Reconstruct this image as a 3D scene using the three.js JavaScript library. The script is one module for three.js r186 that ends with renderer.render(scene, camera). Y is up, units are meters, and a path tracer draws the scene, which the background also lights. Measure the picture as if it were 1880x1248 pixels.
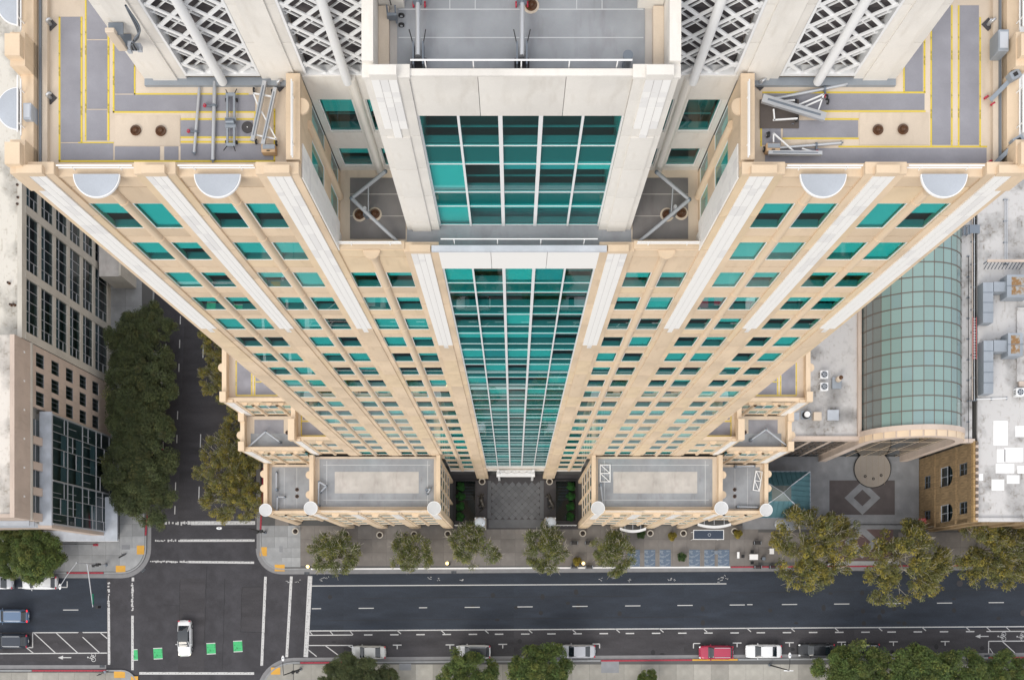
import * as THREE from 'three';
import { mergeGeometries } from 'three/addons/utils/BufferGeometryUtils.js';
import { RoundedBoxGeometry } from 'three/addons/geometries/RoundedBoxGeometry.js';
import { MarchingCubes } from 'three/addons/objects/MarchingCubes.js';

// ---------------------------------------------------------------- camera, sky, sun, exposure
const scene = new THREE.Scene();
const CAMERA_HEIGHT = 134.6, FOCAL = 1831;                    // a drone hovering over the kerb, looking straight down through a shifted lens
const camera = new THREE.PerspectiveCamera(2 * Math.atan(1090 / FOCAL) * 180 / Math.PI, 1.506, 1, 600);
camera.position.set(0, CAMERA_HEIGHT, 0);
camera.up.set(0, 0, -1);
camera.lookAt(0, 0, 0);
camera.setViewOffset(1886.8, 2180, 0, 0, 1880, 1248);

const SUN_DIR = new THREE.Vector3(-0.42, 0.66, 0.62).normalize();
function makeSky() {                                            // a bright high overcast, a little warmer and brighter round the veiled sun
  const W = 256, H = 128, data = new Float32Array(W * H * 4), d = new THREE.Vector3();
  for (let j = 0; j < H; j++) for (let i = 0; i < W; i++) {
    const el = ((j + 0.5) / H - 0.5) * Math.PI, az = ((i + 0.5) / W - 0.5) * 2 * Math.PI;
    d.set(Math.cos(az) * Math.cos(el), Math.sin(el), Math.sin(az) * Math.cos(el));
    const s = Math.max(0, d.dot(SUN_DIR)), glow = 0.55 * Math.pow(s, 4);
    const up = Math.max(0, d.y), base = d.y > 0 ? 0.74 + 0.26 * up : 0.26;
    const o = (j * W + i) * 4;
    data[o] = base * 0.97 + glow * 1.06; data[o + 1] = base * 0.99 + glow * 0.97; data[o + 2] = base * 1.05 + glow * 0.83; data[o + 3] = 1;
  }
  const t = new THREE.DataTexture(data, W, H, THREE.RGBAFormat, THREE.FloatType);
  t.mapping = THREE.EquirectangularReflectionMapping;
  t.magFilter = t.minFilter = THREE.LinearFilter;
  t.needsUpdate = true;
  return t;
}
scene.background = makeSky();
scene.environment = scene.background;
const sun = new THREE.DirectionalLight(new THREE.Color(1, 0.93, 0.82), 1.1);
sun.name = 'sun';
sun.position.copy(SUN_DIR).multiplyScalar(250);
sun.target.position.set(0, 0, -15);
sun.castShadow = true;
sun.shadow.radius = 45;
sun.shadow.mapSize.set(4096, 4096);
Object.assign(sun.shadow.camera, { left: -90, right: 90, top: 110, bottom: -90, near: 10, far: 450 });
scene.add(sun, sun.target);

const renderer = new THREE.WebGLRenderer({ antialias: true });
renderer.toneMapping = THREE.LinearToneMapping;
renderer.toneMappingExposure = 1.25;
renderer.shadowMap.enabled = true;

// ---------------------------------------------------------------- helpers
function rng(seed) { let a = seed >>> 0; return () => { a = (a + 0x6d2b79f5) | 0; let t = Math.imul(a ^ (a >>> 15), 1 | a); t = (t + Math.imul(t ^ (t >>> 7), 61 | t)) ^ t; return ((t ^ (t >>> 14)) >>> 0) / 4294967296; }; }
const taken = {};
function numbered(name) { const n = taken[name] ?? 0; taken[name] = n + 1; return n ? name + '_' + String(n).padStart(3, '0') : name; }
// survey plan: (u, v) read on the aerial plan for a point at height h -> metres east and south of the point below the drone
const at = (u, v, h = 0) => [(u - 943.4) * (CAMERA_HEIGHT - h) / FOCAL, (v - 1090) * (CAMERA_HEIGHT - h) / FOCAL];
const ux = (u, h = 0) => at(u, 0, h)[0], vz = (v, h = 0) => at(0, v, h)[1];

function tag(o, label, category, group) { o.userData.label = label; o.userData.category = category; if (group) o.userData.group = group; return o; }
function thing(name, label, category, [x, y, z] = [0, 0, 0], turn = 0, group) {
  const o = new THREE.Group(); o.name = numbered(name); o.position.set(x, y, z); o.rotation.y = turn; scene.add(o);
  return tag(o, label, category, group);
}
function structure(name, geo, mat, [x, y, z] = [0, 0, 0]) {
  const m = new THREE.Mesh(geo, mat); m.name = numbered(name); m.position.set(x, y, z); m.userData.kind = 'structure'; m.castShadow = m.receiveShadow = true; scene.add(m); return m;
}
function part(name, geo, mat, parent, x = 0, y = 0, z = 0, rx = 0, ry = 0, rz = 0) {
  const m = new THREE.Mesh(geo, mat); m.name = name; m.position.set(x, y, z); m.rotation.set(rx, ry, rz); m.castShadow = m.receiveShadow = true; parent.add(m); return m;
}
function copyOf(o, [x, y, z], turn = 0, label, scale) {
  const c = o.clone(); c.userData = { ...o.userData }; c.name = numbered(o.name.replace(/_\d{3}$/, '')); c.position.set(x, y, z); c.rotation.y = turn; if (label) c.userData.label = label; if (scale) c.scale.setScalar(scale); scene.add(c); return c;
}
const boxes = new Map();
function boxG(w, h, d) {                                        // a box with uv in metres; equal boxes share one geometry
  const key = [w, h, d].map((n) => n.toFixed(3)).join();
  if (!boxes.has(key)) {
    const g = new THREE.BoxGeometry(w, h, d), uv = g.attributes.uv, s = [[d, h], [d, h], [w, d], [w, d], [w, h], [w, h]];
    for (let i = 0; i < 24; i++) uv.setXY(i, uv.getX(i) * s[i >> 2][0], uv.getY(i) * s[i >> 2][1]);
    boxes.set(key, g);
  }
  return boxes.get(key);
}
const boxAt = (w, h, d, x, y, z, ry = 0) => { const g = boxG(w, h, d).clone(); if (ry) g.rotateY(ry); return g.translate(x, y, z); };
const cyls = new Map();
function cylG(r0, r1, h, n = 14, open = false, t0 = 0, tl = Math.PI * 2) { const k = [r0, r1, h, n, open, t0, tl].join(); if (!cyls.has(k)) cyls.set(k, new THREE.CylinderGeometry(r0, r1, h, n, 1, open, t0, tl)); return cyls.get(k); }
function rod(a, b, r, n = 10, r2 = r) {                         // a round bar from a to b
  const A = new THREE.Vector3(...a), Bv = new THREE.Vector3(...b), d = Bv.clone().sub(A), g = new THREE.CylinderGeometry(r2, r, d.length(), n);
  g.applyQuaternion(new THREE.Quaternion().setFromUnitVectors(new THREE.Vector3(0, 1, 0), d.normalize()));
  return g.translate((A.x + Bv.x) / 2, (A.y + Bv.y) / 2, (A.z + Bv.z) / 2);
}
function beam(a, b, w, h) {                                     // a square bar from a to b
  const A = new THREE.Vector3(...a), Bv = new THREE.Vector3(...b), m = new THREE.Matrix4(), z = Bv.clone().sub(A), L = z.length(); z.normalize();
  const up = Math.abs(z.y) > 0.99 ? new THREE.Vector3(1, 0, 0) : new THREE.Vector3(0, 1, 0), x = up.clone().cross(z).normalize(), y = z.clone().cross(x);
  m.makeBasis(x, y, z).setPosition(A.add(Bv).multiplyScalar(0.5));
  return boxG(w, h, L).clone().applyMatrix4(m);
}
function sheet(pts, holes) {                                    // a flat horizontal sheet with the outline pts [[x, z] ...], uv in metres
  const s = new THREE.Shape(pts.map(([x, z]) => new THREE.Vector2(x, -z)));
  if (holes) s.holes = holes.map((h) => new THREE.Path(h.map(([x, z]) => new THREE.Vector2(x, -z))));
  return new THREE.ShapeGeometry(s).rotateX(-Math.PI / 2);
}
function slab(pts, h) {                                         // an outline raised by h; its top at h
  const s = new THREE.Shape(pts.map(([x, z]) => new THREE.Vector2(x, -z)));
  return new THREE.ExtrudeGeometry(s, { depth: h, bevelEnabled: false }).rotateX(-Math.PI / 2);
}
const rect = (x0, x1, z0, z1) => [[x0, z0], [x1, z0], [x1, z1], [x0, z1]];
const merge = (list) => mergeGeometries(list.map((g) => { g = g.index ? g.toNonIndexed() : g; for (const k of Object.keys(g.attributes)) if (!['position', 'normal', 'uv'].includes(k)) g.deleteAttribute(k); return g; }));

// ---------------------------------------------------------------- textures and materials
const NOISE = [];
for (let s = 0; s < 4; s++) { const r = rng(91 + s * 7), a = new Float32Array(256 * 256); for (let i = 0; i < a.length; i++) a[i] = r(); NOISE.push(a); }
function vnoise(x, y, p, s) { const xi = Math.floor(x), yi = Math.floor(y), f = x - xi, g = y - yi, u = f * f * (3 - 2 * f), v = g * g * (3 - 2 * g), A = NOISE[s & 3], m = (i, j) => A[(((j % p) + p) % p) * 256 + (((i % p) + p) % p)]; return (m(xi, yi) * (1 - u) + m(xi + 1, yi) * u) * (1 - v) + (m(xi, yi + 1) * (1 - u) + m(xi + 1, yi + 1) * u) * v; }
function fbm(x, y, p, oct, s) { let t = 0, a = 0.5, n = 0; for (let o = 0; o < oct; o++) { t += a * vnoise(x * p, y * p, p, s + o); n += a; a *= 0.55; p *= 2; if (p > 256) break; } return t / n; }
function texture(size, metres, fn, ratio = 1) {                 // fn(u, v) -> [r, g, b] in 0..1 (sRGB)
  const d = new Uint8Array(size * size * 4), r = rng(size + metres * 13);
  for (let j = 0; j < size; j++) for (let i = 0; i < size; i++) { const c = fn(i / size, j / size, r), o = (j * size + i) * 4; d[o] = Math.max(0, Math.min(255, c[0] * 255)); d[o + 1] = Math.max(0, Math.min(255, c[1] * 255)); d[o + 2] = Math.max(0, Math.min(255, c[2] * 255)); d[o + 3] = 255; }
  const t = new THREE.DataTexture(d, size, size); t.colorSpace = THREE.SRGBColorSpace; t.wrapS = t.wrapT = THREE.RepeatWrapping; t.magFilter = THREE.LinearFilter; t.repeat.set(1 / metres, 1 / (metres * ratio)); t.needsUpdate = true; return t;
}
const grey = (k) => [k, k, k];
const T = {
  precast: texture(512, 9, (u, v, r) => { const k = 0.87 + 0.15 * fbm(u, v, 4, 6, 0) + 0.03 * (r() - 0.5), s = fbm(u, v * 0.25, 32, 3, 1); const st = Math.max(0, s - 0.56) * 0.14; return [k - st * 0.9, k - st, k - st * 1.15]; }),
  mottled: texture(512, 5, (u, v, r) => grey(0.82 + 0.2 * fbm(u, v, 5, 6, 1) + 0.05 * (r() - 0.5))),
  asphalt: texture(512, 7, (u, v, r) => { const k = 0.68 + 0.3 * fbm(u, v, 6, 5, 2) + 0.26 * (r() - 0.5) + (r() > 0.997 ? 0.35 : 0); return [k, k, k * 1.01]; }),
  wheel: texture(512, 23, (u, v, r) => grey(0.72 + 0.28 * fbm(u * 0.25, v, 24, 4, 3) + 0.14 * (r() - 0.5))),
  membrane: texture(512, 6, (u, v, r) => { const k = 0.8 + 0.2 * fbm(u, v, 5, 6, 3), s = Math.max(0, fbm(u, v * 0.3, 20, 4, 0) - 0.6) * 0.2; return [k - s * 0.8 + 0.03 * r(), k - s + 0.03 * r(), k - s + 0.03 * r()]; }),
  coating: texture(1024, 15, (u, v, r) => { const a = fbm(u, v, 6, 7, 0), b = fbm(u, v, 40, 4, 2), c = fbm(u, v * 0.3, 60, 3, 1); let k = 0.98; if (a > 0.48) k -= (a - 0.48) * 0.7; const sp = Math.max(0, b - 0.66) * 0.4 + Math.max(0, c - 0.66) * 0.4 + (a > 0.54 ? Math.max(0, b - 0.52) * 0.3 : 0); return [k - sp * 0.9, k - sp, k - sp * 1.12].map((x) => x + 0.04 * (r() - 0.5)); }),
  sandstone: texture(512, 6, (u, v, r) => { const k = 0.68 + 0.32 * fbm(u, v * 0.12, 48, 4, 1) + 0.1 * fbm(u, v, 6, 4, 0) + 0.05 * (r() - 0.5); return [k, k * 0.98, k * 0.94]; }),
  rust: texture(256, 2, (u, v) => { const k = fbm(u, v, 6, 5, 2); const q = Math.max(0, Math.min(1, (k - 0.4) * 4)); return [0.8 + 0.12 * q, 0.62 + 0.3 * q, 0.42 + 0.5 * q]; }),
  worn: texture(256, 2.2, (u, v, r) => { const k = fbm(u, v, 14, 5, 1); const w = k > 0.66 ? 0.78 : 1; return grey(w * (0.94 + 0.06 * r())); }),
  scuffed: texture(256, 2.4, (u, v) => { const k = fbm(u, v * 2, 7, 5, 3), f = fbm(u, v, 40, 2, 1); return k > 0.55 ? [0.98, 0.99, 1] : [0.66 + 0.16 * f, 0.72 + 0.16 * f, 0.8 + 0.14 * f]; }),
};
const lin = (r, g, b) => new THREE.Color().setRGB(r, g, b);
const mat = (c, rough = 0.85, extra = {}) => new THREE.MeshStandardMaterial({ color: c, roughness: rough, ...extra });
const M = {
  beige: mat(lin(0.765, 0.605, 0.435), 0.8, { map: T.precast }),
  beigeLight: mat(lin(0.765, 0.605, 0.435), 0.8, { map: T.precast }),
  beigeDeep: mat(lin(0.62, 0.43, 0.26), 0.85, { map: T.precast }),
  tileWhite: mat(lin(0.88, 0.87, 0.85), 0.45),
  tileGrey: mat(lin(0.8, 0.79, 0.78), 0.45),
  stoneWhite: mat(lin(0.82, 0.79, 0.74), 0.7, { map: T.precast }),
  grout: mat(lin(0.5, 0.48, 0.46), 0.9),
  copingPale: mat(lin(0.68, 0.72, 0.79), 0.5, { map: T.mottled }),
  capWhite: mat(lin(0.66, 0.67, 0.68), 0.5, { map: T.mottled }),
  daisStone: mat(lin(0.36, 0.32, 0.28), 0.85, { map: T.mottled }),
  tar: mat(lin(0.022, 0.022, 0.025), 0.8),
  davitGrey: mat(lin(0.34, 0.36, 0.385), 0.5),
  groove: mat(lin(0.28, 0.23, 0.18), 0.9),
  whitePaint: mat(lin(0.82, 0.82, 0.82), 0.5),
  whiteMetal: mat(lin(0.78, 0.79, 0.8), 0.4),
  capGrey: mat(lin(0.5, 0.54, 0.6), 0.5, { map: T.mottled }),
  deckBeige: mat(lin(0.68, 0.58, 0.47), 0.9, { map: T.precast }),
  padGrey: mat(lin(0.33, 0.33, 0.37), 0.95, { map: T.mottled }),
  membrane: mat(lin(0.36, 0.38, 0.41), 0.85, { map: T.membrane }),
  membraneDark: mat(lin(0.22, 0.21, 0.21), 0.85, { map: T.membrane }),
  membranePale: mat(lin(0.58, 0.55, 0.52), 0.85, { map: T.membrane }),
  seam: mat(lin(0.52, 0.54, 0.56), 0.8),
  yellow: mat(lin(0.72, 0.56, 0.06), 0.75, { map: T.worn }),
  steel: mat(lin(0.56, 0.58, 0.61), 0.35, { metalness: 0.55 }),
  steelDark: mat(lin(0.19, 0.22, 0.26), 0.45, { metalness: 0.4 }),
  redPlastic: mat(lin(0.42, 0.02, 0.05), 0.4),
  black: mat(lin(0.015, 0.015, 0.017), 0.6),
  rubber: mat(lin(0.02, 0.02, 0.022), 0.8),
  rustMetal: mat(lin(0.15, 0.1, 0.075), 0.9, { map: T.rust }),
  rustPaint: mat(lin(0.4, 0.4, 0.4), 0.8, { map: T.rust }),
  louver: mat(lin(0.085, 0.075, 0.08), 0.7),
  glass: new THREE.MeshPhysicalMaterial({ color: lin(0.17, 0.71, 0.71), roughness: 0, transmission: 1, thickness: 0, ior: 1.5 }),
  glassDark: new THREE.MeshPhysicalMaterial({ color: lin(0.24, 0.34, 0.37), roughness: 0, transmission: 1, thickness: 0, ior: 1.5 }),
  blind: mat(lin(0.84, 0.84, 0.8), 0.9),
  blindGrey: mat(lin(0.5, 0.55, 0.58), 0.9),
  ledge: mat(lin(0.3, 0.33, 0.34), 0.7),
  carpet: mat(lin(0.14, 0.14, 0.145), 0.95),
  spandrelBack: mat(lin(0.16, 0.24, 0.24), 0.7),
  interior: mat(lin(0.3, 0.3, 0.29), 0.95),
  asphaltOld: mat(lin(0.072, 0.07, 0.078), 0.9, { map: T.asphalt }),
  asphaltNew: mat(lin(0.035, 0.045, 0.064), 0.88, { map: T.wheel }),
  asphaltLane: mat(lin(0.066, 0.063, 0.07), 0.9, { map: T.wheel }),
  roadPaint: mat(lin(0.55, 0.55, 0.55), 0.7, { map: T.worn }),
  greenPaint: mat(lin(0.06, 0.46, 0.17), 0.75, { map: T.worn }),
  redPaint: mat(lin(0.36, 0.035, 0.06), 0.75, { map: T.worn }),
  amberPaint: mat(lin(0.74, 0.4, 0.06), 0.7, { map: T.mottled }),
  kerb: mat(lin(0.34, 0.35, 0.36), 0.9, { map: T.mottled }),
  gutter: mat(lin(0.27, 0.27, 0.28), 0.9, { map: T.mottled }),
  paver: [0.2, 0.22, 0.24, 0.215].map((k) => mat(lin(k * 1.04, k * 0.96, k * 0.9), 0.9, { map: T.mottled })),
  concrete: [0.34, 0.36, 0.39, 0.32].map((k) => mat(lin(k * 0.97, k, k * 1.03), 0.9, { map: T.mottled })),
  concreteWarm: [0.33, 0.36, 0.31, 0.42].map((k) => mat(lin(k * 1.04, k, k * 0.9), 0.9, { map: T.mottled })),
  joint: mat(lin(0.1, 0.1, 0.1), 0.95),
  plazaStone: [0.15, 0.165, 0.18].map((k) => mat(lin(k * 0.97, k, k * 1.07), 0.7, { map: T.mottled })),
  plazaDark: mat(lin(0.075, 0.07, 0.075), 0.75, { map: T.mottled }),
  plazaGrey: mat(lin(0.28, 0.29, 0.31), 0.85, { map: T.mottled }),
  plazaBrown: mat(lin(0.115, 0.1, 0.102), 0.85, { map: T.mottled }),
  plazaRed: mat(lin(0.14, 0.092, 0.09), 0.85, { map: T.mottled }),
  poolLiner: mat(lin(0.012, 0.014, 0.016), 0.8),
  water: new THREE.MeshPhysicalMaterial({ color: lin(0.4, 0.5, 0.5), roughness: 0.03, transmission: 1, thickness: 0, ior: 1.33 }),
  bronze: mat(lin(0.075, 0.068, 0.06), 0.45, { metalness: 0.5 }),
  coating: mat(lin(0.54, 0.53, 0.525), 0.85, { map: T.coating }),
  parapetTan: mat(lin(0.6, 0.5, 0.43), 0.85, { map: T.precast }),
  pinkStone: mat(lin(0.56, 0.46, 0.39), 0.85, { map: T.precast }),
  greyStone: mat(lin(0.56, 0.53, 0.47), 0.85, { map: T.precast }),
  sandstone: mat(lin(0.32, 0.235, 0.14), 0.9, { map: T.sandstone }),
  tealRoof: mat(lin(0.07, 0.17, 0.2), 0.6, { map: T.mottled }),
  tealGlass: new THREE.MeshPhysicalMaterial({ color: lin(0.2, 0.34, 0.32), roughness: 0.22, clearcoat: 0.6, clearcoatRoughness: 0.08 }),
  tealGlass2: new THREE.MeshPhysicalMaterial({ color: lin(0.23, 0.38, 0.35), roughness: 0.22, clearcoat: 0.6, clearcoatRoughness: 0.08 }),
  greyGlass: new THREE.MeshPhysicalMaterial({ color: lin(0.16, 0.19, 0.19), roughness: 0.15, clearcoat: 0.8, clearcoatRoughness: 0.05 }),
  ribBrown: mat(lin(0.12, 0.095, 0.08), 0.6),
  duct: mat(lin(0.36, 0.4, 0.45), 0.5, { metalness: 0.2, map: T.mottled }),
  ladderRed: mat(lin(0.55, 0.1, 0.1), 0.6),
  bark: mat(lin(0.5, 0.46, 0.38), 0.95),
  barkDark: mat(lin(0.13, 0.11, 0.09), 0.95),
  soil: mat(lin(0.06, 0.045, 0.035), 1),
  tealFloor: mat(lin(0.2, 0.235, 0.28), 0.6, { map: T.scuffed }),
  navy: mat(lin(0.03, 0.045, 0.075), 0.6),
  bulb: mat(lin(0.9, 0.75, 0.45), 0.5, { emissive: lin(1, 0.68, 0.2), emissiveIntensity: 2.2 }),
  amberLamp: mat(lin(0.8, 0.5, 0.2), 0.5, { emissive: lin(1, 0.6, 0.2), emissiveIntensity: 1.2 }),
  lampLens: mat(lin(0.7, 0.72, 0.74), 0.3),
  signGreen: mat(lin(0.01, 0.22, 0.13), 0.5),
  clearRoof: new THREE.MeshPhysicalMaterial({ color: lin(0.55, 0.6, 0.66), roughness: 0.12, clearcoat: 0.8 }),
};
for (const m of Object.values(M).flat()) m.side = m.transmission ? THREE.DoubleSide : THREE.FrontSide;

// ---------------------------------------------------------------- ground, roads, pavements
const B = (o, name, m, x0, x1, y0, y1, z0, z1) => part(name, boxG(x1 - x0, y1 - y0, z1 - z0), m, o, (x0 + x1) / 2 - o.position.x, (y0 + y1) / 2 - o.position.y, (z0 + z1) / 2 - o.position.z);
structure('ground', sheet(rect(-260, 260, -260, 120)), mat(lin(0.2, 0.19, 0.18), 0.95, { map: T.mottled }), [0, -0.03, 0]);
const LEAN = 0.0287;                                            // the side street runs a little off square
const sx = (x, z) => x - LEAN * (z + 3);
const road = structure('road', sheet([[-140, -6.5], [-53, -6.5], [sx(-53, -120), -120], [sx(-31, -120), -120], [-31, -6.5], [140, -6.5], [140, 14], [-30, 14], [-30, 60], [-54, 60], [-54, 14], [-140, 14]]), M.asphaltOld);
const onRoad = (name, pts, m, y) => part(name, sheet(pts), m, road, 0, y, 0);
onRoad('road_surface', [[-27.4, -2.62], [140, -3.55], [140, 4.5], [-28, 5.0]], M.asphaltNew, 0.004);
onRoad('road_surface', [[-28, 5.0], [140, 4.5], [140, 7.6], [-31, 8.6], [-28.3, 8.5]], M.asphaltLane, 0.004);
onRoad('road_surface', [[-140, -2.15], [-55, -2.15], [-55, 5.2], [-140, 5.2]], M.asphaltNew, 0.004);
onRoad('road_surface', [[-140, 5.2], [-55, 5.2], [-55, 9.1], [-140, 9.1]], M.asphaltLane, 0.004);
onRoad('road_surface', [[sx(-45.2, -120), -120], [sx(-39, -120), -120], [-39.2, -9.8], [-45.4, -9.8]], M.asphaltLane, 0.004);
onRoad('road_patch', [at(442, 1078), at(481, 1078), at(481, 1160), at(442, 1158)].map((p) => p), M.asphaltLane, 0.004);
onRoad('road_patch', [at(330, 1062), at(376, 1062), at(374, 1240), at(326, 1240)], M.asphaltLane, 0.004);

function lineOn(name, u0, v0, u1, v1, w, m = M.roadPaint) {     // a painted stripe between two plan points, w metres wide
  const [x0, z0] = at(u0, v0), [x1, z1] = at(u1, v1), dx = x1 - x0, dz = z1 - z0, L = Math.hypot(dx, dz);
  part(name, boxG(L, 0.006, w), m, road, (x0 + x1) / 2, 0.011, (z0 + z1) / 2, 0, -Math.atan2(dz, dx), 0);
}
function wornLine(name, u0, v0, u1, v1, w, seed) {             // old paint broken into flakes
  const r = rng(seed), n = Math.round(Math.hypot(u1 - u0, v1 - v0) / 3.2); for (let i = 0; i < n; i++) { if (r() < 0.2) continue; const a = i / n, b = (i + 0.6 + 0.5 * r()) / n, k = (r() - 0.5) * w * 5; lineOn(name, u0 + (u1 - u0) * a + (u1 === u0 ? k : 0), v0 + (v1 - v0) * a + (u1 === u0 ? 0 : k), u0 + (u1 - u0) * b + (u1 === u0 ? k : 0), v0 + (v1 - v0) * b + (u1 === u0 ? 0 : k), w * (0.4 + 0.6 * r())); }
}
wornLine('crosswalk_line', 296, 960.5, 350, 960.2, 0.5, 1); wornLine('crosswalk_line', 284, 992.5, 330, 992.3, 0.32, 2); wornLine('crosswalk_line', 275, 1030.5, 345, 1031.4, 0.3, 3); wornLine('crosswalk_line', 242.5, 1070, 242.5, 1122, 0.33, 4); wornLine('crosswalk_line', 198.8, 1075, 198.8, 1115, 0.33, 5);
// main street
lineOn('edge_line', 572, 1075.5, 1334, 1071.5, 0.13);
for (let i = 0; i < 14; i++) { const u = [572, 658, 769, 853, 950, 1051, 1148, 1244, 1340, 1436, 1532, 1627, 1721, 1816][i], L = i === 0 ? 17 : i === 2 ? 15 : 28, v = 1117.3 - 0.009 * (u - 572); lineOn('lane_dash', u, v, u + L, v - 0.2, 0.11); }
lineOn('lane_dash', 1372, 1109.8, 1382, 1109.7, 0.11);
lineOn('edge_line', 567, 1158, 1890, 1150, 0.15);
for (let i = 0; i < 24; i++) { const u = 668 + i * 48.1, v = 1165.3 - 0.0055 * (u - 668); if (u < 1800) lineOn('bicycle_lane_dash', u, v, u + 15.5, v - 0.1, 0.16); }
for (let i = 0; i < 14; i++) { const u = 728 + i * 80.4, v = 1157.2 - 0.006 * (u - 600); lineOn('buffer_hatch', u, v, u + 8, v + 7, 0.11); }
lineOn('edge_line', 567, 1166, 647, 1165.5, 0.13); lineOn('edge_line', 1812, 1159, 1890, 1158.6, 0.13);
for (const u of [567, 605, 642]) lineOn('buffer_hatch', u, 1158, u + 6, 1165, 0.1);
for (const u of [1812, 1848]) lineOn('buffer_hatch', u, 1151, u + 8, 1158.5, 0.1);
lineOn('parking_box_line', 566, 1184.7, 647, 1184.5, 0.13); lineOn('parking_box_line', 647, 1184.5, 647, 1191.5, 0.13);
for (const [a, b, c, d] of [[566, 1193, 581, 1205], [597, 1185, 620, 1202], [639, 1185, 647, 1190]]) lineOn('parking_hatch', a, b, c, d, 0.12);
for (const [u, v] of [[729, 1184], [826, 1183.6], [923, 1182.6], [1020, 1182], [1353.7, 1180.2], [1450, 1179.6], [1545.7, 1178.6], [1641, 1178], [1736, 1177.5]]) { lineOn('parking_tee', u - 8, v, u + 8, v - 0.1, 0.13); lineOn('parking_tee', u, v + 1, u, v + 7.5, 0.13); }
lineOn('parking_tee', 1088, 1182, 1101, 1182, 0.13); lineOn('parking_tee', 1101, 1182, 1101, 1190, 0.13);
lineOn('parking_tee', 1273.5, 1181, 1286, 1181, 0.13); lineOn('parking_tee', 1273.5, 1181, 1273.5, 1190, 0.13);
lineOn('parking_box_line', 1816, 1177, 1890, 1176.5, 0.13); lineOn('parking_box_line', 1816, 1177, 1816, 1199, 0.13); lineOn('parking_hatch', 1841, 1177, 1864, 1198, 0.12); lineOn('parking_hatch', 1818, 1190, 1824, 1199, 0.1);
// west arm
lineOn('lane_dash', 115, 1119.6, 143, 1119.6, 0.11);
lineOn('parking_box_line', 58, 1161.3, 196, 1160.8, 0.13); lineOn('parking_box_line', 59, 1161, 59, 1189, 0.13); lineOn('parking_box_line', 44, 1188.6, 59, 1188.6, 0.13); lineOn('edge_line', -8, 1199.8, 196, 1198.6, 0.14);
for (const [a, b, c, d] of [[61.7, 1162, 101, 1198.6], [102.5, 1162, 142, 1198.6], [143, 1162, 182.5, 1198.6], [184, 1162, 196, 1172], [48, 1189, 60.5, 1199]]) lineOn('parking_hatch', a, b, c, d, 0.12);
lineOn('parking_tee', 108, 1078, 122.5, 1078, 0.13); lineOn('parking_tee', 122.5, 1078, 122.5, 1067, 0.13); lineOn('parking_tee', 32, 1079, 40, 1079, 0.13);
// crossings and stop lines
for (const [a, b, c, d, w] of [[487, 1058.5, 480, 1222, 0.36], [534.5, 1058, 526, 1206, 0.36], [569, 1057.5, 561, 1206, 0.6], [198.5, 1069, 199.5, 1072, 0.33], [198.8, 1115, 199.5, 1220, 0.33], [243.3, 1060, 243.3, 1067, 0.33], [242.5, 1130, 242.5, 1230, 0.33]]) lineOn('crosswalk_line', a, b, c, d, w);
for (const [a, b, c, d, w] of [[350, 960.2, 468, 959.8, 0.5], [330, 992.3, 467, 992, 0.32], [345, 1031.4, 466, 1032.8, 0.3], [255, 1235.8, 466, 1236.2, 0.34]]) lineOn('crosswalk_line', a, b, c, d, w);
// side street
for (let i = -3; i < 9; i++) { const v = 587.7 + i * 43.6, u = 330.4 - LEAN * (v - 587.7); lineOn('lane_dash', u + 0.2, v - 7.5, u - 0.2, v + 7.5, 0.12); }
for (const v of [560, 645, 809, 905]) { const u = 373.5 - LEAN * (v - 600); lineOn('lane_dash', u + 0.3, v - 12, u - 0.3, v + 12, 0.12); }
for (const [u, v] of [[304, 638], [299, 818]]) { lineOn('parking_tee', u, v - 7, u, v + 7, 0.12); lineOn('parking_tee', u - 7, v, u, v, 0.12); }
// sealed cracks, oil spots and utility scribbles
{
  const r = rng(64);
  for (const [u0, v0, u1, v1] of [[379, 1040, 374, 1185], [444, 1078, 441, 1160], [441, 1160, 482, 1161], [444, 1078, 482, 1077], [300, 1110, 330, 1112], [330, 1062, 327, 1200], [412, 1062, 408, 1230], [600, 1139, 1300, 1132], [1340, 1088, 1880, 1083], [660, 1098, 1180, 1094]]) { const n = 7; for (let i = 0; i < n; i++) { const a = i / n, b = (i + 1) / n, j = () => (r() - 0.5) * 2; lineOn('sealed_crack', u0 + (u1 - u0) * a + (i ? j() : 0), v0 + (v1 - v0) * a, u0 + (u1 - u0) * b + j() * 0.6, v0 + (v1 - v0) * b, 0.05, M.tar); } }
  for (let i = 0; i < 46; i++) { const u = 580 + r() * 1300, v = r() < 0.5 ? 1176 + r() * 26 : 1085 + r() * 60, [x, z] = at(u, v); part('oil_spot', cylG(0.12 + 0.2 * r(), 0.3, 0.003, 9), M.tar, road, x, 0.0075, z).scale.set(1, 1, 0.5 + r()); }
  for (const [u, v] of [[588, 1064], [600, 1062], [790, 1061], [806, 1063], [846, 1066], [1100, 1063], [1126, 1062], [1152, 1065], [1230, 1061], [1236, 1064], [1325, 1062], [1333, 1060], [1320, 1066], [545, 1067], [528, 1067]]) for (let k = 0; k < 4; k++) { const a = r() * 6.3, l = 2 + 3 * r(), x = u + (r() - 0.5) * 9, y = v + (r() - 0.5) * 5; lineOn('utility_mark', x, y, x + l * Math.cos(a), y + 0.6 * l * Math.sin(a), 0.05); }
}
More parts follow.
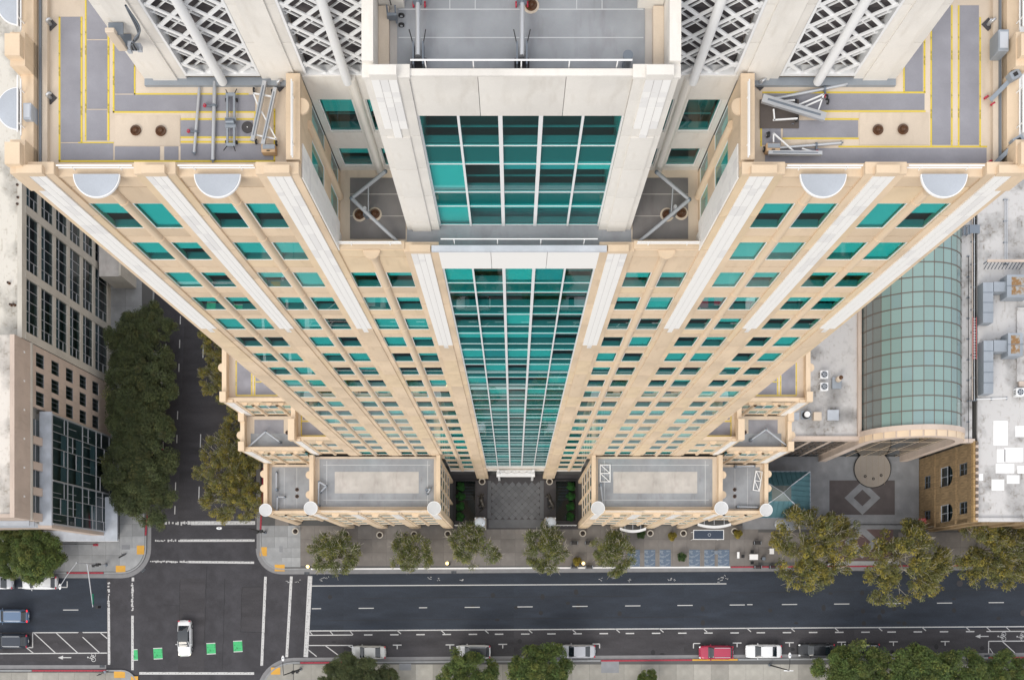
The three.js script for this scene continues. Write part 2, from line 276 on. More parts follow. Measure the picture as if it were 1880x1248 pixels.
// green bicycle crossing blocks with white ends
for (const [u, v, n] of [[248, 1202, 0.5], [289.3, 1199.6, 1], [338, 1194.6, 1], [387, 1190.6, 1], [436.2, 1186.4, 1]]) {
  const [x, z] = at(u, v), k = onRoad('green_block', rect(-0.6 * n, 0.6 * n, -0.74, 0.74), M.greenPaint, 0.012); k.position.x = x; k.position.z = z; k.rotation.y = 0.05;
  for (const s of [-1, 1]) part('white_end', boxG(1.22 * n, 0.004, 0.11), M.roadPaint, k, 0, 0.003, s * 0.72);
}
// bicycle signs and arrows painted on the lanes
function bikeSign(u, v) {
  const [x, z] = at(u, v), g = [];
  for (const s of [-0.5, 0.5]) g.push(new THREE.RingGeometry(0.24, 0.31, 18).rotateX(-Math.PI / 2).translate(0.15, 0, s * 0.62));
  g.push(beam([0.15, 0, -0.31], [-0.25, 0, -0.1], 0.07, 0.004), beam([0.15, 0, 0.31], [-0.25, 0, 0.15], 0.07, 0.004), beam([-0.25, 0, -0.1], [-0.25, 0, 0.2], 0.07, 0.004), beam([0.15, 0, -0.31], [0.12, 0, 0.05], 0.07, 0.004), beam([0.12, 0, 0.05], [-0.25, 0, 0.15], 0.07, 0.004), beam([-0.25, 0, 0.15], [-0.5, 0, 0.05], 0.06, 0.004));
  g.push(new THREE.CircleGeometry(0.11, 12).rotateX(-Math.PI / 2).translate(-0.62, 0, 0));
  part('bicycle_sign', merge(g), M.roadPaint, road, x, 0.013, z);
}
function arrowSign(u, v) { const [x, z] = at(u, v); part('lane_arrow', merge([boxAt(1.1, 0.004, 0.12, 0.4, 0, 0), sheet([[-0.85, 0], [-0.15, -0.28], [-0.15, 0.28]])]), M.roadPaint, road, x, 0.013, z); }
bikeSign(169, 1206.5); arrowSign(117, 1207); bikeSign(1842, 1168); bikeSign(1877, 1168.5); arrowSign(1803, 1168);
for (const [u, v] of [[247, 1125], [101, 1185], [1763, 1071], [1880, 1125], [147, 1165]]) { const [x, z] = at(u, v); part('manhole_cover', cylG(0.42, 0.42, 0.012, 20), M.asphaltLane, road, x, 0.009, z); }

// pavements: raised blocks with rounded corners, kerb stones round them, slabs laid on top
function roundCorner(cx, cz, r, a0, a1, n = 10) { const p = []; for (let i = 0; i <= n; i++) { const a = a0 + (a1 - a0) * i / n; p.push([cx + r * Math.cos(a), cz + r * Math.sin(a)]); } return p; }
const Hk = 0.13;
const paveNE = structure('pavement', slab([[sx(-34.3, -110), -110], ...roundCorner(-31.4, -6.1, 2.9, Math.PI, Math.PI / 2), [135, -4.2], [135, -110]].map(([x, z], i, a) => i === 0 ? [x, z] : [x, z]), Hk), M.joint);
const paveNW = structure('pavement', slab([[-140, -110], [sx(-49.6, -110), -110], ...roundCorner(-53, -6.1, 3.4, 0, Math.PI / 2), [-140, -2.75]], Hk), M.joint);
const paveSW = structure('pavement', slab([[-140, 10.25], ...roundCorner(-53, 12.4, 2.15, -Math.PI / 2, 0), [-50.85, 60], [-140, 60]], Hk), M.joint);
const paveSE = structure('pavement', slab([[-34.2, 60], ...roundCorner(-29.8, 13.6, 4.4, Math.PI, 1.5 * Math.PI), [135, 8.1], [135, 60]], Hk), M.joint);
function kerbAlong(pave, pts, m, y = Hk, w = 0.22) { for (let i = 0; i + 1 < pts.length; i++) { const [x0, z0] = pts[i], [x1, z1] = pts[i + 1], L = Math.hypot(x1 - x0, z1 - z0); part('kerb_stone', boxG(L + 0.01, 0.05, w), m, pave, (x0 + x1) / 2, y + 0.012, (z0 + z1) / 2, 0, -Math.atan2(z1 - z0, x1 - x0), 0); } }
function gutterAlong(pts) { for (let i = 0; i + 1 < pts.length; i++) { const [x0, z0] = pts[i], [x1, z1] = pts[i + 1], L = Math.hypot(x1 - x0, z1 - z0); part('gutter', boxG(L + 0.02, 0.008, 0.56), M.gutter, road, (x0 + x1) / 2, 0.009 + 0.0004 * (i % 3), (z0 + z1) / 2, 0, -Math.atan2(z1 - z0, x1 - x0), 0); } }
const neC = roundCorner(-31.4, -6.1, 2.79, Math.PI, Math.PI / 2, 8), nwC = roundCorner(-53, -6.1, 3.29, 0, Math.PI / 2, 8), swC = roundCorner(-53, 12.4, 2.04, -Math.PI / 2, 0, 6), seC = roundCorner(-29.8, 13.6, 4.29, Math.PI, 1.5 * Math.PI, 8);
const off = (pts, cx, cz, d) => pts.map(([x, z]) => { const l = Math.hypot(x - cx, z - cz); return [cx + (x - cx) * (l + d) / l, cz + (z - cz) * (l + d) / l]; });
kerbAlong(paveNE, neC, M.kerb); kerbAlong(paveNE, [[-27.4, -3.33], [29.2, -3.6]], M.whitePaint, Hk, 0.2); kerbAlong(paveNE, [[29.3, -3.6], [135, -4.3]], M.redPaint, Hk, 0.2); kerbAlong(paveNE, [[-31.4, -3.31], [-27.5, -3.33]], M.kerb);
kerbAlong(paveNE, [[sx(-34.2, -17), -17], [-34.19, -8.6]], M.redPaint); kerbAlong(paveNE, [[-34.19, -8.6], [-34.19, -6.1]], M.kerb); kerbAlong(paveNE, [[sx(-34.2, -90), -90], [sx(-34.2, -17), -17]], M.kerb);
kerbAlong(paveNW, nwC, M.kerb); kerbAlong(paveNW, [[-53, -2.81], [-55.3, -2.81]], M.kerb); kerbAlong(paveNW, [[-55.4, -2.81], [-60.3, -2.81]], M.redPaint); kerbAlong(paveNW, [[-60.4, -2.81], [-135, -2.81]], M.kerb); kerbAlong(paveNW, [[-49.71, -6.1], [-49.71, -7.8]], M.kerb); kerbAlong(paveNW, [[-49.71, -7.9], [sx(-49.7, -11.3), -11.3]], M.redPaint); kerbAlong(paveNW, [[sx(-49.7, -11.3), -11.4], [sx(-49.7, -90), -90]], M.kerb);
kerbAlong(paveSW, swC, M.kerb); kerbAlong(paveSW, [[-55, 10.36], [-65, 10.36]], M.redPaint); kerbAlong(paveSW, [[-65.1, 10.36], [-130, 10.36]], M.kerb); kerbAlong(paveSW, [[-55, 10.36], [-53, 10.36]], M.kerb);
kerbAlong(paveSE, seC, M.kerb); kerbAlong(paveSE, [[-29.8, 9.31], [-28.9, 9.3]], M.kerb); kerbAlong(paveSE, [[-28.8, 9.3], [-20, 9.24]], M.redPaint); kerbAlong(paveSE, [[-19.9, 9.24], [11.7, 9.02]], M.kerb); kerbAlong(paveSE, [[11.8, 9.02], [24, 8.92]], M.redPaint); kerbAlong(paveSE, [[24.1, 8.92], [30.2, 8.88]], M.amberPaint); kerbAlong(paveSE, [[30.3, 8.88], [64, 8.62]], M.kerb); kerbAlong(paveSE, [[64.1, 8.62], [100, 8.36]], M.redPaint);
gutterAlong([[-34.75, -40], [-34.48, -12], [-34.48, -6.1], ...off(neC, -31.4, -6.1, 0.4), [-31.4, -2.91], [135, -3.95]]);
gutterAlong([[-49.0, -40], [-49.25, -12], ...off(nwC, -53, -6.1, 0.42), [-56, -2.4], [-135, -2.4]]);
gutterAlong([[-135, 9.9], [-55.1, 9.9]]);
gutterAlong([...off(seC, -29.8, 13.6, 0.4), [-20, 8.83], [135, 7.8]]);
function slabs(pave, x0, x1, z0, z1, sx_, sz_, mats, seed, lift = 0.02, keep) {
  const r = rng(seed), nx = Math.round((x1 - x0) / sx_), nz = Math.round((z1 - z0) / sz_), w = (x1 - x0) / nx, d = (z1 - z0) / nz;
  for (let i = 0; i < nx; i++) for (let j = 0; j < nz; j++) { const cx = x0 + (i + 0.5) * w, cz = z0 + (j + 0.5) * d, k = Math.floor(r() * mats.length); if (keep && !keep(cx, cz)) continue; part('paving_slab', boxG(w - 0.02, lift, d - 0.02), mats[k], pave, cx, Hk + lift / 2 + 0.002, cz); }
}
slabs(paveNE, -28.8, 33, -9.2, -3.75, 1.93, 1.82, M.paver, 5);
slabs(paveNE, 33, 96, -8.3, -4.25, 2.1, 2.0, M.paver, 6, 0.02, (x) => x < 43.5 || x > 51.5);
slabs(paveNE, -34.05, -28.8, -9.2, -6.2, 1.75, 1.5, M.concrete, 7); slabs(paveNE, -31.3, -28.8, -6.2, -3.6, 1.25, 1.3, M.concrete, 8);
slabs(paveNE, -34.05, -30.4, -42, -9.2, 1.82, 2.2, M.paver, 9, 0.02, (x, z) => x > sx(-33.2, z));
part('corner_paving', sheet([[-31.3, -6.2], [-34.0, -6.2], ...roundCorner(-31.4, -6.1, 2.66, Math.PI, Math.PI / 2, 8), [-31.3, -3.45]]), M.concrete[1], paveNE, 0, Hk + 0.021, 0);
slabs(paveNW, -70, -53.2, -7.4, -3.0, 1.87, 2.2, M.concrete, 10); slabs(paveNW, -53.2, -49.85, -11, -6.2, 1.67, 1.6, M.concrete, 11); slabs(paveNW, -54.6, -50.2, -48, -11, 2.2, 2.3, M.concrete, 12, 0.02, (x, z) => x < sx(-50.8, z) + 1.2);
part('corner_paving', sheet([[-53.2, -6.2], [-53.2, -2.98], ...roundCorner(-53, -6.1, 3.1, Math.PI / 2, 0, 8), [-49.9, -6.2]]), M.concrete[2], paveNW, 0, Hk + 0.021, 0);
slabs(paveSW, -72, -53, 10.6, 16, 2.1, 1.8, M.concreteWarm, 13); part('corner_paving', sheet([[-53, 16], [-53, 10.5], ...roundCorner(-53, 12.4, 1.92, -Math.PI / 2, 0, 8), [-51.1, 16]]), M.concrete[0], paveSW, 0, Hk + 0.021, 0);
slabs(paveSE, -29.7, 90, 9.5, 16, 2.35, 2.17, M.concreteWarm, 14); part('corner_paving', sheet([[-29.8, 16], [-33.9, 16], ...roundCorner(-29.8, 13.6, 4.17, Math.PI, 1.5 * Math.PI, 10)]), M.concreteWarm[0], paveSE, 0, Hk + 0.021, 0);
for (const [p, u, v, w, d] of [[paveNW, 258, 1009.5, 1.0, 1.2], [paveNW, 221.5, 1044.5, 1.3, 0.9], [paveNE, 483.5, 1012.5, 0.95, 1.2], [paveNE, 513.5, 1042.5, 1.35, 0.9], [paveSE, 506, 1231.5, 1.25, 0.95], [paveSW, 219.5, 1238, 1.5, 0.9], [paveSW, 247, 1248, 0.95, 1]]) {
  const [x, z] = at(u, v), t = part('tactile_plate', boxG(w, 0.012, d), M.amberPaint, p, x, Hk + 0.03, z);
  const dots = []; for (let i = 0; i < 6; i++) for (let j = 0; j < 5; j++) dots.push(new THREE.CylinderGeometry(0.03, 0.04, 0.012, 6).translate((i - 2.5) * w / 6.3, 0.011, (j - 2) * d / 5.4)); part('raised_dots', merge(dots), M.amberPaint, t);
}
for (const [p, u, v, w, d] of [[paveNW, 231, 1004.5, 1.1, 0.6], [paveNE, 516, 1008, 0.45, 0.8], [paveSE, 744, 1224, 1.6, 0.9], [paveSE, 1120, 1224, 2.4, 1.6]]) { const [x, z] = at(u, v); part('utility_cover', boxG(w, 0.01, d), M.plazaGrey, p, x, Hk + 0.028, z); }
for (const [u, v, ry] of [[262.5, 1047, 0.78], [563, 1052.2, 0], [833, 1050.3, 0], [187, 1223, 0], [1813, 1204, 0]]) { const [x, z] = at(u, v), g = part('storm_drain', boxG(0.7, 0.02, 0.32), M.black, road, x, 0.02, z, 0, ry, 0); part('grate', merge([0, 1, 2, 3].map((i) => boxAt(0.04, 0.02, 0.32, -0.25 + i * 0.17, 0.012, 0))), M.steelDark, g); }
for (const [u0, u1] of [[1152, 1175], [1183, 1203], [1211, 1231.5], [1265, 1285], [1293, 1312], [1318, 1339]]) { const [x0, z0] = at(u0, 1009), [x1, z1] = at(u1, 1040); part('glass_paving_panel', boxG(x1 - x0, 0.012, z1 - z0), M.tealFloor, paveNE, (x0 + x1) / 2, Hk + 0.03, (z0 + z1) / 2); }

// entrance court in front of the tower
const court = structure('entrance_court', boxG(17, 0.12, 7.4), M.plazaDark, [0.24, 0.1, -12.4]);
{
  const r = rng(3), N = 0.62, diag = [], inner = (x, z) => Math.abs(x) < 3.3 && z > -2.6 && z < 2.2;
  for (let i = -12; i <= 12; i++) for (let j = -12; j <= 12; j++) {
    const x = (i + j) * N * 0.7071, z = (i - j) * N * 0.7071; if (!inner(x, z)) continue;
    part('paving_tile', boxG(N - 0.03, 0.03, N - 0.03), M.plazaStone[Math.floor(r() * 3)], court, x, 0.075, z - 0.1, 0, Math.PI / 4, 0);
    if (((i + 40) % 2) === 0 && ((j + 40) % 2) === 0) diag.push(boxAt(0.16, 0.01, 0.16, x, 0.095, z - 0.1 - N * 0.7071, 0));
  }
  part('dark_insets', merge(diag), M.plazaDark, court);
  part('border_paving', boxG(7.3, 0.03, 1.15), M.plazaStone[0], court, 0, 0.075, 2.95);
  part('border_paving', boxG(0.5, 0.03, 5.1), M.plazaStone[1], court, -3.55, 0.075, -0.3); part('border_paving', boxG(0.5, 0.03, 5.1), M.plazaStone[1], court, 3.55, 0.075, -0.3);
  for (const s of [-1, 1]) {
    part('statue_plinth', boxG(1.45, 0.35, 5.4), M.plazaDark, court, s * 4.55, 0.2, -0.15);
    const pool = part('pool', boxG(2.9, 0.04, 5.6), M.poolLiner, court, s * 6.75, 0.07, -0.1);
    for (const [w, d, x, z] of [[2.9, 0.12, 0, -2.74], [2.9, 0.12, 0, 2.74], [0.12, 5.36, -1.39, 0], [0.12, 5.36, 1.39, 0]]) part('pool_rim', boxG(w, 0.3, d), M.plazaDark, pool, x, 0.12, z);
    for (let i = 0; i < 5; i++) part('pool_step', boxG(1.5, 0.06, 0.14), M.navy, pool, -s * 0.3, 0.05, -1.9 + i * 0.42);
    part('water', sheet(rect(-1.33, 1.33, -2.68, 2.68)), M.water, pool, 0, 0.2, 0);
  }
}

// ---------------------------------------------------------------- facade builders
const frame = (o, x, z, ry = 0) => ({ o, x: x - o.position.x, z: z - o.position.z, ry });     // origin and turn of a wall; local z points out of it
const panelTones = [0.955, 1.0, 1.04, 0.98].map((k, i) => { const t = T.precast.clone(); t.offset.set(i * 0.27, i * 0.41); t.needsUpdate = true; return mat(lin(0.765 * k, 0.605 * k, 0.435 * k * (i === 3 ? 0.95 : 1)), 0.8, { map: t }); }), panelPick = rng(555);
function put(f, name, geo, m, lx, ly, lz) { if (m === M.beigeLight && /panel|pier_face/.test(name)) m = panelTones[Math.floor(panelPick() * 4)]; const c = Math.cos(f.ry), s = Math.sin(f.ry); return part(name, geo, m, f.o, f.x + lx * c + lz * s, ly - f.o.position.y, f.z - lx * s + lz * c, 0, f.ry, 0); }
const FB = (f, name, m, x0, x1, y0, y1, z0, z1) => put(f, name, boxG(x1 - x0, y1 - y0, z1 - z0), m, (x0 + x1) / 2, (y0 + y1) / 2, (z0 + z1) / 2);
const frames = new Map(), panes = new Map();
const paneG = (w, h) => { const k = w.toFixed(3) + h.toFixed(3); if (!panes.has(k)) panes.set(k, new THREE.PlaneGeometry(w, h)); return panes.get(k); };
function frameG(w, h, t, d) { const k = [w, h, t, d].join(); if (!frames.has(k)) frames.set(k, merge([boxAt(t, h, d, -w / 2 + t / 2, 0, 0), boxAt(t, h, d, w / 2 - t / 2, 0, 0), boxAt(w - 2 * t, t, d, 0, h / 2 - t / 2, 0), boxAt(w - 2 * t, t, d, 0, -h / 2 + t / 2, 0)])); return frames.get(k); }
const sills = new Map();
function sillG(w, h) { const k = w.toFixed(3) + h.toFixed(3); if (!sills.has(k)) sills.set(k, merge([boxAt(w, 0.05, 0.26, 0, -h / 2 + 0.08, -0.19), boxAt(w, 0.05, 0.06, 0, -h / 2 + 0.62, -0.42)])); return sills.get(k); }
function windowAt(f, lx, top, w, h, lz, drop, glass = M.glass, frameMat = M.whiteMetal, blindMat = M.blind, inside = true) {
  const g = put(f, 'window', paneG(w, h), glass, lx, top - h / 2, lz);
  part('frame', frameG(w, h, 0.04, 0.03), frameMat, g, 0, 0, 0.004);
  if (drop > 0.04) { const d = Math.round(drop * 8) / 8 * (h - 0.1); part('blind', boxG(w - 0.1, Math.max(0.1, d), 0.02), blindMat, g, 0, h / 2 - 0.05 - Math.max(0.1, d) / 2, -0.13); }
  if (inside) part('inner_sill', sillG(w - 0.05, h), M.ledge, g);
  return g;
}
const tileBuild = { count: 0, rest: [] };
function tilesOn(f, x0, x1, y0, y1, lz, towerTiles) {           // white tiles in three columns, the middle column reaching one tile lower
  const w = (x1 - x0) / 3, r = rng(Math.round(x0 * 100 + y0)); FB(f, 'grout_bed', M.grout, x0 + 0.02, x1 - 0.02, y0 - 0.02, y1, lz - 0.03, lz + 0.012);
  for (let c = 0; c < 3; c++) { let y = y1, i = 0; while (y > y0 - (c === 1 ? 0.7 : 0) + 0.2) {
    const h = i < 1 ? 0.8 : i < 4 ? 0.34 : 1.02, yy = Math.max(y - h, y0 - (c === 1 ? 0.7 : 0)), g = boxG(w - 0.016, y - yy - 0.016, 0.06);
    if (towerTiles && y < 87.5) { const cc = Math.cos(f.ry), s = Math.sin(f.ry), lx = x0 + (c + 0.5) * w; tileBuild.rest.push(g.clone().rotateY(f.ry).translate(f.x + lx * cc + lz * s, (y + yy) / 2, f.z - lx * s + lz * cc)); } else put(f, 'tile', g, r() > 0.75 ? M.tileGrey : M.tileWhite, x0 + (c + 0.5) * w, (y + yy) / 2, lz);
    y = yy; i++; } }
}
function pier(f, x0, x1, y0, y1, opt = {}) {                    // a pier of storey-high precast panels with open joints
  const { step = 4.057, top = y1, face = 0, tile, cap = true, m = M.beigeLight, faceM = M.beigeLight } = opt;
  FB(f, 'pier_core', M.groove, x0 + 0.05, x1 - 0.05, y0, y1 - 0.02, -0.5 + face, -0.14 + face);
  let y = top; while (y > y0) { const b = Math.max(y0, y - step); if (y - b > 0.1) FB(f, 'pier_panel', m, x0, x1, b + 0.03, y - 0.03, -0.45 + face, -0.08 + face); y = b; }
  const t0 = opt.t0 ?? x0 + 0.34, t1 = opt.t1 ?? x1 - 0.34, yt = tile ? tile[0] - 0.05 : top;
  y = yt; while (y > y0) { const b = Math.max(y0, y - step); if (y - b > 0.1) FB(f, 'pier_face', faceM, t0, t1, b + 0.03, y - 0.03, -0.08 + face, -0.02 + face); y = b; }
  if (tile) tilesOn(f, t0, t1, tile[0], tile[1], -0.05 + face, opt.towerTiles);
  if (cap) { FB(f, 'pier_cap', m, x0 - 0.02, x1 + 0.02, y1, y1 + 0.12, -0.5 + face, -0.06 + face); FB(f, 'pier_cap', m, t0 - 0.02, t1 + 0.02, y1 + 0.02, y1 + 0.34, -0.3 + face, 0.0 + face); }
}
const halfCols = new Map();
function halfColumn(f, lx, y0, y1, r, lz) {
  const h = y1 - y0, k = h.toFixed(2) + r; if (!halfCols.has(k)) { const l = [new THREE.CylinderGeometry(r, r, h, 12, 1, true, -Math.PI / 2, Math.PI)]; for (let y = -h / 2 + 2; y < h / 2; y += 4.057) l.push(new THREE.CylinderGeometry(r * 1.12, r * 1.12, 0.16, 12, 1, false, -Math.PI / 2, Math.PI).translate(0, y, 0)); halfCols.set(k, merge(l)); }
  return put(f, 'half_column', halfCols.get(k), M.beige, lx, (y0 + y1) / 2, lz);
}
function bay(f, c, hw, rows, y0, y1, opt = {}) {                // spandrel panels, windows and a half column between two piers
  const { drops = () => 0.5, gap = 0.235, m = M.beigeLight, col = true, colTop = y1 - 0.6, lz = 0, glass = M.glass, blindMat } = opt;
  const list = rows.map((r) => [r[0], r[0] - r[1]]), edges = [y1, ...list.flat(), y0];
  for (let i = 0; i < edges.length; i += 2) if (edges[i] - edges[i + 1] > 0.03) {
    const a = edges[i + 1], b = edges[i];
    if (b - a > 2.2) { const mid = b - 0.9; FB(f, 'spandrel_panel', m, c - hw, c + hw, mid + 0.03, b, -0.45 + lz, -0.16 + lz); FB(f, 'spandrel_panel', m, c - hw, c + hw, a, mid - 0.03, -0.45 + lz, -0.16 + lz); }
    else { const mid = (a + b) / 2 - 0.1; FB(f, 'spandrel_panel', m, c - hw, c + hw, a, mid - 0.03, -0.45 + lz, -0.16 + lz); FB(f, 'spandrel_panel', m, c - hw, c + hw, mid + 0.03, b, -0.45 + lz, -0.16 + lz); }
  }
  const w = hw - gap;
  list.forEach(([t, b], k) => { for (const s of [-1, 1]) windowAt(f, c + s * (gap + w / 2), t, w, t - b, -0.185 + lz, drops(k, s), glass, M.whiteMetal, blindMat); FB(f, 'mullion_pier', m, c - gap, c + gap, b, t, -0.45 + lz, -0.17 + lz); });
  if (col) halfColumn(f, c, y0, colTop, 0.2, -0.17 + lz);
}
function capital(f, lx, top, r0, r1, h, lz, disc = M.capGrey) { // a half-round capital: a flared half cone under a half disc with a pale rim
  const g = put(f, 'capital', new THREE.LatheGeometry([[r1, -h], [r1 + (r0 - r1) * 0.25, -h * 0.5], [r0 - 0.03, -0.12], [r0, -0.1]].map((p) => new THREE.Vector2(...p)), 20, -Math.PI / 2, Math.PI), M.beigeLight, lx, top, lz);
  part('rim', merge([new THREE.CylinderGeometry(r0, r0, 0.1, 24, 1, false, -Math.PI / 2, Math.PI).translate(0, -0.05, 0)]), disc === M.capGrey ? M.whitePaint : disc, g);
  part('cap_disc', new THREE.CylinderGeometry(r0 - 0.04, r0 - 0.04, 0.02, 24, 1, false, -Math.PI / 2, Math.PI), disc, g, 0, 0.01, 0);
  return g;
}
function railing(o, pts, h, posts, bars = [1]) {               // white pipe rail, world coordinates
  const l = [], P = o.position;
  for (let i = 0; i + 1 < pts.length; i++) { const [a, b] = [pts[i], pts[i + 1]]; for (const k of bars) l.push(rod([a[0] - P.x, a[1] + h * k - P.y, a[2] - P.z], [b[0] - P.x, b[1] + h * k - P.y, b[2] - P.z], 0.03, 8)); for (let j = 0; j <= posts; j++) { const t = (j + 0.3) / (posts + 0.6), q = [0, 1, 2].map((n) => a[n] + (b[n] - a[n]) * t); l.push(rod([q[0] - P.x, q[1] - P.y, q[2] - P.z], [q[0] - P.x, q[1] + h - P.y, q[2] - P.z], 0.025, 6)); } }
  return part('railing', merge(l), M.whitePaint, o);
}

// ---------------------------------------------------------------- the tower
const tower = thing('office_tower', 'tall beige office tower with white tiled piers and teal glass', 'building', [0.24, 0, -26]);
const TX = 0.24, FZ = -15.42, ROW = 4.057;
const TB = (name, m, x0, x1, y0, y1, z0, z1) => B(tower, name, m, x0 + TX, x1 + TX, y0, y1, z0, z1);
const fMain = frame(tower, TX, FZ);
const rowTop = (k) => k === 1 ? 94.8 : k === 2 ? 90.38 : 86.24 - ROW * (k - 3);
const dropBy = [0, 0.56, 0.8, 0.4, 0.5, 0.12, 0.1, 1, 0.25, 0.1, 0.3, 0.25, 0.9, 0.4, 0.3, 0.8, 0.4, 0.3, 0.9, 0.3, 0.4, 0.2, 0.2];
{
  const r = rng(77), drops = (first) => (k) => { const v = r(), d = dropBy[Math.min(first + k, 22)]; const up = first + k <= 4; return v < (up ? 0.3 : 0.2) ? 1 : v < 0.36 ? (up ? 0.6 : 0.12) : v < 0.5 ? 0.5 : d; };
  const wing = []; for (let k = 1; k <= 18; k++) wing.push([rowTop(k), k === 1 ? 2.72 : 2.35]);
  const mid = []; for (let k = 3; k <= 21; k++) mid.push([rowTop(k), 2.35]);
  for (const s of [-1, 1]) {
    for (const c of [15.74, 11.25]) { bay(fMain, s * c, 1.5, wing, 20, 97.3, { drops: drops(1), colTop: 96.2 }); capital(fMain, s * c, 97.62, 0.87, 0.2, 1.5, -0.14); }
    bay(fMain, s * 6.7, 1.5, mid, 9.2, 89.4, { drops: drops(3), colTop: 88.2 }); capital(fMain, s * 6.7, 89.42, 0.4, 0.2, 1.2, -0.16, M.beigeLight);
    const P = (a, b, y0, y1, o) => s < 0 ? pier(fMain, -b, -a, y0, y1, { ...o, t0: -o.t1, t1: -o.t0 }) : pier(fMain, a, b, y0, y1, o);
    P(17.24, 18.72, 20, 97.72, { tile: [76.4, 97.7], t0: 17.58, t1: 18.48, towerTiles: true });
    P(12.75, 14.24, 20, 97.72, { tile: [76.4, 97.7], t0: 13.08, t1: 13.9, towerTiles: true });
    P(8.2, 9.75, 20, 97.72, { tile: [76.4, 97.7], t0: 8.5, t1: 9.4, towerTiles: true });
    P(3.66, 5.2, 0.2, 89.35, { tile: [72.6, 89.33], t0: 4.03, t1: 4.93, towerTiles: true });
  }
}
// curtain walls
function curtain(f, edges, levels, lz, seed) {                  // levels: [y top, y bottom, kind] from the top down
  const r = rng(seed), top = levels[0][0], bot = levels.at(-1)[1];
  edges.forEach((x, i) => FB(f, 'mullion', M.whiteMetal, x - (i === 2 || i === 3 ? 0.075 : 0.045), x + (i === 2 || i === 3 ? 0.075 : 0.045), bot, top, lz - 0.1, lz + 0.06));
  for (const [a, b, kind, d] of levels) {
    FB(f, 'transom', M.whiteMetal, edges[0], edges.at(-1), b - 0.024, b + 0.024, lz - 0.05, lz + 0.018);
    for (let i = 0; i + 1 < edges.length; i++) {
      const w = edges[i + 1] - edges[i] - 0.06, g = put(f, 'glass_pane', paneG(w, a - b - 0.05), M.glass, (edges[i] + edges[i + 1]) / 2, (a + b) / 2, lz);
      if (kind === 's') part('backing_panel', boxG(w, a - b - 0.05, 0.03), M.spandrelBack, g, 0, 0, -0.1);
      else { const v = r(), k = d >= 0 ? (v < 0.25 ? 0.06 : v < 0.4 ? 1 : d) : v < 0.2 ? 1 : v < 0.45 ? 0.5 : 0.06, h = (a - b - 0.1) * k; if (h > 0.1) part('blind', boxG(w - 0.04, Math.round(h * 4) / 4 || 0.2, 0.02), v > 0.8 ? M.blindGrey : M.blind, g, 0, (a - b) / 2 - 0.04 - (Math.round(h * 4) / 4 || 0.2) / 2, -0.14); part('inner_sill', sillG(w, a - b - 0.1), M.ledge, g); }
    }
  }
}
const E5 = [-3.62, -2.21, -0.72, 0.72, 2.21, 3.62];
{
  const lv = []; let y = 87.0; for (let i = 0; i < 18; i++) { lv.push([y, y - 2.5, 'v', [1, 0.1, 0.1, 0.6, 0.9, 0.5, 0.2, 0.4, 0.3, 0.7, 0.6, 0.3, 0.5, 0.4, 0.6, 0.5, 0.4, 0.2][i]], [y - 2.5, y - ROW, 's']); y -= ROW; }
  lv.push([y, 12.6, 'v', 0.2]);
  curtain(fMain, E5, lv, -0.2, 12);
  const fUp = frame(tower, TX, -16.9);
  curtain(fUp, E5, [[99.6, 97, 'v', 0], [97, 95.4, 's'], [95.4, 92.65, 'v', 0.3], [92.65, 91.14, 's'], [91.14, 88.95, 'v', 0.25]], 0, 31);
}
// floors, cores, outer walls
for (const s of [-1, 1]) {
  const X = (a, b) => s < 0 ? [-b, -a] : [a, b];
  TB('building_core', M.interior, ...X(8.5, 18.4), 0.2, 96.3, -34, -17.2);
  TB('side_wall', M.beige, ...X(18.42, 18.7), 20, 97.3, -36, -15.92);
  for (let k = 1; k <= 18; k++) TB('floor_slab', M.carpet, ...X(8.25, 18.4), rowTop(k) - 3.45, rowTop(k) - 3.1, -17.2, -15.9);
}
TB('building_core', M.interior, -8.49, 8.49, 0.2, 88.3, -34, -17.2);
for (let k = 3; k <= 21; k++) TB('floor_slab', M.carpet, -8.24, 8.24, rowTop(k) - 3.45, rowTop(k) - 3.1, -17.2, -15.9);
TB('rear_wall', M.beige, -18.7, 18.7, 20, 97.3, -36.3, -36);
// base of the tower: pale soffit bands, dark lobby glass
for (const s of [-1, 1]) { const X = (a, b) => s < 0 ? [-b, -a] : [a, b]; TB('soffit_band', M.stoneWhite, ...X(5.21, 8.3), 7.4, 9.1, -16.2, -15.6); TB('soffit_band', M.stoneWhite, ...X(5.21, 8.3), 5.6, 7.3, -16.6, -15.85); TB('lobby_glass', M.greyGlass, ...X(5.21, 8.3), 0.2, 5.5, -16.6, -16.5); }
TB('soffit_band', M.stoneWhite, -3.65, 3.65, 10.6, 12.5, -16.1, -15.55); TB('soffit_band', M.beigeLight, -3.65, 3.65, 8.2, 10.5, -16.3, -15.8); TB('soffit_band', M.stoneWhite, -3.65, 3.65, 7, 8.1, -16.3, -15.7); TB('lobby_glass', M.greyGlass, -3.65, 3.65, 0.2, 6.9, -16.5, -16.4);
{ // white lattice portal over the doors
  const l = [], z = 0.02; for (const x of [-2.2, 2.2]) l.push(boxAt(0.28, 10.2, 0.3, x, 5.2, 10.62), boxAt(0.1, 3.1, 0.12, x + (x < 0 ? 0.4 : -0.4), 8.7, 10.65));
  l.push(boxAt(4.9, 0.28, 0.6, 0, 7.1, 10.75), boxAt(4.4, 0.1, 0.12, 0, 10.1, 10.65), boxAt(4.4, 0.1, 0.12, 0, 8.7, 10.65));
  for (let i = -2; i < 2; i++) l.push(beam([i * 0.95, 7.3, 10.65], [(i + 1) * 0.95, 10.1, 10.65], 0.09, 0.09), beam([(i + 1) * 0.95, 7.3, 10.67], [i * 0.95, 10.1, 10.67], 0.09, 0.09));
  part('portal_lattice', merge(l), M.whiteMetal, tower);
}
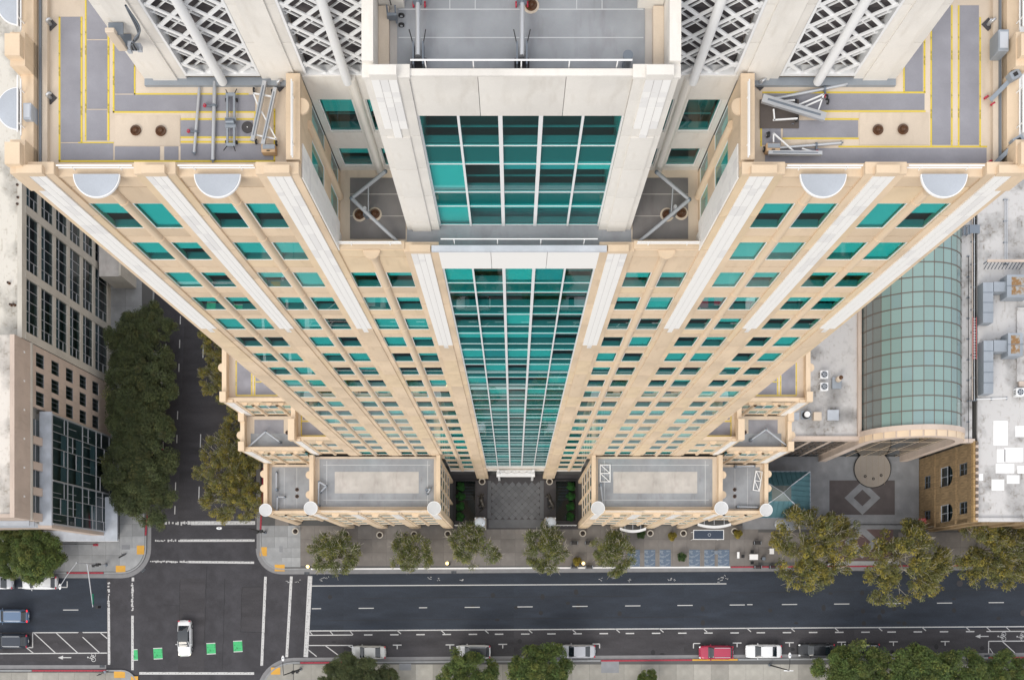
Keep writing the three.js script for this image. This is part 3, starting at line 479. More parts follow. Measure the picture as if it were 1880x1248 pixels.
// terraces over the middle bays and the middle front
const TY = 88.9;
TB('terrace_deck', M.membrane, -8.2, 8.2, 88.3, TY, -19.6, -15.95);
for (const s of [-1, 1]) {
  const X = (a, b) => s < 0 ? [-b, -a] : [a, b];
  TB('terrace_border', M.deckBeige, ...X(5.15, 8.2), TY, TY + 0.012, -19.5, -15.95);
  TB('terrace_membrane', M.membraneDark, ...X(5.2, 7.75), TY + 0.012, TY + 0.03, -19.05, -16.25);
  for (const z of [-18.3, -17.3]) TB('membrane_seam', M.membranePale, ...X(5.2, 7.75), TY + 0.03, TY + 0.034, z - 0.015, z + 0.015);
  TB('terrace_parapet', M.beigeLight, ...X(5.2, 8.2), TY, 89.55, -15.95, -15.6);
  railing(tower, [[TX + s * 5.3, 89.55, -15.75], [TX + s * 8.1, 89.55, -15.75]], 0.42, 1, [0.55, 1]);
  // wall behind the terrace and the return wall of the wing
  const fB = frame(tower, TX, -19.35), fR = frame(tower, TX + s * 8.2, -17.4, s < 0 ? Math.PI / 2 : -Math.PI / 2);
  const xs = s < 0 ? [[-7.95, -6.62], [-6.1, -5.1]] : [[6.62, 7.95], [5.1, 6.1]];
  FB(fB, 'wall_panel', M.stoneWhite, ...X(5, 8.2), 95.45, 97.2, -0.4, -0.05); FB(fB, 'wall_panel', M.stoneWhite, ...X(5, 8.2), 91.15, 92.65, -0.4, -0.05); FB(fB, 'wall_panel', M.stoneWhite, ...X(5, 8.2), 88.9, 89.3, -0.4, -0.05);
  for (const [y1, y0] of [[95.45, 92.65], [91.15, 89.3]]) { for (const [a, b] of xs) windowAt(fB, (a + b) / 2, y1, b - a, y1 - y0, -0.15, s < 0 ? 0.5 : 0.12); FB(fB, 'wall_panel', M.stoneWhite, ...X(6.1, 6.62), y0, y1, -0.4, -0.05); FB(fB, 'wall_panel', M.stoneWhite, ...X(7.95, 8.2), y0, y1, -0.4, -0.05); }
  put(fB, 'half_column', cylG(0.17, 0.17, 8.3, 14), M.stoneWhite, s * 6.36, 93.1, 0);
  TB('building_core', M.interior, ...X(5, 8.2), TY, 96.4, -22, -20.6); TB('floor_slab', M.carpet, ...X(5, 8.2), 91.7, 92, -20.6, -19.8);
  // return wall with two bays of windows
  const spans = [[-1.95, -0.9], [-0.55, 0.5]], q = s < 0 ? 1 : -1, tt = (a, b) => [Math.min(q * a, q * b), Math.max(q * a, q * b)];
  for (const [y0, y1] of [[95.3, 97.3], [91.2, 92.6], [88.9, 89.3]]) FB(fR, 'wall_panel', M.beige, ...tt(-1.5, 1.92), y0, y1, -0.35, 0);
  for (const [y1, y0] of [[95.3, 92.6], [91.2, 89.3]]) { for (const [a, b] of spans) windowAt(fR, q * (a + b) / 2 * -1, y1, b - a, y1 - y0, -0.05, 0.8); for (const [a, b] of [[0.55, 0.9], [-1.6, -0.5], [-1.95, -1.95]]) if (b > a) FB(fR, 'wall_panel', M.beige, Math.min(q * a, q * b), Math.max(q * a, q * b), y0, y1, -0.35, 0); }
  put(fR, 'half_column', cylG(0.17, 0.17, 7, 12), M.beige, q * 0.72, 92.6, 0.02);
  put(fR, 'capital_disc', cylG(0.3, 0.3, 0.12, 20), M.beigeLight, q * 0.72, 97.5, 0.05);
  tilesOn(fR, Math.min(q * -0.55, q * -1.85), Math.max(q * -0.55, q * -1.85), 89.4, 97.3, 0.04, true);
  FB(fR, 'parapet', M.beigeLight, ...tt(-1.3, 1.9), 97.3, 97.62, -0.5, 0.02);
}
for (const [x0, x1] of [[-3.66, -1.3], [-1.28, 1.28], [1.3, 3.66]]) TB('front_panel', M.tileWhite, x0, x1, 87.05, 89.55, -15.75, -15.5);
TB('coping', M.copingPale, -3.95, 3.95, 89.56, 89.72, -15.68, -15.42);
railing(tower, [[TX - 3.5, 89.3, -15.8], [TX + 3.5, 89.3, -15.8]], 0.9, 3);
// the raised middle block
for (const s of [-1, 1]) {
  const fM = frame(tower, TX, -16.6), X = (a, b) => s < 0 ? [-b, -a] : [a, b];
  let y = 102.4, i = 0; while (y > TY + 0.05) { const b = Math.max(TY, y - (i ? 2.75 : 4.1)); if (i) FB(fM, 'pier_panel', M.stoneWhite, ...X(3.64, 5.1), b + 0.012, y - 0.012, -2.9, -0.07); else { FB(fM, 'pier_panel', M.stoneWhite, ...X(3.64, 5.1), b + 0.012, 100.88, -2.9, -0.07); FB(fM, 'pier_panel', M.stoneWhite, ...X(3.64, 5.1), 100.88, y - 0.012, -0.36, -0.07); } FB(fM, 'pier_face', M.stoneWhite, ...X(4.02, 4.86), b + 0.012, y - 0.012, -0.07, i ? 0 : -0.05); y = b; i++; }
  tilesOn(fM, ...X(4.02, 4.86), 99.0, 102.4, -0.02, true);
  FB(fM, 'pier_cap', M.stoneWhite, ...X(3.6, 5.14), 102.4, 102.5, -0.45, -0.02); FB(fM, 'pier_cap', M.stoneWhite, ...X(4.0, 4.88), 102.42, 102.75, -0.3, 0.02);
  FB(fM, 'side_parapet', M.stoneWhite, ...X(4.75, 5.12), 102.4, 102.7, -5.5, -0.45); FB(fM, 'side_wall', M.stoneWhite, ...X(4.76, 5.1), TY, 102.4, -6, -2.92); FB(fM, 'side_wall', M.stoneWhite, ...X(4.76, 5.1), 100.9, 102.4, -2.9, -0.38);
  FB(fM, 'roof_kerb', M.deckBeige, ...X(4.4, 4.75), 101.2, 101.45, -2.95, -0.45);
  FB(fM, 'roof_house_wall', M.stoneWhite, ...X(3.9, 4.74), 101.2, 107, -7, -3.0);
}
for (const [x0, x1] of [[-3.63, -1.42], [-1.4, 1.45], [1.47, 3.63]]) TB('front_panel', M.stoneWhite, x0, x1, 99.65, 102.35, -16.98, -16.75);
TB('parapet_coping', M.stoneWhite, -3.63, 3.63, 102.35, 102.42, -16.95, -16.72);
TB('roof_deck', M.membranePale, -4.7, 4.7, 100.9, 101.2, -26, -16.98);
TB('roof_membrane', M.membrane, -4.15, 4.15, 101.2, 101.22, -26, -17.6);
TB('membrane_seam', M.seam, -4.1, 4.1, 101.22, 101.226, -18.63, -18.6); TB('membrane_seam', M.seam, -4.1, 4.1, 101.22, 101.226, -19.58, -19.545);
for (const x of [-2.4, -1.55, 1.85, 2.7]) TB('membrane_seam', M.seam, x, x + 0.03, 101.22, 101.227, -21, -19.55);
TB('building_core', M.interior, -3.6, 3.6, TY, 100.8, -26, -18.6);
for (const y of [91.9, 96.0]) TB('floor_slab', M.carpet, -3.6, 3.6, y - 0.3, y, -18.6, -17.05);
railing(tower, [[TX - 3.55, 101.9, -17.05], [TX + 3.55, 101.9, -17.05]], 0.85, 4);
// wing roofs
const WY = 96.8;
for (const s of [-1, 1]) {
  const X = (a, b) => s < 0 ? [-b, -a] : [a, b];
  TB('roof_deck', M.deckBeige, ...X(8.3, 18.2), 96.4, WY, -36, -15.9);
  TB('parapet', M.beigeLight, ...X(8.3, 18.2), 97.3, 97.42, -16.05, -15.55); TB('parapet', M.beige, ...X(8.3, 18.2), WY, 97.3, -15.9, -15.87);
  TB('parapet', M.beigeLight, ...X(18.2, 18.66), 96.4, 97.35, -36, -15.95); TB('parapet_ledge', M.deckBeige, ...X(17.85, 18.19), WY, 97.0, -36, -16.05); TB('drain_pipe', M.steelDark, ...X(18.05, 18.13), 97.0, 97.08, -36, -16.1);
  for (const c of [15.74, 11.25]) railing(tower, [[TX + s * c - 1.4, 97.42, -15.8], [TX + s * c + 1.4, 97.42, -15.8]], 0.4, 1, [0.5, 1]);
  railing(tower, [[TX + s * 8.42, 97.62, -18.9], [TX + s * 8.42, 97.62, -16.1]], 0.35, 1, [0.5, 1]);
  const fW = frame(tower, TX + s * 18.7, -18.05, s < 0 ? -Math.PI / 2 : Math.PI / 2);
  for (const z of [2.0, -1.95, -5.7].map((k) => -s * k)) { FB(fW, 'pier_cap', M.beigeLight, z - 0.62, z + 0.62, 96.4, 98.0, -0.5, 0.05); FB(fW, 'pier_cap', M.beigeLight, z - 0.4, z + 0.4, 98.0, 98.3, -0.45, 0.1); }
  for (const z of [0, -3.9].map((k) => -s * k)) { capital(fW, z, 97.5, 0.8, 0.2, 1.4, 0); }
  railing(tower, [[TX + s * 18.55, 97.35, -19.1], [TX + s * 18.55, 97.35, -17]], 0.5, 1, [0.5, 1]); railing(tower, [[TX + s * 18.55, 97.35, -23], [TX + s * 18.55, 97.35, -20.9]], 0.5, 1, [0.5, 1]);
}
const padOn = (name, m, u0, u1, v0, v1, h, y) => { const [x0, z0] = at(u0, v0, h), [x1, z1] = at(u1, v1, h); B(tower, name, m, x0, x1, h, h + y, z0, z1); };
for (const [a, b, c, d] of [[111, 147, 31, 261], [111, 207, 263, 294], [159, 196, -20, 72], [159, 196, 74, 200], [158, 195, 202, 258], [210, 245, 40, 172], [210, 468, 174, 204], [210, 293, 269, 294], [301, 327, 269, 294], [331, 503, 264, 294], [331, 464, 221, 250],
  [1400, 1698, 172, 202], [1662, 1695, 40, 168], [1712, 1746, 10, 266], [1763, 1798, 10, 266], [1405, 1812, 272, 301], [1400, 1434, 221, 266], [1438, 1576, 221, 252]]) padOn('walkway_pad', M.padGrey, a, b, c, d, WY, 0.012);
for (const [a, b, c, d] of [[107, 110, 31, 297], [107, 504, 294.5, 297.5], [147.5, 150.5, 31, 262], [143, 208, 261, 263], [155.5, 158, -20, 258], [197, 200, -20, 258], [206.5, 209.5, 40, 207], [206.5, 470, 204.5, 207], [245.5, 248, 100, 174], [245.5, 456, 171.5, 174], [331, 466, 217.5, 220], [331, 466, 251, 253.5], [331, 470, 259, 262], [466.5, 469.5, 207, 254], [502, 505, 200, 297],
  [1400, 1700, 168.5, 171], [1500, 1700, 203, 205.5], [1696.5, 1699.5, 60, 170], [1659, 1661.5, 110, 169], [1709, 1711.5, 40, 268], [1747, 1749.5, 10, 267], [1759.5, 1762, 10, 267], [1799, 1801.5, 32, 269], [1540, 1813, 268, 270.5], [1430, 1812, 302, 304.5], [1437, 1577, 253, 255.5], [1510, 1577, 217.5, 220], [1396.5, 1399, 221, 269]]) padOn('yellow_line', M.yellow, a, b, c, d, WY, 0.017);
for (const [a, b, c, d] of [[211, 330, 212, 268], [1578, 1706, 207, 266]]) padOn('drain_basin', M.deckBeige, a, b, c, d, WY, 0.02);
// penthouse walls with lattice screens
const PZ = -19.5;
for (const s of [-1, 1]) {
  const fP = frame(tower, TX, PZ), X = (a, b) => s < 0 ? [-b, -a] : [a, b];
  for (const [a, b] of [[12.6, 14.2], [8.1, 9.75]]) { let y = WY; for (const t of [99.4, 101.7, 104, 108]) { FB(fP, 'penthouse_panel', M.stoneWhite, ...X(a, b), y + 0.012, t - 0.012, -0.6, 0.05); y = t; } FB(fP, 'penthouse_panel', M.stoneWhite, ...X(a + 0.35, b - 0.35), WY, 108, -0.5, 0.12); }
  TB('penthouse_side', M.stoneWhite, ...X(14.0, 14.19), WY, 108, -36, PZ - 0.6);
  TB('penthouse_base', M.duct, ...X(8.3, 14.2), WY, WY + 0.15, PZ, PZ + 0.3);
  for (const [a, b] of [[9.76, 12.59], [5.12, 8.09]]) {
    const y0 = 97.15, y1 = 104.4, cx = (a + b) / 2, w = b - a;
    FB(fP, 'screen_frame', M.whiteMetal, ...X(a, b), y0, y0 + 0.14, -0.3, 0.06); FB(fP, 'screen_frame', M.whiteMetal, ...X(a, a + 0.09), y0 + 0.14, y1, -0.3, 0.06); FB(fP, 'screen_frame', M.whiteMetal, ...X(b - 0.09, b), y0 + 0.14, y1, -0.3, 0.06);
    FB(fP, 'screen_head', M.stoneWhite, ...X(a, b), y1, 108, -0.5, 0.05); FB(fP, 'plenum_back', M.black, ...X(a, b), y0, y1, -1.0, -0.9);
    for (let y = y0 + 0.25; y < y1; y += 0.3) put(fP, 'louver_slat', boxG(w - 0.2, 0.03, 0.4), M.louver, s * cx, y, -0.5).rotation.x = 0.6;
    // crossing diagonal bars, broad ones and slender ones between them
    const clip = (k, sl) => { const pts = []; const xl = a + 0.09, xr = b - 0.09, yb = y0 + 0.14, yt = y1; const f = (x) => sl * (x - cx) + k; let xa = xl, xb = xr, ya = f(xa), yb2 = f(xb); const cut = (x0, v0, x1, v1) => { let p = [x0, v0], q = [x1, v1]; const lim = (P, Q) => { if (P[1] < yb) { const t = (yb - P[1]) / (Q[1] - P[1]); return [P[0] + t * (Q[0] - P[0]), yb]; } if (P[1] > yt) { const t = (yt - P[1]) / (Q[1] - P[1]); return [P[0] + t * (Q[0] - P[0]), yt]; } return P; }; if ((v0 < yb && v1 < yb) || (v0 > yt && v1 > yt)) return null; return [lim(p, q), lim(q, p)]; }; return cut(xa, ya, xb, yb2); };
    for (let i = 0; i < 18; i++) for (const sl of [-1, 1]) { const c = clip(y0 - 1.8 + i * 0.62, sl * 1.0); if (!c) continue; const L = Math.hypot(c[1][0] - c[0][0], c[1][1] - c[0][1]); if (L < 0.15) continue; const broad = i % 2 === 0; const m = put(fP, broad ? 'lattice_bar' : 'lattice_rod', boxG(L, broad ? 0.14 : 0.05, 0.05), M.whiteMetal, s * (c[0][0] + c[1][0]) / 2, (c[0][1] + c[1][1]) / 2, (broad ? -0.02 : -0.16) + (sl > 0 ? 0.012 : -0.02)); m.rotation.z = s * Math.atan2(c[1][1] - c[0][1], c[1][0] - c[0][0]); }
    put(fP, 'screen_column', cylG(0.17, 0.17, y1 - 97.1, 18), M.whiteMetal, s * (a > 9 ? 11.2 : 6.5), (y1 + 97.1) / 2, 0.25);
  }
}
part('lower_tiles', merge(tileBuild.rest), M.tileWhite, tower).userData.kind = 'stuff';
TB('penthouse_roof', M.membranePale, -14.2, 14.2, 108, 108.3, -36, -22.2); for (const s of [-1, 1]) TB('penthouse_roof', M.membranePale, ...(s < 0 ? [-14.2, -5.2] : [5.2, 14.2]), 108, 108.3, -22.2, PZ);

// ---------------------------------------------------------------- stepped podium wings at the foot of the tower
function podium(s, label) {
  const o = thing('podium_wing', label, 'building', [TX + s * 21, 0, -20], 0, undefined), X = (a, b) => s < 0 ? [-b, -a] : [a, b];
  const PB = (name, m, a, b, y0, y1, z0, z1) => { const [p, q] = X(a, b); return B(o, name, m, p + TX, q + TX, y0, y1, z0, z1); };
  const r = rng(s + 40), drops = () => r() < 0.3 ? 0.9 : r() < 0.5 ? 0.5 : 0.1;
  const F = (z) => frame(o, TX, z);
  const block = (x0, x1, zf, zb, y0, y1, deck) => { PB('block_core', M.interior, x0 + 0.5, x1 - 0.3, y0, deck - 0.15, zb, zf - 0.75); PB('roof_deck', M.deckBeige, x0 + 0.2, x1 - 0.2, deck - 0.12, deck, zb, zf - 0.4); };
  const pierP = (f, a, b, y0, y1, tile, cap = true) => { const [p, q] = X(a, b); pier(f, p, q, y0, y1, { tile, cap, t0: p + 0.28, t1: q - 0.28 }); };
  // block over the pavement
  const fA = F(-8.76), rowsA = [21.3, 17.25, 13.2, 9.15].map((t) => [t, 1.85]);
  block(8.4, 22.95, -8.76, -15.35, 0.2, 24, 23);
  for (const c of [11.25, 15.75, 20.2]) { bay(fA, s * c, 1.5, rowsA, 6.2, 23.7, { drops, colTop: 22.4 }); capital(fA, s * c, 23.3, 0.42, 0.2, 0.9, -0.16, M.beigeLight); FB(fA, 'street_glass', M.greyGlass, ...X(c - 1.5, c + 1.5), 0.2, 6.1, -0.9, -0.8); }
  pierP(fA, 12.76, 14.24, 0.15, 23.9, [17.2, 23.8]); pierP(fA, 17.26, 18.69, 0.15, 23.9, [17.2, 23.8]); pierP(fA, 8.4, 9.74, 0.15, 23.9, [17.2, 23.8], false); pierP(fA, 21.71, 22.95, 0.15, 23.9, [17.2, 23.8], false);
  PB('parapet', M.beigeLight, 9.0, 22.5, 23.0, 24.0, -9.3, -8.98); PB('parapet', M.beigeLight, 8.42, 8.85, 23, 24, -15.4, -9.3); PB('parapet', M.beigeLight, 22.5, 22.95, 23, 24, -15.4, -9.3);
  railing(o, [[TX + s * 9.9, 24, -9.1], [TX + s * 21.6, 24, -9.1]], 0.3, 4);
  const column = (x, z, top, y0 = 0.15) => { const c = PB('round_column', M.beigeLight, x - 0.1, x + 0.1, y0, top, z - 0.1, z + 0.1); c.geometry = cylG(0.62, 0.62, top - y0, 24); const d = part('column_cap', cylG(0.76, 0.7, 0.3, 32), M.capWhite, o, c.position.x, top + 0.15, c.position.z); part('cap_ring', new THREE.TorusGeometry(0.73, 0.035, 8, 32).rotateX(Math.PI / 2), M.whiteMetal, d, 0, 0.15, 0); };
  column(9.0, -9.4, 24.9); column(22.55, -9.4, 24.9); column(29.45, -9.86, 17.1);
  // wall towards the court
  const fI = frame(o, TX + s * 8.4, -12.1, s < 0 ? Math.PI / 2 : -Math.PI / 2);
  for (const c of [-1.45, 1.45]) bay(fI, c, 1.3, [21.3, 17.25, 13.2, 9.15].map((t) => [t, 2.2]), 5.8, 23.7, { drops, col: false, gap: 0.12, glass: M.glassDark });
  for (const [a, b] of [[-3.2, -2.76], [-0.14, 0.14], [2.76, 3.2]]) pier(fI, a, b, 0.2, 23.7, { cap: false, t0: a + 0.1, t1: b - 0.1 });
  FB(fI, 'street_glass', M.greyGlass, -2.7, 2.7, 0.2, 5.7, -0.6, -0.5);
  // outer, lower block
  block(23.0, 29.9, -9.34, -15.4, 0.2, 16.6, 15.8);
  const fB = F(-9.34), rowsB = [[13.2, 1.85], [9.15, 1.85]];
  for (const c of [24.95, 27.55]) { bay(fB, s * c, 1.29, rowsB, 6.2, 16.3, { drops, colTop: 15.2 }); FB(fB, 'street_glass', M.greyGlass, ...X(c - 1.29, c + 1.29), 0.2, 6.1, -0.9, -0.8); }
  pierP(fB, 28.85, 29.9, 0.15, 16.4, [11, 16.3], false); pierP(fB, 22.96, 23.65, 0.15, 16.4, undefined, false);
  PB('parapet', M.beigeLight, 23.0, 29.3, 15.8, 16.6, -9.85, -9.5); PB('parapet', M.beigeLight, 29.45, 29.9, 15.8, 16.6, -15.4, -9.9);
  // middle terrace
  block(23.0, 29.9, -15.4, -19.4, 15.8, 26.6, 25.7);
  const fC = F(-15.4);
  for (const c of [24.75, 27.25]) { bay(fC, s * c, 1.24, [[23.7, 1.75], [19.6, 1.75]], 15.8, 26.2, { drops, colTop: 24.6 }); for (const d of [-0.62, 0.62]) capital(fC, s * (c + d), 25.6, 0.3, 0.12, 0.8, -0.16, M.beigeLight); }
  pierP(fC, 28.5, 29.9, 15.8, 26.3, [17, 26.2]);
  PB('parapet', M.beigeLight, 23.0, 29.4, 25.7, 26.6, -15.9, -15.56); PB('parapet', M.beigeLight, 29.45, 29.9, 25.7, 26.6, -19.4, -15.9);
  // upper terrace
  block(22.9, 29.9, -19.4, -44, 25.7, 33.4, 32.5);
  const fD = F(-19.4);
  for (const c of [24.75, 27.25]) { bay(fD, s * c, 1.24, [[30.9, 1.6], [27.9, 1.5]], 25.7, 33.0, { drops, colTop: 31.4 }); for (const d of [-0.62, 0.62]) capital(fD, s * (c + d), 32.4, 0.3, 0.12, 0.8, -0.16, M.beigeLight); }
  pierP(fD, 28.5, 29.9, 25.7, 33.2, [25.9, 33.1]);
  PB('parapet', M.beigeLight, 23.0, 29.4, 32.5, 33.4, -19.9, -19.56); PB('parapet', M.beigeLight, 29.45, 29.9, 32.5, 33.4, -44, -19.9);
  // terrace beside the shaft
  block(18.75, 22.85, -15.5, -44, 23, 33.2, 32.3);
  const fE = F(-15.5);
  bay(fE, s * 20.25, 1.44, [[30.4, 1.75], [26.4, 1.75]], 23, 32.8, { drops, colTop: 31.2 }); capital(fE, s * 20.25, 32.2, 0.36, 0.2, 0.9, -0.16, M.beigeLight);
  pierP(fE, 21.7, 22.85, 23, 33.0, [23.2, 32.9]);
  PB('parapet', M.beigeLight, 18.8, 22.4, 32.3, 33.2, -16, -15.66); PB('parapet', M.beigeLight, 22.4, 22.85, 32.3, 33.6, -44, -16); PB('parapet_pier', M.beigeLight, 22.35, 23.0, 33.2, 34.3, -17.6, -15.5);
  for (const [x, z, y] of [[29.9, -12.5, 16.4], [29.9, -14.2, 16.4], [22.95, -11, 23.8], [22.95, -13.2, 23.8], [29.9, -17.2, 26.4], [29.9, -23, 33.2]]) { const f = frame(o, TX + s * x, z, s < 0 ? -Math.PI / 2 : Math.PI / 2); capital(f, 0, y, 0.45, 0.15, 0.9, 0, M.beigeLight); }
  for (const [z, y] of [[-15.9, 26.6], [-19.1, 26.6], [-19.9, 33.4], [-27.5, 33.4]]) PB('parapet_pier', M.beigeLight, 29.35, 29.98, y, y + 0.6, z - 0.5, z + 0.5);
  for (const [x, y0, y1, z0, z1] of [[29.86, 0.2, 15.9, -15.4, -10.4], [29.86, 0.2, 25.8, -19.4, -15.9], [29.86, 0.2, 32.6, -44, -19.9], [22.93, 15.8, 23.1, -15.4, -9.6], [22.83, 25.7, 32.4, -19.3, -16]]) PB('side_wall', M.beige, x - 0.25, x, y0, y1, z0, z1);
  // roof surfaces
  const pad = (m, name, a, b, z0, z1, y, t) => PB(name, m, a, b, y, y + t, z0, z1);
  pad(M.membrane, 'roof_membrane', 9.2, 22, -15.1, -9.75, 23, 0.012); pad(M.membranePale, 'roof_membrane', 10.9, 20.3, -13.65, -11.25, 23.012, 0.008);
  for (const z of [-14.4, -10.5]) pad(M.seam, 'membrane_seam', 9.6, 21.6, z - 0.03, z + 0.03, 23.012, 0.005); for (const x of [9.9, 21.2]) pad(M.seam, 'membrane_seam', x - 0.03, x + 0.03, -14.9, -10, 23.012, 0.006);
  pad(M.membrane, 'roof_membrane', 23.3, 29.1, -15.1, -10.1, 15.8, 0.012); for (const x of [24.6, 26.1, 27.6]) pad(M.seam, 'membrane_seam', x, x + 0.04, -15, -10.2, 15.812, 0.005);
  pad(M.membrane, 'roof_membrane', 23.1, 29, -17.5, -16.1, 25.7, 0.012); pad(M.padGrey, 'roof_membrane', 25.4, 28.6, -19.0, -17.5, 25.7, 0.014);
  for (const [a, b, z0, z1] of [[27.2, 28.6, -30, -20.4], [24.6, 26.7, -30, -20.4], [23.0, 24.3, -21.5, -20.4]]) pad(M.padGrey, 'walkway_pad', a, b, z0, z1, 32.5, 0.012);
  for (const [a, b, z0, z1] of [[28.65, 28.75, -30, -20.3], [27.05, 27.15, -30, -20.3], [26.75, 26.85, -30, -20.3], [23, 28.7, -20.35, -20.25], [23, 26.7, -21.75, -21.65]]) pad(M.yellow, 'yellow_line', a, b, z0, z1, 32.5, 0.018);
  pad(M.padGrey, 'walkway_pad', 19, 22, -17.6, -16.3, 32.3, 0.012); pad(M.padGrey, 'walkway_pad', 20.9, 21.9, -24, -17.9, 32.3, 0.012);
  for (const [a, b, z0, z1] of [[19, 22.1, -17.75, -17.65], [19, 22.1, -16.25, -16.15], [20.75, 20.85, -24, -17.8], [22.0, 22.1, -24, -16.2]]) pad(M.yellow, 'yellow_line', a, b, z0, z1, 32.3, 0.018);
  for (const [x, z, y] of [[26.1, -12.4, 15.8], [26.1, -11.6, 15.8], [25.0, -17.6, 25.7]]) { const m = part('roof_drain', cylG(0.2, 0.22, 0.12, 16), M.rustMetal, o, TX + s * x - o.position.x, y + 0.06, z + 20); part('strainer', cylG(0.1, 0.14, 0.1, 12), M.black, m, 0, 0.1, 0); }
  return o;
}
podium(-1, 'beige stepped podium wing beside the tree-lined side street');
podium(1, 'beige stepped podium wing beside the teal pyramid roof');

// ---------------------------------------------------------------- buildings across the side street
{
  const o = thing('grey_office_building', 'pale grey stone office building with tall dark window strips', 'building', [-62, 0, -45]), f = frame(o, -54.4, 0, Math.PI / 2);
  B(o, 'building_core', M.interior, -75, -55.4, 0.1, 24, -75, -28.3); B(o, 'roof', mat(lin(0.62, 0.59, 0.53), 0.9, { map: T.coating }), -75, -54.9, 24, 24.15, -75, -28.3); B(o, 'parapet', M.greyStone, -54.9, -54.4, 23.7, 24.45, -75, -28.3);
  const rw = rng(19), L = (z) => -z;                                         // local x of a wall that faces east
  const floors = [[23.4, 20.6], [19.9, 16.9], [16.2, 13.2], [12.5, 9.5], [8.8, 5.8], [5.1, 1.2]], zs = [-28.3, -35.2, -42.4, -49.6, -57];
  for (let b = 0; b + 1 < zs.length; b++) {
    const a0 = L(zs[b]), a1 = L(zs[b + 1]);
    FB(f, 'stone_pier', M.greyStone, a0, a0 + 0.9, 0.1, 23.7, -0.5, 0.06);
    floors.forEach(([t, u], k) => {
      const prev = k ? floors[k - 1][1] : 23.7; FB(f, 'stone_band', M.greyStone, a0 + 0.9, a1, t, prev, -0.5, 0);
      const w = a1 - a0 - 0.9, g = put(f, 'window', paneG(w, t - u), M.glassDark, (a0 + 0.9 + a1) / 2, (t + u) / 2, -0.15); if (rw() > 0.45) part('blind', boxG(w - 0.1, (t - u) * (0.2 + 0.5 * rw()), 0.03), M.blindGrey, g, 0, (t - u) * 0.25, -0.15);
      const bars = []; for (let i = 1; i < 5; i++) bars.push(boxAt(0.07, t - u, 0.08, -w / 2 + w * i / 5, 0, 0)); bars.push(boxAt(w, 0.07, 0.08, 0, (t - u) * 0.18, 0), boxAt(w * 0.2, 0.06, 0.08, -w * 0.4, -(t - u) * 0.2, 0)); part('glazing_bars', merge(bars), M.steel, g, 0, 0, 0.02);
    });
    FB(f, 'stone_band', M.greyStone, a0 + 0.9, a1, 0.1, 1.2, -0.5, 0);
  }
  for (const [u, v] of [[33, 341], [34, 364], [33, 376], [16, 520], [20, 560], [26, 690 - 130]]) { const [x, z] = at(u, v, 24.2); const m = part('roof_pipe', cylG(0.14, 0.16, 0.4, 12), M.rustMetal, o, x + 62, 24.35, z + 45); part('pipe_mouth', cylG(0.09, 0.09, 0.05, 10), M.black, m, 0, 0.2, 0); }
}
{
  const o = thing('low_annex', 'low grey annex with a dark garage opening behind shade trees', 'building', [-51.6, 0.14, -43]);
  B(o, 'walls', M.greyStone, -53.9, -51.2, 0.14, 5.0, -50, -41.2); B(o, 'roof', M.membranePale, -53.9, -51.2, 5.0, 5.15, -50, -41.2); B(o, 'parapet', M.greyStone, -51.2, -50.95, 0.14, 5.5, -50, -41.2); B(o, 'garage_opening', M.ribBrown, -50.95, -50.9, 0.14, 3.2, -46.5, -42.8);
}
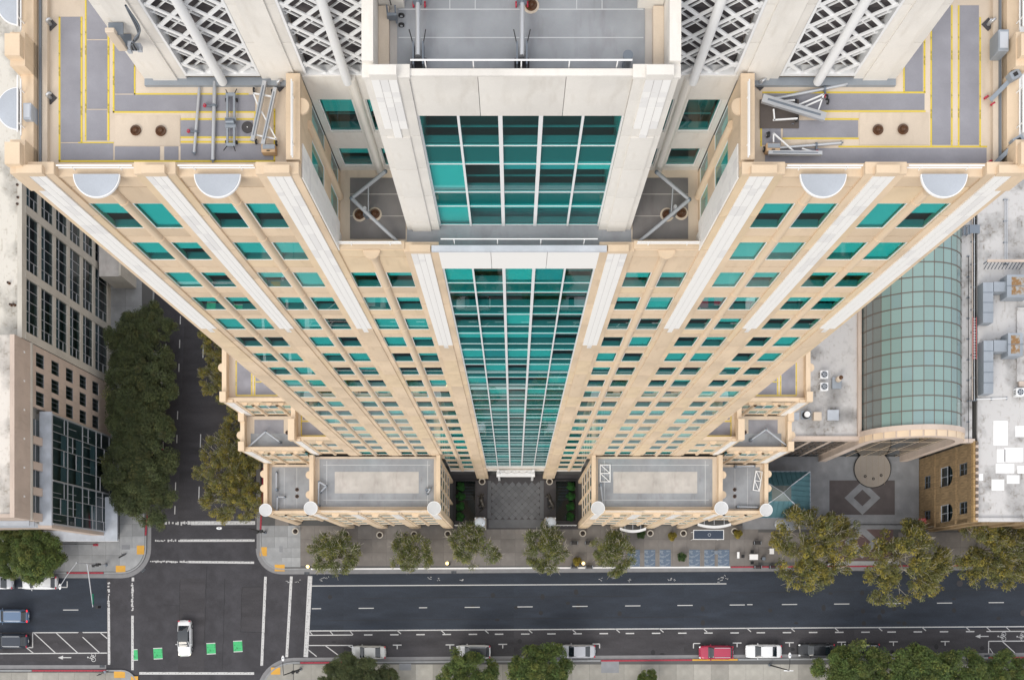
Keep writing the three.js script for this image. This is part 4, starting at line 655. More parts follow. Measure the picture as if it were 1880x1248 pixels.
{
  const o = thing('pink_corner_building', 'pinkish corner building with a dark glass bay and white canopy', 'building', [-62, 0, -18]), f = frame(o, -54.4, 0, Math.PI / 2);
  B(o, 'building_core', M.interior, -75, -55.2, 0.1, 25.5, -28.25, -8.6); B(o, 'roof', mat(lin(0.66, 0.62, 0.57), 0.9, { map: T.coating }), -75, -54.85, 25.6, 25.8, -28.25, -8.4);
  B(o, 'parapet_wall', M.pinkStone, -54.85, -54.35, 22.6, 26.2, -28.2, -8.3); B(o, 'parapet_wall', M.pinkStone, -75, -54.85, 24, 26.0, -8.7, -8.3);
  for (let i = 0; i < 6; i++) B(o, 'wall_light', M.whitePaint, -54.35, -54.3, 23.9, 24.15, -26.9 + i * 3.2, -26.7 + i * 3.2);
  B(o, 'ledge', M.greyStone, -54.85, -54.2, 22.3, 22.6, -28.2, -8.3);
  // square punched windows in three columns
  const tops = [21.2, 17.4, 13.6, 9.8, 6.0], cols = [22.3, 24.5, 26.7];
  FB(f, 'wall_panel', M.pinkStone, 21.2, 28.2, 21.2, 22, -0.4, 0); tops.forEach((t, k) => { FB(f, 'wall_panel', M.pinkStone, 21.2, 28.2, k < 4 ? tops[k + 1] : 0.1, t - 2.0, -0.4, 0); let e = 21.2; for (const c of cols) { FB(f, 'wall_panel', M.pinkStone, e, c - 0.8, t - 2.0, t, -0.4, 0); e = c + 0.8; const g = put(f, 'window', paneG(1.6, 2.0), M.glassDark, c, t - 1.0, -0.1); part('frame', merge([frameG(1.6, 2.0, 0.05, 0.04), boxAt(0.05, 1.9, 0.04, -0.25, 0, 0), boxAt(0.05, 1.9, 0.04, 0.3, 0, 0)]), M.steelDark, g, 0, 0, 0.02); } FB(f, 'wall_panel', M.pinkStone, e, 28.2, t - 2.0, t, -0.4, 0); });
  // dark glass bay with an irregular grid of white bars
  B(o, 'bay_back', M.interior, -55.2, -54.0, 0.5, 19.4, -20.8, -8.1); B(o, 'bay_head', M.capGrey, -54.7, -53.3, 19.5, 19.75, -21, -7.9);
  const fy = frame(o, -53.4, 0, Math.PI / 2), r = rng(8), cells = [19.4, 15.4, 11.3, 7.3, 3.2, 0.6], zc = [8.1, 9.3, 11.2, 13.1, 15, 16.9, 18.8, 20.7];
  for (let i = 0; i + 1 < cells.length; i++) for (let j = 0; j + 1 < zc.length; j++) {
    const w = zc[j + 1] - zc[j], h = cells[i] - cells[i + 1], g = put(fy, 'glass_pane', paneG(w - 0.05, h - 0.05), M.glassDark, (zc[j] + zc[j + 1]) / 2, (cells[i] + cells[i + 1]) / 2, 0);
    const bars = [boxAt(0.06, h, 0.1, -w / 2, 0, 0), boxAt(w, 0.06, 0.1, 0, h / 2, 0)]; if (r() > 0.3) bars.push(boxAt(w, 0.05, 0.08, 0, (r() - 0.5) * h * 0.6, 0)); if (r() > 0.4) bars.push(boxAt(0.05, h * 0.5, 0.08, (r() - 0.5) * w * 0.5, h * 0.2, 0)); part('glazing_bars', merge(bars), M.steel, g, 0, 0, 0.03); if (j % 3 === 1 || r() > 0.75) part('spandrel_back', boxG(w - 0.1, h * 0.35, 0.03), M.blindGrey, g, 0, -h * 0.3, -0.12);
  }
  for (const z of [8.1, 13.1, 20.7]) FB(fy, 'bay_fin', M.steel, z - 0.08, z + 0.08, 0.5, 19.5, -0.4, 0.2);
  FB(fy, 'bay_side', M.pinkStone, 7.6, 8.02, 0.2, 19.4, -1.6, -0.05);
  for (const [t, u] of [[21.6, 20]]) for (let i = 0; i < 4; i++) { const z0 = 9.2 + i * 2.9; FB(f, 'wall_panel', M.pinkStone, z0 - 0.9, z0, 19.8, 22, -0.4, 0.1); const g = put(f, 'window', paneG(2, 1.8), M.glassDark, z0 + 1, 20.9, -0.25); part('glazing_bars', boxG(2, 0.07, 0.07), M.steel, g, 0, 0, 0.03); }
  // canopy over the pavement on two sides
  for (const [x0, x1, z0, z1] of [[-53.3, -51.7, -12.6, -6.9], [-62.5, -53.31, -8.2, -6.9]]) { B(o, 'canopy', M.capGrey, x0, x1, 4.4, 4.75, z0, z1); B(o, 'canopy_fascia', M.whiteMetal, x0 - 0.02, x1 + 0.02, 4.3, 4.6, z1 - 0.06, z1 + 0.04); }
  for (let i = 0; i < 4; i++) B(o, 'sun_louver', M.capGrey, -75, -55.2, 21 - i * 1.2, 21.15 - i * 1.2, -8.3, -7.75);
  B(o, 'south_wall', M.pinkStone, -75, -55.2, 0.1, 24, -8.6, -8.35);
}

// ---------------------------------------------------------------- vaulted hall and low roofs east of the tower
const hall = thing('vaulted_hall', 'hall with a green glass barrel vault and white coated roofs', 'building', [47, 0, -30]);
{
  const HB = (n, m, ...a) => B(hall, n, m, ...a), RY = 16, cx = 47.05, R = 5.62, zf = -18.2;
  HB('flat_roof', M.coating, 30.6, 41.2, RY - 0.4, RY, -75, -18.7); HB('flat_roof', M.coating, 52.9, 54.55, RY - 0.4, RY, -75, -18.4);
  HB('building_core', M.interior, 30.7, 41.0, 0.1, RY - 0.5, -75, -19.4); HB('building_core', M.interior, 53, 54.4, 0.1, RY - 0.5, -75, -19); HB('hall_floor', M.plazaDark, 41.0, 53, 0.1, 0.2, -75, -18.8);
  HB('roof_kerb', M.parapetTan, 40.85, 41.25, RY, RY + 0.45, -75, -18.7); HB('roof_kerb', M.parapetTan, 52.8, 53.0, RY, RY + 0.35, -75, -18.7); HB('parapet', M.parapetTan, 30.6, 41.2, RY - 1.0, RY + 0.35, -18.7, -18.25); HB('parapet', M.parapetTan, 53, 54.8, RY - 0.6, RY + 0.25, -18.4, -17.95);
  const vaultTones = [0.93, 0.97, 1, 1.03, 1.07].map((k, i) => new THREE.MeshPhysicalMaterial({ color: lin(0.185 * k, 0.285 * k, 0.27 * k * (i === 1 ? 1.06 : 1)), roughness: 0.12 + 0.07 * i, clearcoat: 0.7, clearcoatRoughness: 0.05 + 0.05 * i })), N = 15, rows = 19, dz = 1.68, a0 = Math.PI, r = rng(21);
  for (let i = 0; i < N; i++) { const t0 = a0 * i / N, t1 = a0 * (i + 1) / N, tm = (t0 + t1) / 2, w = 2 * R * Math.sin(a0 / N / 2) - 0.05; for (let j = 0; j < rows; j++) { const m = part('glass_panel', boxG(w, 0.03, dz - 0.05), i > N - 4 ? M.greyGlass : vaultTones[Math.floor(r() * 5)], hall, cx + R * Math.cos(tm) - 47, RY + R * Math.sin(tm) + 0.1, zf - 0.9 - (j + 0.5) * dz + 30, 0, 0, tm - Math.PI / 2); } }
  const arc = (rr, w, d) => { const l = []; for (let i = 0; i < N; i++) { const t0 = a0 * i / N, t1 = a0 * (i + 1) / N; l.push(beam([rr * Math.cos(t0), rr * Math.sin(t0), 0], [rr * Math.cos(t1), rr * Math.sin(t1), 0], d, w)); } return merge(l); };
  const ribG = arc(R + 0.04, 0.1, 0.1); for (let j = 0; j <= rows; j++) part('vault_rib', ribG, M.ribBrown, hall, cx - 47, RY + 0.1, zf - 0.9 - j * dz + 30);
  for (let i = 0; i <= N; i++) { const t = a0 * i / N; part('vault_purlin', boxG(0.08, 0.12, rows * dz), M.ribBrown, hall, cx + R * Math.cos(t) - 47, RY + R * Math.sin(t) + 0.1, zf - 0.9 - rows * dz / 2 + 30, 0, 0, t - Math.PI / 2); }
  // arched stone front with a dark glazed screen
  const rim = (ro, ri, d) => { const s = new THREE.Shape(); s.moveTo(-ro, -15.8); s.lineTo(-ro, 0); s.absarc(0, 0, ro, Math.PI, 0, true); s.lineTo(ro, -15.8); s.lineTo(ri, -15.8); s.lineTo(ri, 0); s.absarc(0, 0, ri, 0, Math.PI, false); s.lineTo(-ri, -15.8); return new THREE.ExtrudeGeometry(s, { depth: d, bevelEnabled: false, curveSegments: 28 }); };
  part('stone_arch', rim(5.95, 5.0, 1.3), M.parapetTan, hall, cx - 47, RY, zf - 0.9 + 30); part('arch_hood', rim(6.1, 5.8, 0.6), M.parapetTan, hall, cx - 47, RY, zf - 0.95 + 30);
  for (let i = 0; i < 13; i++) { const t = a0 * (i + 0.5) / 13; part('arch_panel', boxG(1.25, 0.06, 1.1), M.beigeLight, hall, cx + 5.97 * Math.cos(t) - 47, RY + 5.97 * Math.sin(t), zf - 0.2 + 30, 0, 0, t - Math.PI / 2); }
  const gs = new THREE.Shape(); gs.moveTo(-5, -15.8); gs.lineTo(-5, 0); gs.absarc(0, 0, 5, Math.PI, 0, true); gs.lineTo(5, -15.8); part('arch_glazing', new THREE.ShapeGeometry(gs, 24), M.glassDark, hall, cx - 47, RY, zf - 0.4 + 30);
  const bars = []; for (let i = -4; i <= 4; i++) { const h = Math.sqrt(25 - i * i * 1.2), x = i * 1.1; if (i % 2 === 0) bars.push(boxAt(0.05, h + 15.8, 0.03, x, (h - 15.8) / 2, 0)); } for (const y of [-9.5, -3.2, 0]) bars.push(boxAt(10, 0.06, 0.03, 0, y, 0)); for (const rr of [1.6, 3.2, 4.3]) bars.push(new THREE.TorusGeometry(rr, 0.03, 6, 28, Math.PI)); part('glazing_bars', merge(bars), M.beigeLight, hall, cx - 47, RY, zf - 0.3 + 30);
  // glazed front of the link building
  const fL = frame(hall, 0, -18.5); for (let i = 0; i < 4; i++) { const x0 = 31.2 + i * 2.5; FB(fL, 'stone_pier', M.parapetTan, x0 - 0.3, x0, 0.15, 15, -0.4, 0.0); for (const [t, u] of [[14.6, 11.5], [11.1, 8], [7.6, 4.5], [4.1, 0.4]]) { FB(fL, 'stone_band', M.ribBrown, x0, x0 + 2.2, t, t + 0.4, -0.4, -0.03); const g = put(fL, 'window', paneG(2.2, t - u), M.glassDark, x0 + 1.1, (t + u) / 2, -0.08); part('glazing_bars', merge([boxAt(0.07, t - u, 0.08, -0.35, 0, 0), boxAt(0.07, t - u, 0.08, 0.35, 0, 0), boxAt(2, 0.07, 0.08, 0, 0.3, 0)]), M.ribBrown, g, 0, 0, 0.03); } }
}
const brick = thing('sandstone_building', 'tan sandstone building with arched windows and a stained white roof', 'building', [70, 0, -30]);
{
  const f = frame(brick, 54.7, 0, -Math.PI / 2), SB = (n, m, ...a) => B(brick, n, m, ...a);
  SB('building_core', M.interior, 55.6, 110, 0.1, 15.7, -75, -9.2); SB('white_roof', M.coating, 55.2, 110, 15.7, 16, -75, -8.9); SB('parapet', M.coating, 55.1, 110, 16, 16.35, -9.0, -8.55);
  for (const [a, b] of [[59.8, 60.1]]) SB('roof_step', M.coating, a, 110, 16, 16.2, -34, -25.2); SB('roof_curb', M.parapetTan, 60, 110, 16, 16.35, -25.2, -24.6);
  // west wall: sandstone piers and panels round square and arched windows
  const wx = (z) => z;                                          // local x runs south on a wall that faces west
  const holes = [[-15.9, -14.4, 12.0, 14.4, 's'], [-11.2, -9.7, 12.0, 14.4, 's'], [-16.1, -13.6, 6.6, 10.4, 'a'], [-11.3, -8.9 - 0.2, 6.6, 10.4, 'a'], [-15.6, -13.9, 1.6, 3.8, 's'], [-11, -9.8, 1.6, 3.8, 's']];
  const strip = (y0, y1, hs) => { let e = -18.1; for (const [a, b] of hs) { FB(f, 'sandstone_panel', M.sandstone, wx(e), wx(a), y0, y1, -0.5, 0); e = b; } FB(f, 'sandstone_panel', M.sandstone, wx(e), wx(-8.6), y0, y1, -0.5, 0); };
  strip(14.4, 15.7, []); strip(12, 14.4, [[-15.9, -14.4], [-11.2, -9.7]]); strip(10.4, 12, []); strip(6.6, 10.4, [[-16.1, -13.6], [-11.3, -9.1]]); strip(3.8, 6.6, []); strip(1.6, 3.8, [[-15.6, -13.9], [-11, -9.8]]); strip(0.1, 1.6, []);
  FB(f, 'cornice', mat(lin(0.46, 0.32, 0.16), 0.85, { map: T.sandstone }), -18.1, -8.55, 15.7, 16.3, -0.4, 0.12); FB(f, 'string_course', M.sandstone, -18.1, -8.6, 11.2, 11.5, 0, 0.12); FB(f, 'string_course', M.sandstone, -18.1, -8.6, 5.0, 5.35, 0, 0.12);
  for (let i = 0; i < 24; i++) FB(f, 'dentil', i % 2 ? M.pinkStone : M.ribBrown, -18 + i * 0.39, -17.7 + i * 0.39, 16.3, 16.5, -0.4, -0.1);
  for (const [a, b, y0, y1, k] of holes) { const w = b - a, h = y1 - y0, g = put(f, 'window', paneG(w, h), M.glassDark, (a + b) / 2, (y0 + y1) / 2, -0.25); part('glazing_bars', merge([frameG(w, h, 0.07, 0.1), boxAt(0.06, h - 0.1, 0.08, 0, 0, 0), boxAt(w - 0.1, 0.06, 0.08, 0, 0, 0)]), k === 'a' ? M.capGrey : M.steelDark, g, 0, 0, 0.03);
    if (k === 'a') { const s = new THREE.Shape(); s.moveTo(-w / 2, 0); s.lineTo(w / 2, 0); s.lineTo(w / 2, w / 2); s.lineTo(-w / 2, w / 2); const hl = new THREE.Path(); hl.moveTo(-w / 2 + 0.01, 0.01); hl.absarc(0, 0, w / 2 - 0.01, Math.PI, 0, true); s.holes.push(hl); part('arch_spandrel', new THREE.ExtrudeGeometry(s, { depth: 0.2, bevelEnabled: false }), M.sandstone, g, 0, h / 2 - w / 2, 0.04); } }
  const fs = frame(brick, 82, -8.6); FB(fs, 'south_wall', M.sandstone, -27.3, 28, 0.1, 15.7, -0.5, 0); for (let i = 0; i < 10; i++) { FB(fs, 'stone_pier', M.sandstone, -26 + i * 4, -25.2 + i * 4, 0.1, 15.4, 0, 0.25); }
  FB(f, 'wall_box', M.ladderRed, -10.0, -9.2, 1.5, 2.6, 0.05, 0.7);
}
// plaza between the hall and the sandstone building
const plaza = structure('plaza', boxG(23.8, 0.06, 9.8), M.plazaGrey, [42.75, 0.17, -13.6]);
{
  const P = (name, m, u0, u1, v0, v1, y) => { const [x0, z0] = at(u0, v0), [x1, z1] = at(u1, v1); part(name, boxG(x1 - x0, 0.01, z1 - z0), m, plaza, (x0 + x1) / 2 - 42.75, y, (z0 + z1) / 2 + 13.6); };
  P('brown_paving', M.plazaBrown, 1522.5, 1642.5, 882, 945, 0.036);
  const dia = (u, v, w, h, m, y) => { const [x, z] = at(u, v); part('diamond_paving', sheet([[0, -h], [w, 0], [0, h], [-w, 0]]), m, plaza, x - 42.75, y, z + 13.6); };
  dia(1583, 914, 2.42, 2.28, M.plazaGrey, 0.045); dia(1583, 914, 1.18, 1.12, M.plazaBrown, 0.05);
  const [fx, fz] = at(1600, 862), fo = part('round_dais', cylG(2.42, 2.42, 0.35, 40), M.daisStone, plaza, fx - 42.75, 0.2, fz + 13.6); for (let i = 0; i < 5; i++) part('dais_joint', boxG(0.03, 0.01, 4.2), M.groove, fo, -1.6 + i * 0.8, 0.178, 0); part('dais_rim', new THREE.TorusGeometry(2.45, 0.08, 6, 40).rotateX(Math.PI / 2), M.black, fo, 0, 0.1, 0);
  for (const a of [0.7, 1.5, 2.3]) part('dais_spout', new THREE.TorusGeometry(0.14, 0.05, 6, 12).rotateX(Math.PI / 2), M.black, fo, 1.5 * Math.cos(a), 0.2, 1.3 * Math.sin(a));
  // diamond bands crossing the pavement
  const g2 = (u, v, w, h, m, y) => { const [x, z] = at(u, v); part('diamond_paving', sheet([[0, -h], [w, 0], [0, h], [-w, 0]]), m, paveNE, x, y, z); };
  const [x0, z0] = at(1540, 963), [x1, z1] = at(1640, 1030); part('red_paving', boxG(x1 - x0, 0.02, z1 - z0), M.plazaRed, paveNE, (x0 + x1) / 2, Hk + 0.012, (z0 + z1) / 2); g2(1583, 995, 2.4, 2.2, M.plazaGrey, Hk + 0.03); g2(1583, 995, 1.15, 1.05, M.plazaRed, Hk + 0.036);
  const [bx0, bz0] = at(1520, 1030), [bx1, bz1] = at(1650, 1040); part('pale_band', boxG(bx1 - bx0, 0.02, bz1 - bz0), M.concrete[2], paveNE, (bx0 + bx1) / 2, Hk + 0.012, (bz0 + bz1) / 2);
}
// pavilion with a teal standing-seam roof
{
  const o = thing('pavilion', 'small pavilion with a teal metal hip roof and glass pyramid', 'pavilion', [34.4, 0.2, -12.9]), hx = 4.2, hz = 3.0, y0 = 4.6, y1 = 6.4, sx_ = 1.25, sz_ = 1.0;
  const quad = (a, b, c, d) => { const g = new THREE.BufferGeometry(); g.setAttribute('position', new THREE.Float32BufferAttribute([...a, ...b, ...c, ...a, ...c, ...d], 3)); g.setAttribute('uv', new THREE.Float32BufferAttribute([0, 0, 3, 0, 3, 3, 0, 0, 3, 3, 0, 3], 2)); g.computeVertexNormals(); return g; };
  const c = [[-hx, y0, -hz], [hx, y0, -hz], [hx, y0, hz], [-hx, y0, hz]], t = [[-sx_, y1, -sz_], [sx_, y1, -sz_], [sx_, y1, sz_], [-sx_, y1, sz_]];
  for (let i = 0; i < 4; i++) {
    const j = (i + 1) % 4, m = part('roof_slope', quad(c[j], c[i], t[i], t[j]), M.tealRoof, o), seams = [], n = i % 2 ? 9 : 13;
    for (let k = 1; k < n; k++) { const q = c[i].map((v, a) => v + (c[j][a] - v) * k / n), ax = i % 2 ? 2 : 0, lim = i % 2 ? sz_ : sx_, H_ = i % 2 ? hz : hx, v = q[ax]; const e = Math.abs(v) <= lim ? 1 : (H_ - Math.abs(v)) / (H_ - lim); const other = i % 2 ? 0 : 2, sgn = Math.sign(c[i][other]); const p = [0, 0, 0]; p[ax] = v; p[other] = c[i][other] + (t[i][other] - c[i][other]) * e; p[1] = y0 + (y1 - y0) * e; seams.push(beam(q, p, 0.05, 0.16)); }
    part('standing_seams', merge(seams), M.tealRoof, m);
    part('hip_cap', beam(c[i], t[i], 0.14, 0.06), M.capGrey, o, 0, 0.03, 0);
  }
  const ap = [0, y1 + 0.9, 0]; for (let i = 0; i < 4; i++) { const j = (i + 1) % 4; const g = new THREE.BufferGeometry(); g.setAttribute('position', new THREE.Float32BufferAttribute([...t[j], ...t[i], ...ap], 3)); g.computeVertexNormals(); part('glass_slope', g, M.greyGlass, o); part('glazing_bar', beam(t[i], ap, 0.06, 0.06), M.capGrey, o); }
  for (const [x, z] of [[-hx + 0.5, -hz + 0.4], [hx - 0.5, -hz + 0.4], [hx - 0.5, hz - 0.4], [-hx + 0.5, hz - 0.4]]) part('post', boxG(0.4, 4.5, 0.4), M.parapetTan, o, x, 2.25, z);
  part('eaves', merge([boxAt(2 * hx, 0.2, 0.14, 0, y0 - 0.08, hz), boxAt(2 * hx, 0.2, 0.14, 0, y0 - 0.08, -hz), boxAt(0.14, 0.2, 2 * hz - 0.14, hx, y0 - 0.08, 0), boxAt(0.14, 0.2, 2 * hz - 0.14, -hx, y0 - 0.08, 0)]), M.steelDark, o);
  part('wall', boxG(7.2, 4.4, 5), M.parapetTan, o, 0, 2.2, 0);
}

// ---------------------------------------------------------------- equipment standing on the roofs
const roofAt = (u, v, y) => { const [x, z] = at(u, v, y); return [x, y, z]; };
function lyingPole(label, u0, v0, u1, v1, y, r, clampAt, group) {     // a davit mast laid on the deck with a clamp round it
  const [x0, , z0] = roofAt(u0, v0, y), [x1, , z1] = roofAt(u1, v1, y), cx = (x0 + x1) / 2, cz = (z0 + z1) / 2, o = thing('davit_mast', label, 'mast', [cx, y, cz], 0, group);
  part('tube', rod([x0 - cx, r + 0.02, z0 - cz], [x1 - cx, r + 0.02, z1 - cz], r, 16), M.steel, o);
  const t = clampAt, px = x0 + (x1 - x0) * t - cx, pz = z0 + (z1 - z0) * t - cz, a = Math.atan2(z1 - z0, x1 - x0);
  part('clamp', merge([new THREE.CylinderGeometry(r * 1.7, r * 1.7, 0.07, 16).rotateZ(Math.PI / 2), boxAt(0.06, 0.06, r * 5.5, 0, 0, r * 2.4)]).rotateY(-a), M.steelDark, o, px, r + 0.02, pz);
  const d = part('handwheel', new THREE.CylinderGeometry(0.07, 0.07, 0.05, 14).rotateZ(0.6), M.redPlastic, o, px + r * 5 * -Math.sin(a) * 1, r + 0.05, pz + r * 5 * Math.cos(a)); part('hub', cylG(0.02, 0.02, 0.09, 8), M.steelDark, d);
  part('end_lugs', merge([boxAt(0.05, 0.03, 0.16, x1 - cx, r + 0.02, z1 - cz), boxAt(0.16, 0.03, 0.05, x1 - cx, r + 0.05, z1 - cz)]), M.steelDark, o);
  return o;
}
const RW = WY + 0.02;
lyingPole('thin grey davit mast lying beside the longer mast', 366.8, 163, 357, 282, RW, 0.055, 0.68);
lyingPole('long pale davit mast lying between thin mast and frame cart', 395, 152, 391.5, 296, RW, 0.07, 0.31);
lyingPole('silver davit mast crossing the brown plate', 1406, 186, 1554.5, 156.4, RW, 0.06, 0.72);
lyingPole('silver davit mast beside the tan toolbox', 1430, 273, 1543.5, 264, RW, 0.055, 0.6);
{ // ladder-like carrier between the masts and the truss dolly
  const [x, y, z] = roofAt(425.5, 224, RW), o = thing('frame_cart', 'blue grey ladder frame cart beside the long mast', 'cart', [x, y, z]);
  part('rails', merge([-0.13, 0.13].map((k) => boxAt(0.07, 0.09, 1.9, k, 0.16, 0))), M.duct, o); part('cross_plates', merge([[0.4, 0.25], [0.42, -0.02], [0.36, -0.95], [0.36, 0.95]].map(([w, k]) => boxAt(w, 0.06, 0.12, 0, 0.2, k))), M.duct, o);
  part('winch', merge([new THREE.CylinderGeometry(0.1, 0.1, 0.3, 14).rotateZ(Math.PI / 2).translate(0, 0.26, 0.1), boxAt(0.3, 0.14, 0.16, 0.02, 0.24, 0.12)]), M.steelDark, o);
  for (const [a, b, c, d] of [[-0.1, 0.95, -0.24, 1.2], [0.1, 0.95, 0.2, 1.22], [-0.1, -0.95, -0.16, -1.1], [0.13, -0.95, 0.26, -1.12]]) part('handle', rod([a, 0.2, b], [c, 0.28, d], 0.018, 6), M.black, o);
  for (const [a, b] of [[-0.2, 0.8], [0.2, 0.8], [-0.2, -0.8], [0.2, -0.8]]) part('wheel', new THREE.CylinderGeometry(0.07, 0.07, 0.05, 14).rotateZ(Math.PI / 2), M.rubber, o, a, 0.07, b);
}
function trussDolly(label, beams, braces, y, wheels, boxes_) {
  const [cu, cv] = beams[0], [ox, , oz] = roofAt(cu, cv, y), o = thing('truss_dolly', label, 'dolly', [ox, y, oz]), q = (u, v, h) => { const [x, , z] = roofAt(u, v, y); return [x - ox, h, z - oz]; };
  for (const [a, b, c, d, w] of beams) { const m = part('beam', beam(q(a, b, 0.3), q(c, d, 0.3), w, 0.14), M.steel, o); part('slot', beam(q(a + (c - a) * 0.08, b + (d - b) * 0.08, 0.376), q(a + (c - a) * 0.92, b + (d - b) * 0.92, 0.376), w * 0.25, 0.012), M.steelDark, m); }
  for (const [a, b, c, d] of braces) part('brace', beam(q(a, b, 0.2), q(c, d, 0.2), 0.05, 0.05), M.whiteMetal, o);
  for (const [a, b] of wheels) { const w = part('wheel', new THREE.CylinderGeometry(0.1, 0.1, 0.06, 16).rotateZ(Math.PI / 2), M.rubber, o, q(a, b, 0)[0], 0.1, q(a, b, 0)[2]); part('wheel_hub', new THREE.CylinderGeometry(0.05, 0.05, 0.07, 12).rotateZ(Math.PI / 2), M.steel, w); }
  return o;
}
trussDolly('silver truss dolly with two slanted beams and a braced frame', [[489.5, 157, 467, 265, 0.15], [508.7, 169, 486, 272, 0.14]], [[482, 209, 509, 260], [471, 252, 509, 260], [467, 176, 500, 182], [467, 176, 475, 197]], RW, [[467, 168], [501, 171], [471, 262], [508, 265]]);
trussDolly('silver truss dolly lying on the brown plate', [[1396.5, 188, 1511, 222, 0.3]], [[1418, 191, 1457, 189], [1417, 225, 1462, 222], [1418, 205, 1420, 226], [1457, 200, 1510, 178], [1467, 204, 1508, 186], [1510, 178, 1499, 210]], RW + 0.05, [[1460, 189], [1462, 221], [1517, 181], [1519, 189], [1505, 211]]);
trussDolly('silver truss dolly with one beam beside the roof railing', [[1407, 287, 1505, 288, 0.14]], [[1418, 249, 1418, 266], [1418, 249, 1456, 283], [1470, 277, 1494, 284]], RW, [[1408, 250], [1411, 249], [1402, 276]]);
{ const [x0, , z0] = roofAt(1395, 183, RW), [x1, , z1] = roofAt(1467, 236, RW), o = thing('steel_plate', 'rusty brown plate under the silver truss dolly', 'plate', [(x0 + x1) / 2, RW, (z0 + z1) / 2]); part('plate', new RoundedBoxGeometry(x1 - x0, 0.04, z1 - z0, 2, 0.018), mat(lin(0.13, 0.11, 0.1), 0.9, { map: T.mottled }), o, 0, 0.02, 0); part('lifting_eye', new THREE.TorusGeometry(0.04, 0.012, 6, 12), M.steelDark, o, 0.5, 0.06, 0.4); }
for (const [u, v, l] of [[496, 279, 'tan steel toolbox beside the slanted truss beams'], [1416, 277, 'tan steel toolbox beside the railing and single beam']]) { const [x, y, z] = roofAt(u, v, RW), o = thing('toolbox', l, 'box', [x, y, z]); part('body', new RoundedBoxGeometry(0.52, 0.34, 0.3, 2, 0.02), M.beigeDeep, o, 0, 0.17, 0); part('lid', boxG(0.46, 0.03, 0.16), M.duct, o, 0.02, 0.355, -0.04); part('handle', boxG(0.12, 0.02, 0.03), M.black, o, 0, 0.36, 0.1); }
function roofVent(label, u, v, y, r = 0.19, group, ring) { const [x, , z] = roofAt(u, v, y), o = thing('roof_vent', label, 'roof vent', [x, y, z], 0, group); part('collar', new THREE.TorusGeometry(r, 0.035, 8, 24).rotateX(Math.PI / 2), M.rustMetal, o, 0, 0.05, 0); part('bowl', cylG(r * 0.95, r, 0.06, 20), M.rustMetal, o, 0, 0.03, 0); const sp = []; for (let i = 0; i < 6; i++) sp.push(boxAt(r * 1.5, 0.02, 0.025, 0, 0.075, 0, i * Math.PI / 6)); sp.push(new THREE.CylinderGeometry(r * 0.4, r * 0.5, 0.06, 12).translate(0, 0.08, 0)); part('strainer', merge(sp), M.rustMetal, o); if (ring) part('base_ring', cylG(r * 1.55, r * 1.6, 0.02, 28), M.deckBeige, o, 0, 0.01, 0); return o; }
const gv = 'rusty round roof drains in the beige basins';
for (const [u, v, l] of [[249, 240, 'rusty round roof drain in the basin beside the davit masts'], [295, 241, 'rusty round roof drain in the basin beside the davit masts'], [1612, 239, 'rusty round roof drain ringed by a black stain'], [1658, 238, 'clean rusty roof drain beside the stained drain']]) roofVent(l, u, v, RW, 0.17, gv);
roofVent('rusty roof drain on the grey middle roof', 975, 10, 101.22, 0.17, undefined, true);
for (const [u, v] of [[660, 394], [688, 393]]) roofVent('rusty terrace drain beside the folded davit near white pier', u, v, TY + 0.03, 0.2, 'terrace drains', true);
for (const [u, v] of [[1225, 394], [1251, 391]]) roofVent('rusty terrace drain under the folded davit facing stained deck', u, v, TY + 0.03, 0.2, 'terrace drains', true);
{ const [x, y, z] = roofAt(454, 234, RW), o = thing('manhole_lid', 'round grey lid on the pad beside the frame cart', 'lid', [x, y, z]); part('lid', cylG(0.22, 0.22, 0.03, 28), M.plazaDark, o, 0, 0.015, 0); part('knob', cylG(0.02, 0.02, 0.03, 8), M.whiteMetal, o, 0, 0.04, 0); }
for (const [u, v, y, l] of [[92, 45, WY, 'bent pipe vent beside the parapet corner block'], [92, 180, WY, 'bent pipe vent beside the parapet railing'], [1815, 45, WY, 'bent pipe vent near the grey equipment box'], [513, 157, WY, 'short post base beside the white lattice screen'], [1396, 155, WY, 'short post base beside white railing and screen']]) { const [x, , z] = roofAt(u, v, y), o = thing('pipe_vent', l, 'vent', [x, y, z]); part('base_plate', boxG(0.36, 0.03, 0.36), M.plazaDark, o, 0, 0.015, 0, 0, 0.78, 0); part('pipe', cylG(0.07, 0.07, 0.25, 14), M.steel, o, 0, 0.15, 0); part('hood', new THREE.TorusGeometry(0.08, 0.05, 8, 14, Math.PI).rotateY(0.6), M.steel, o, 0.06, 0.27, 0); }
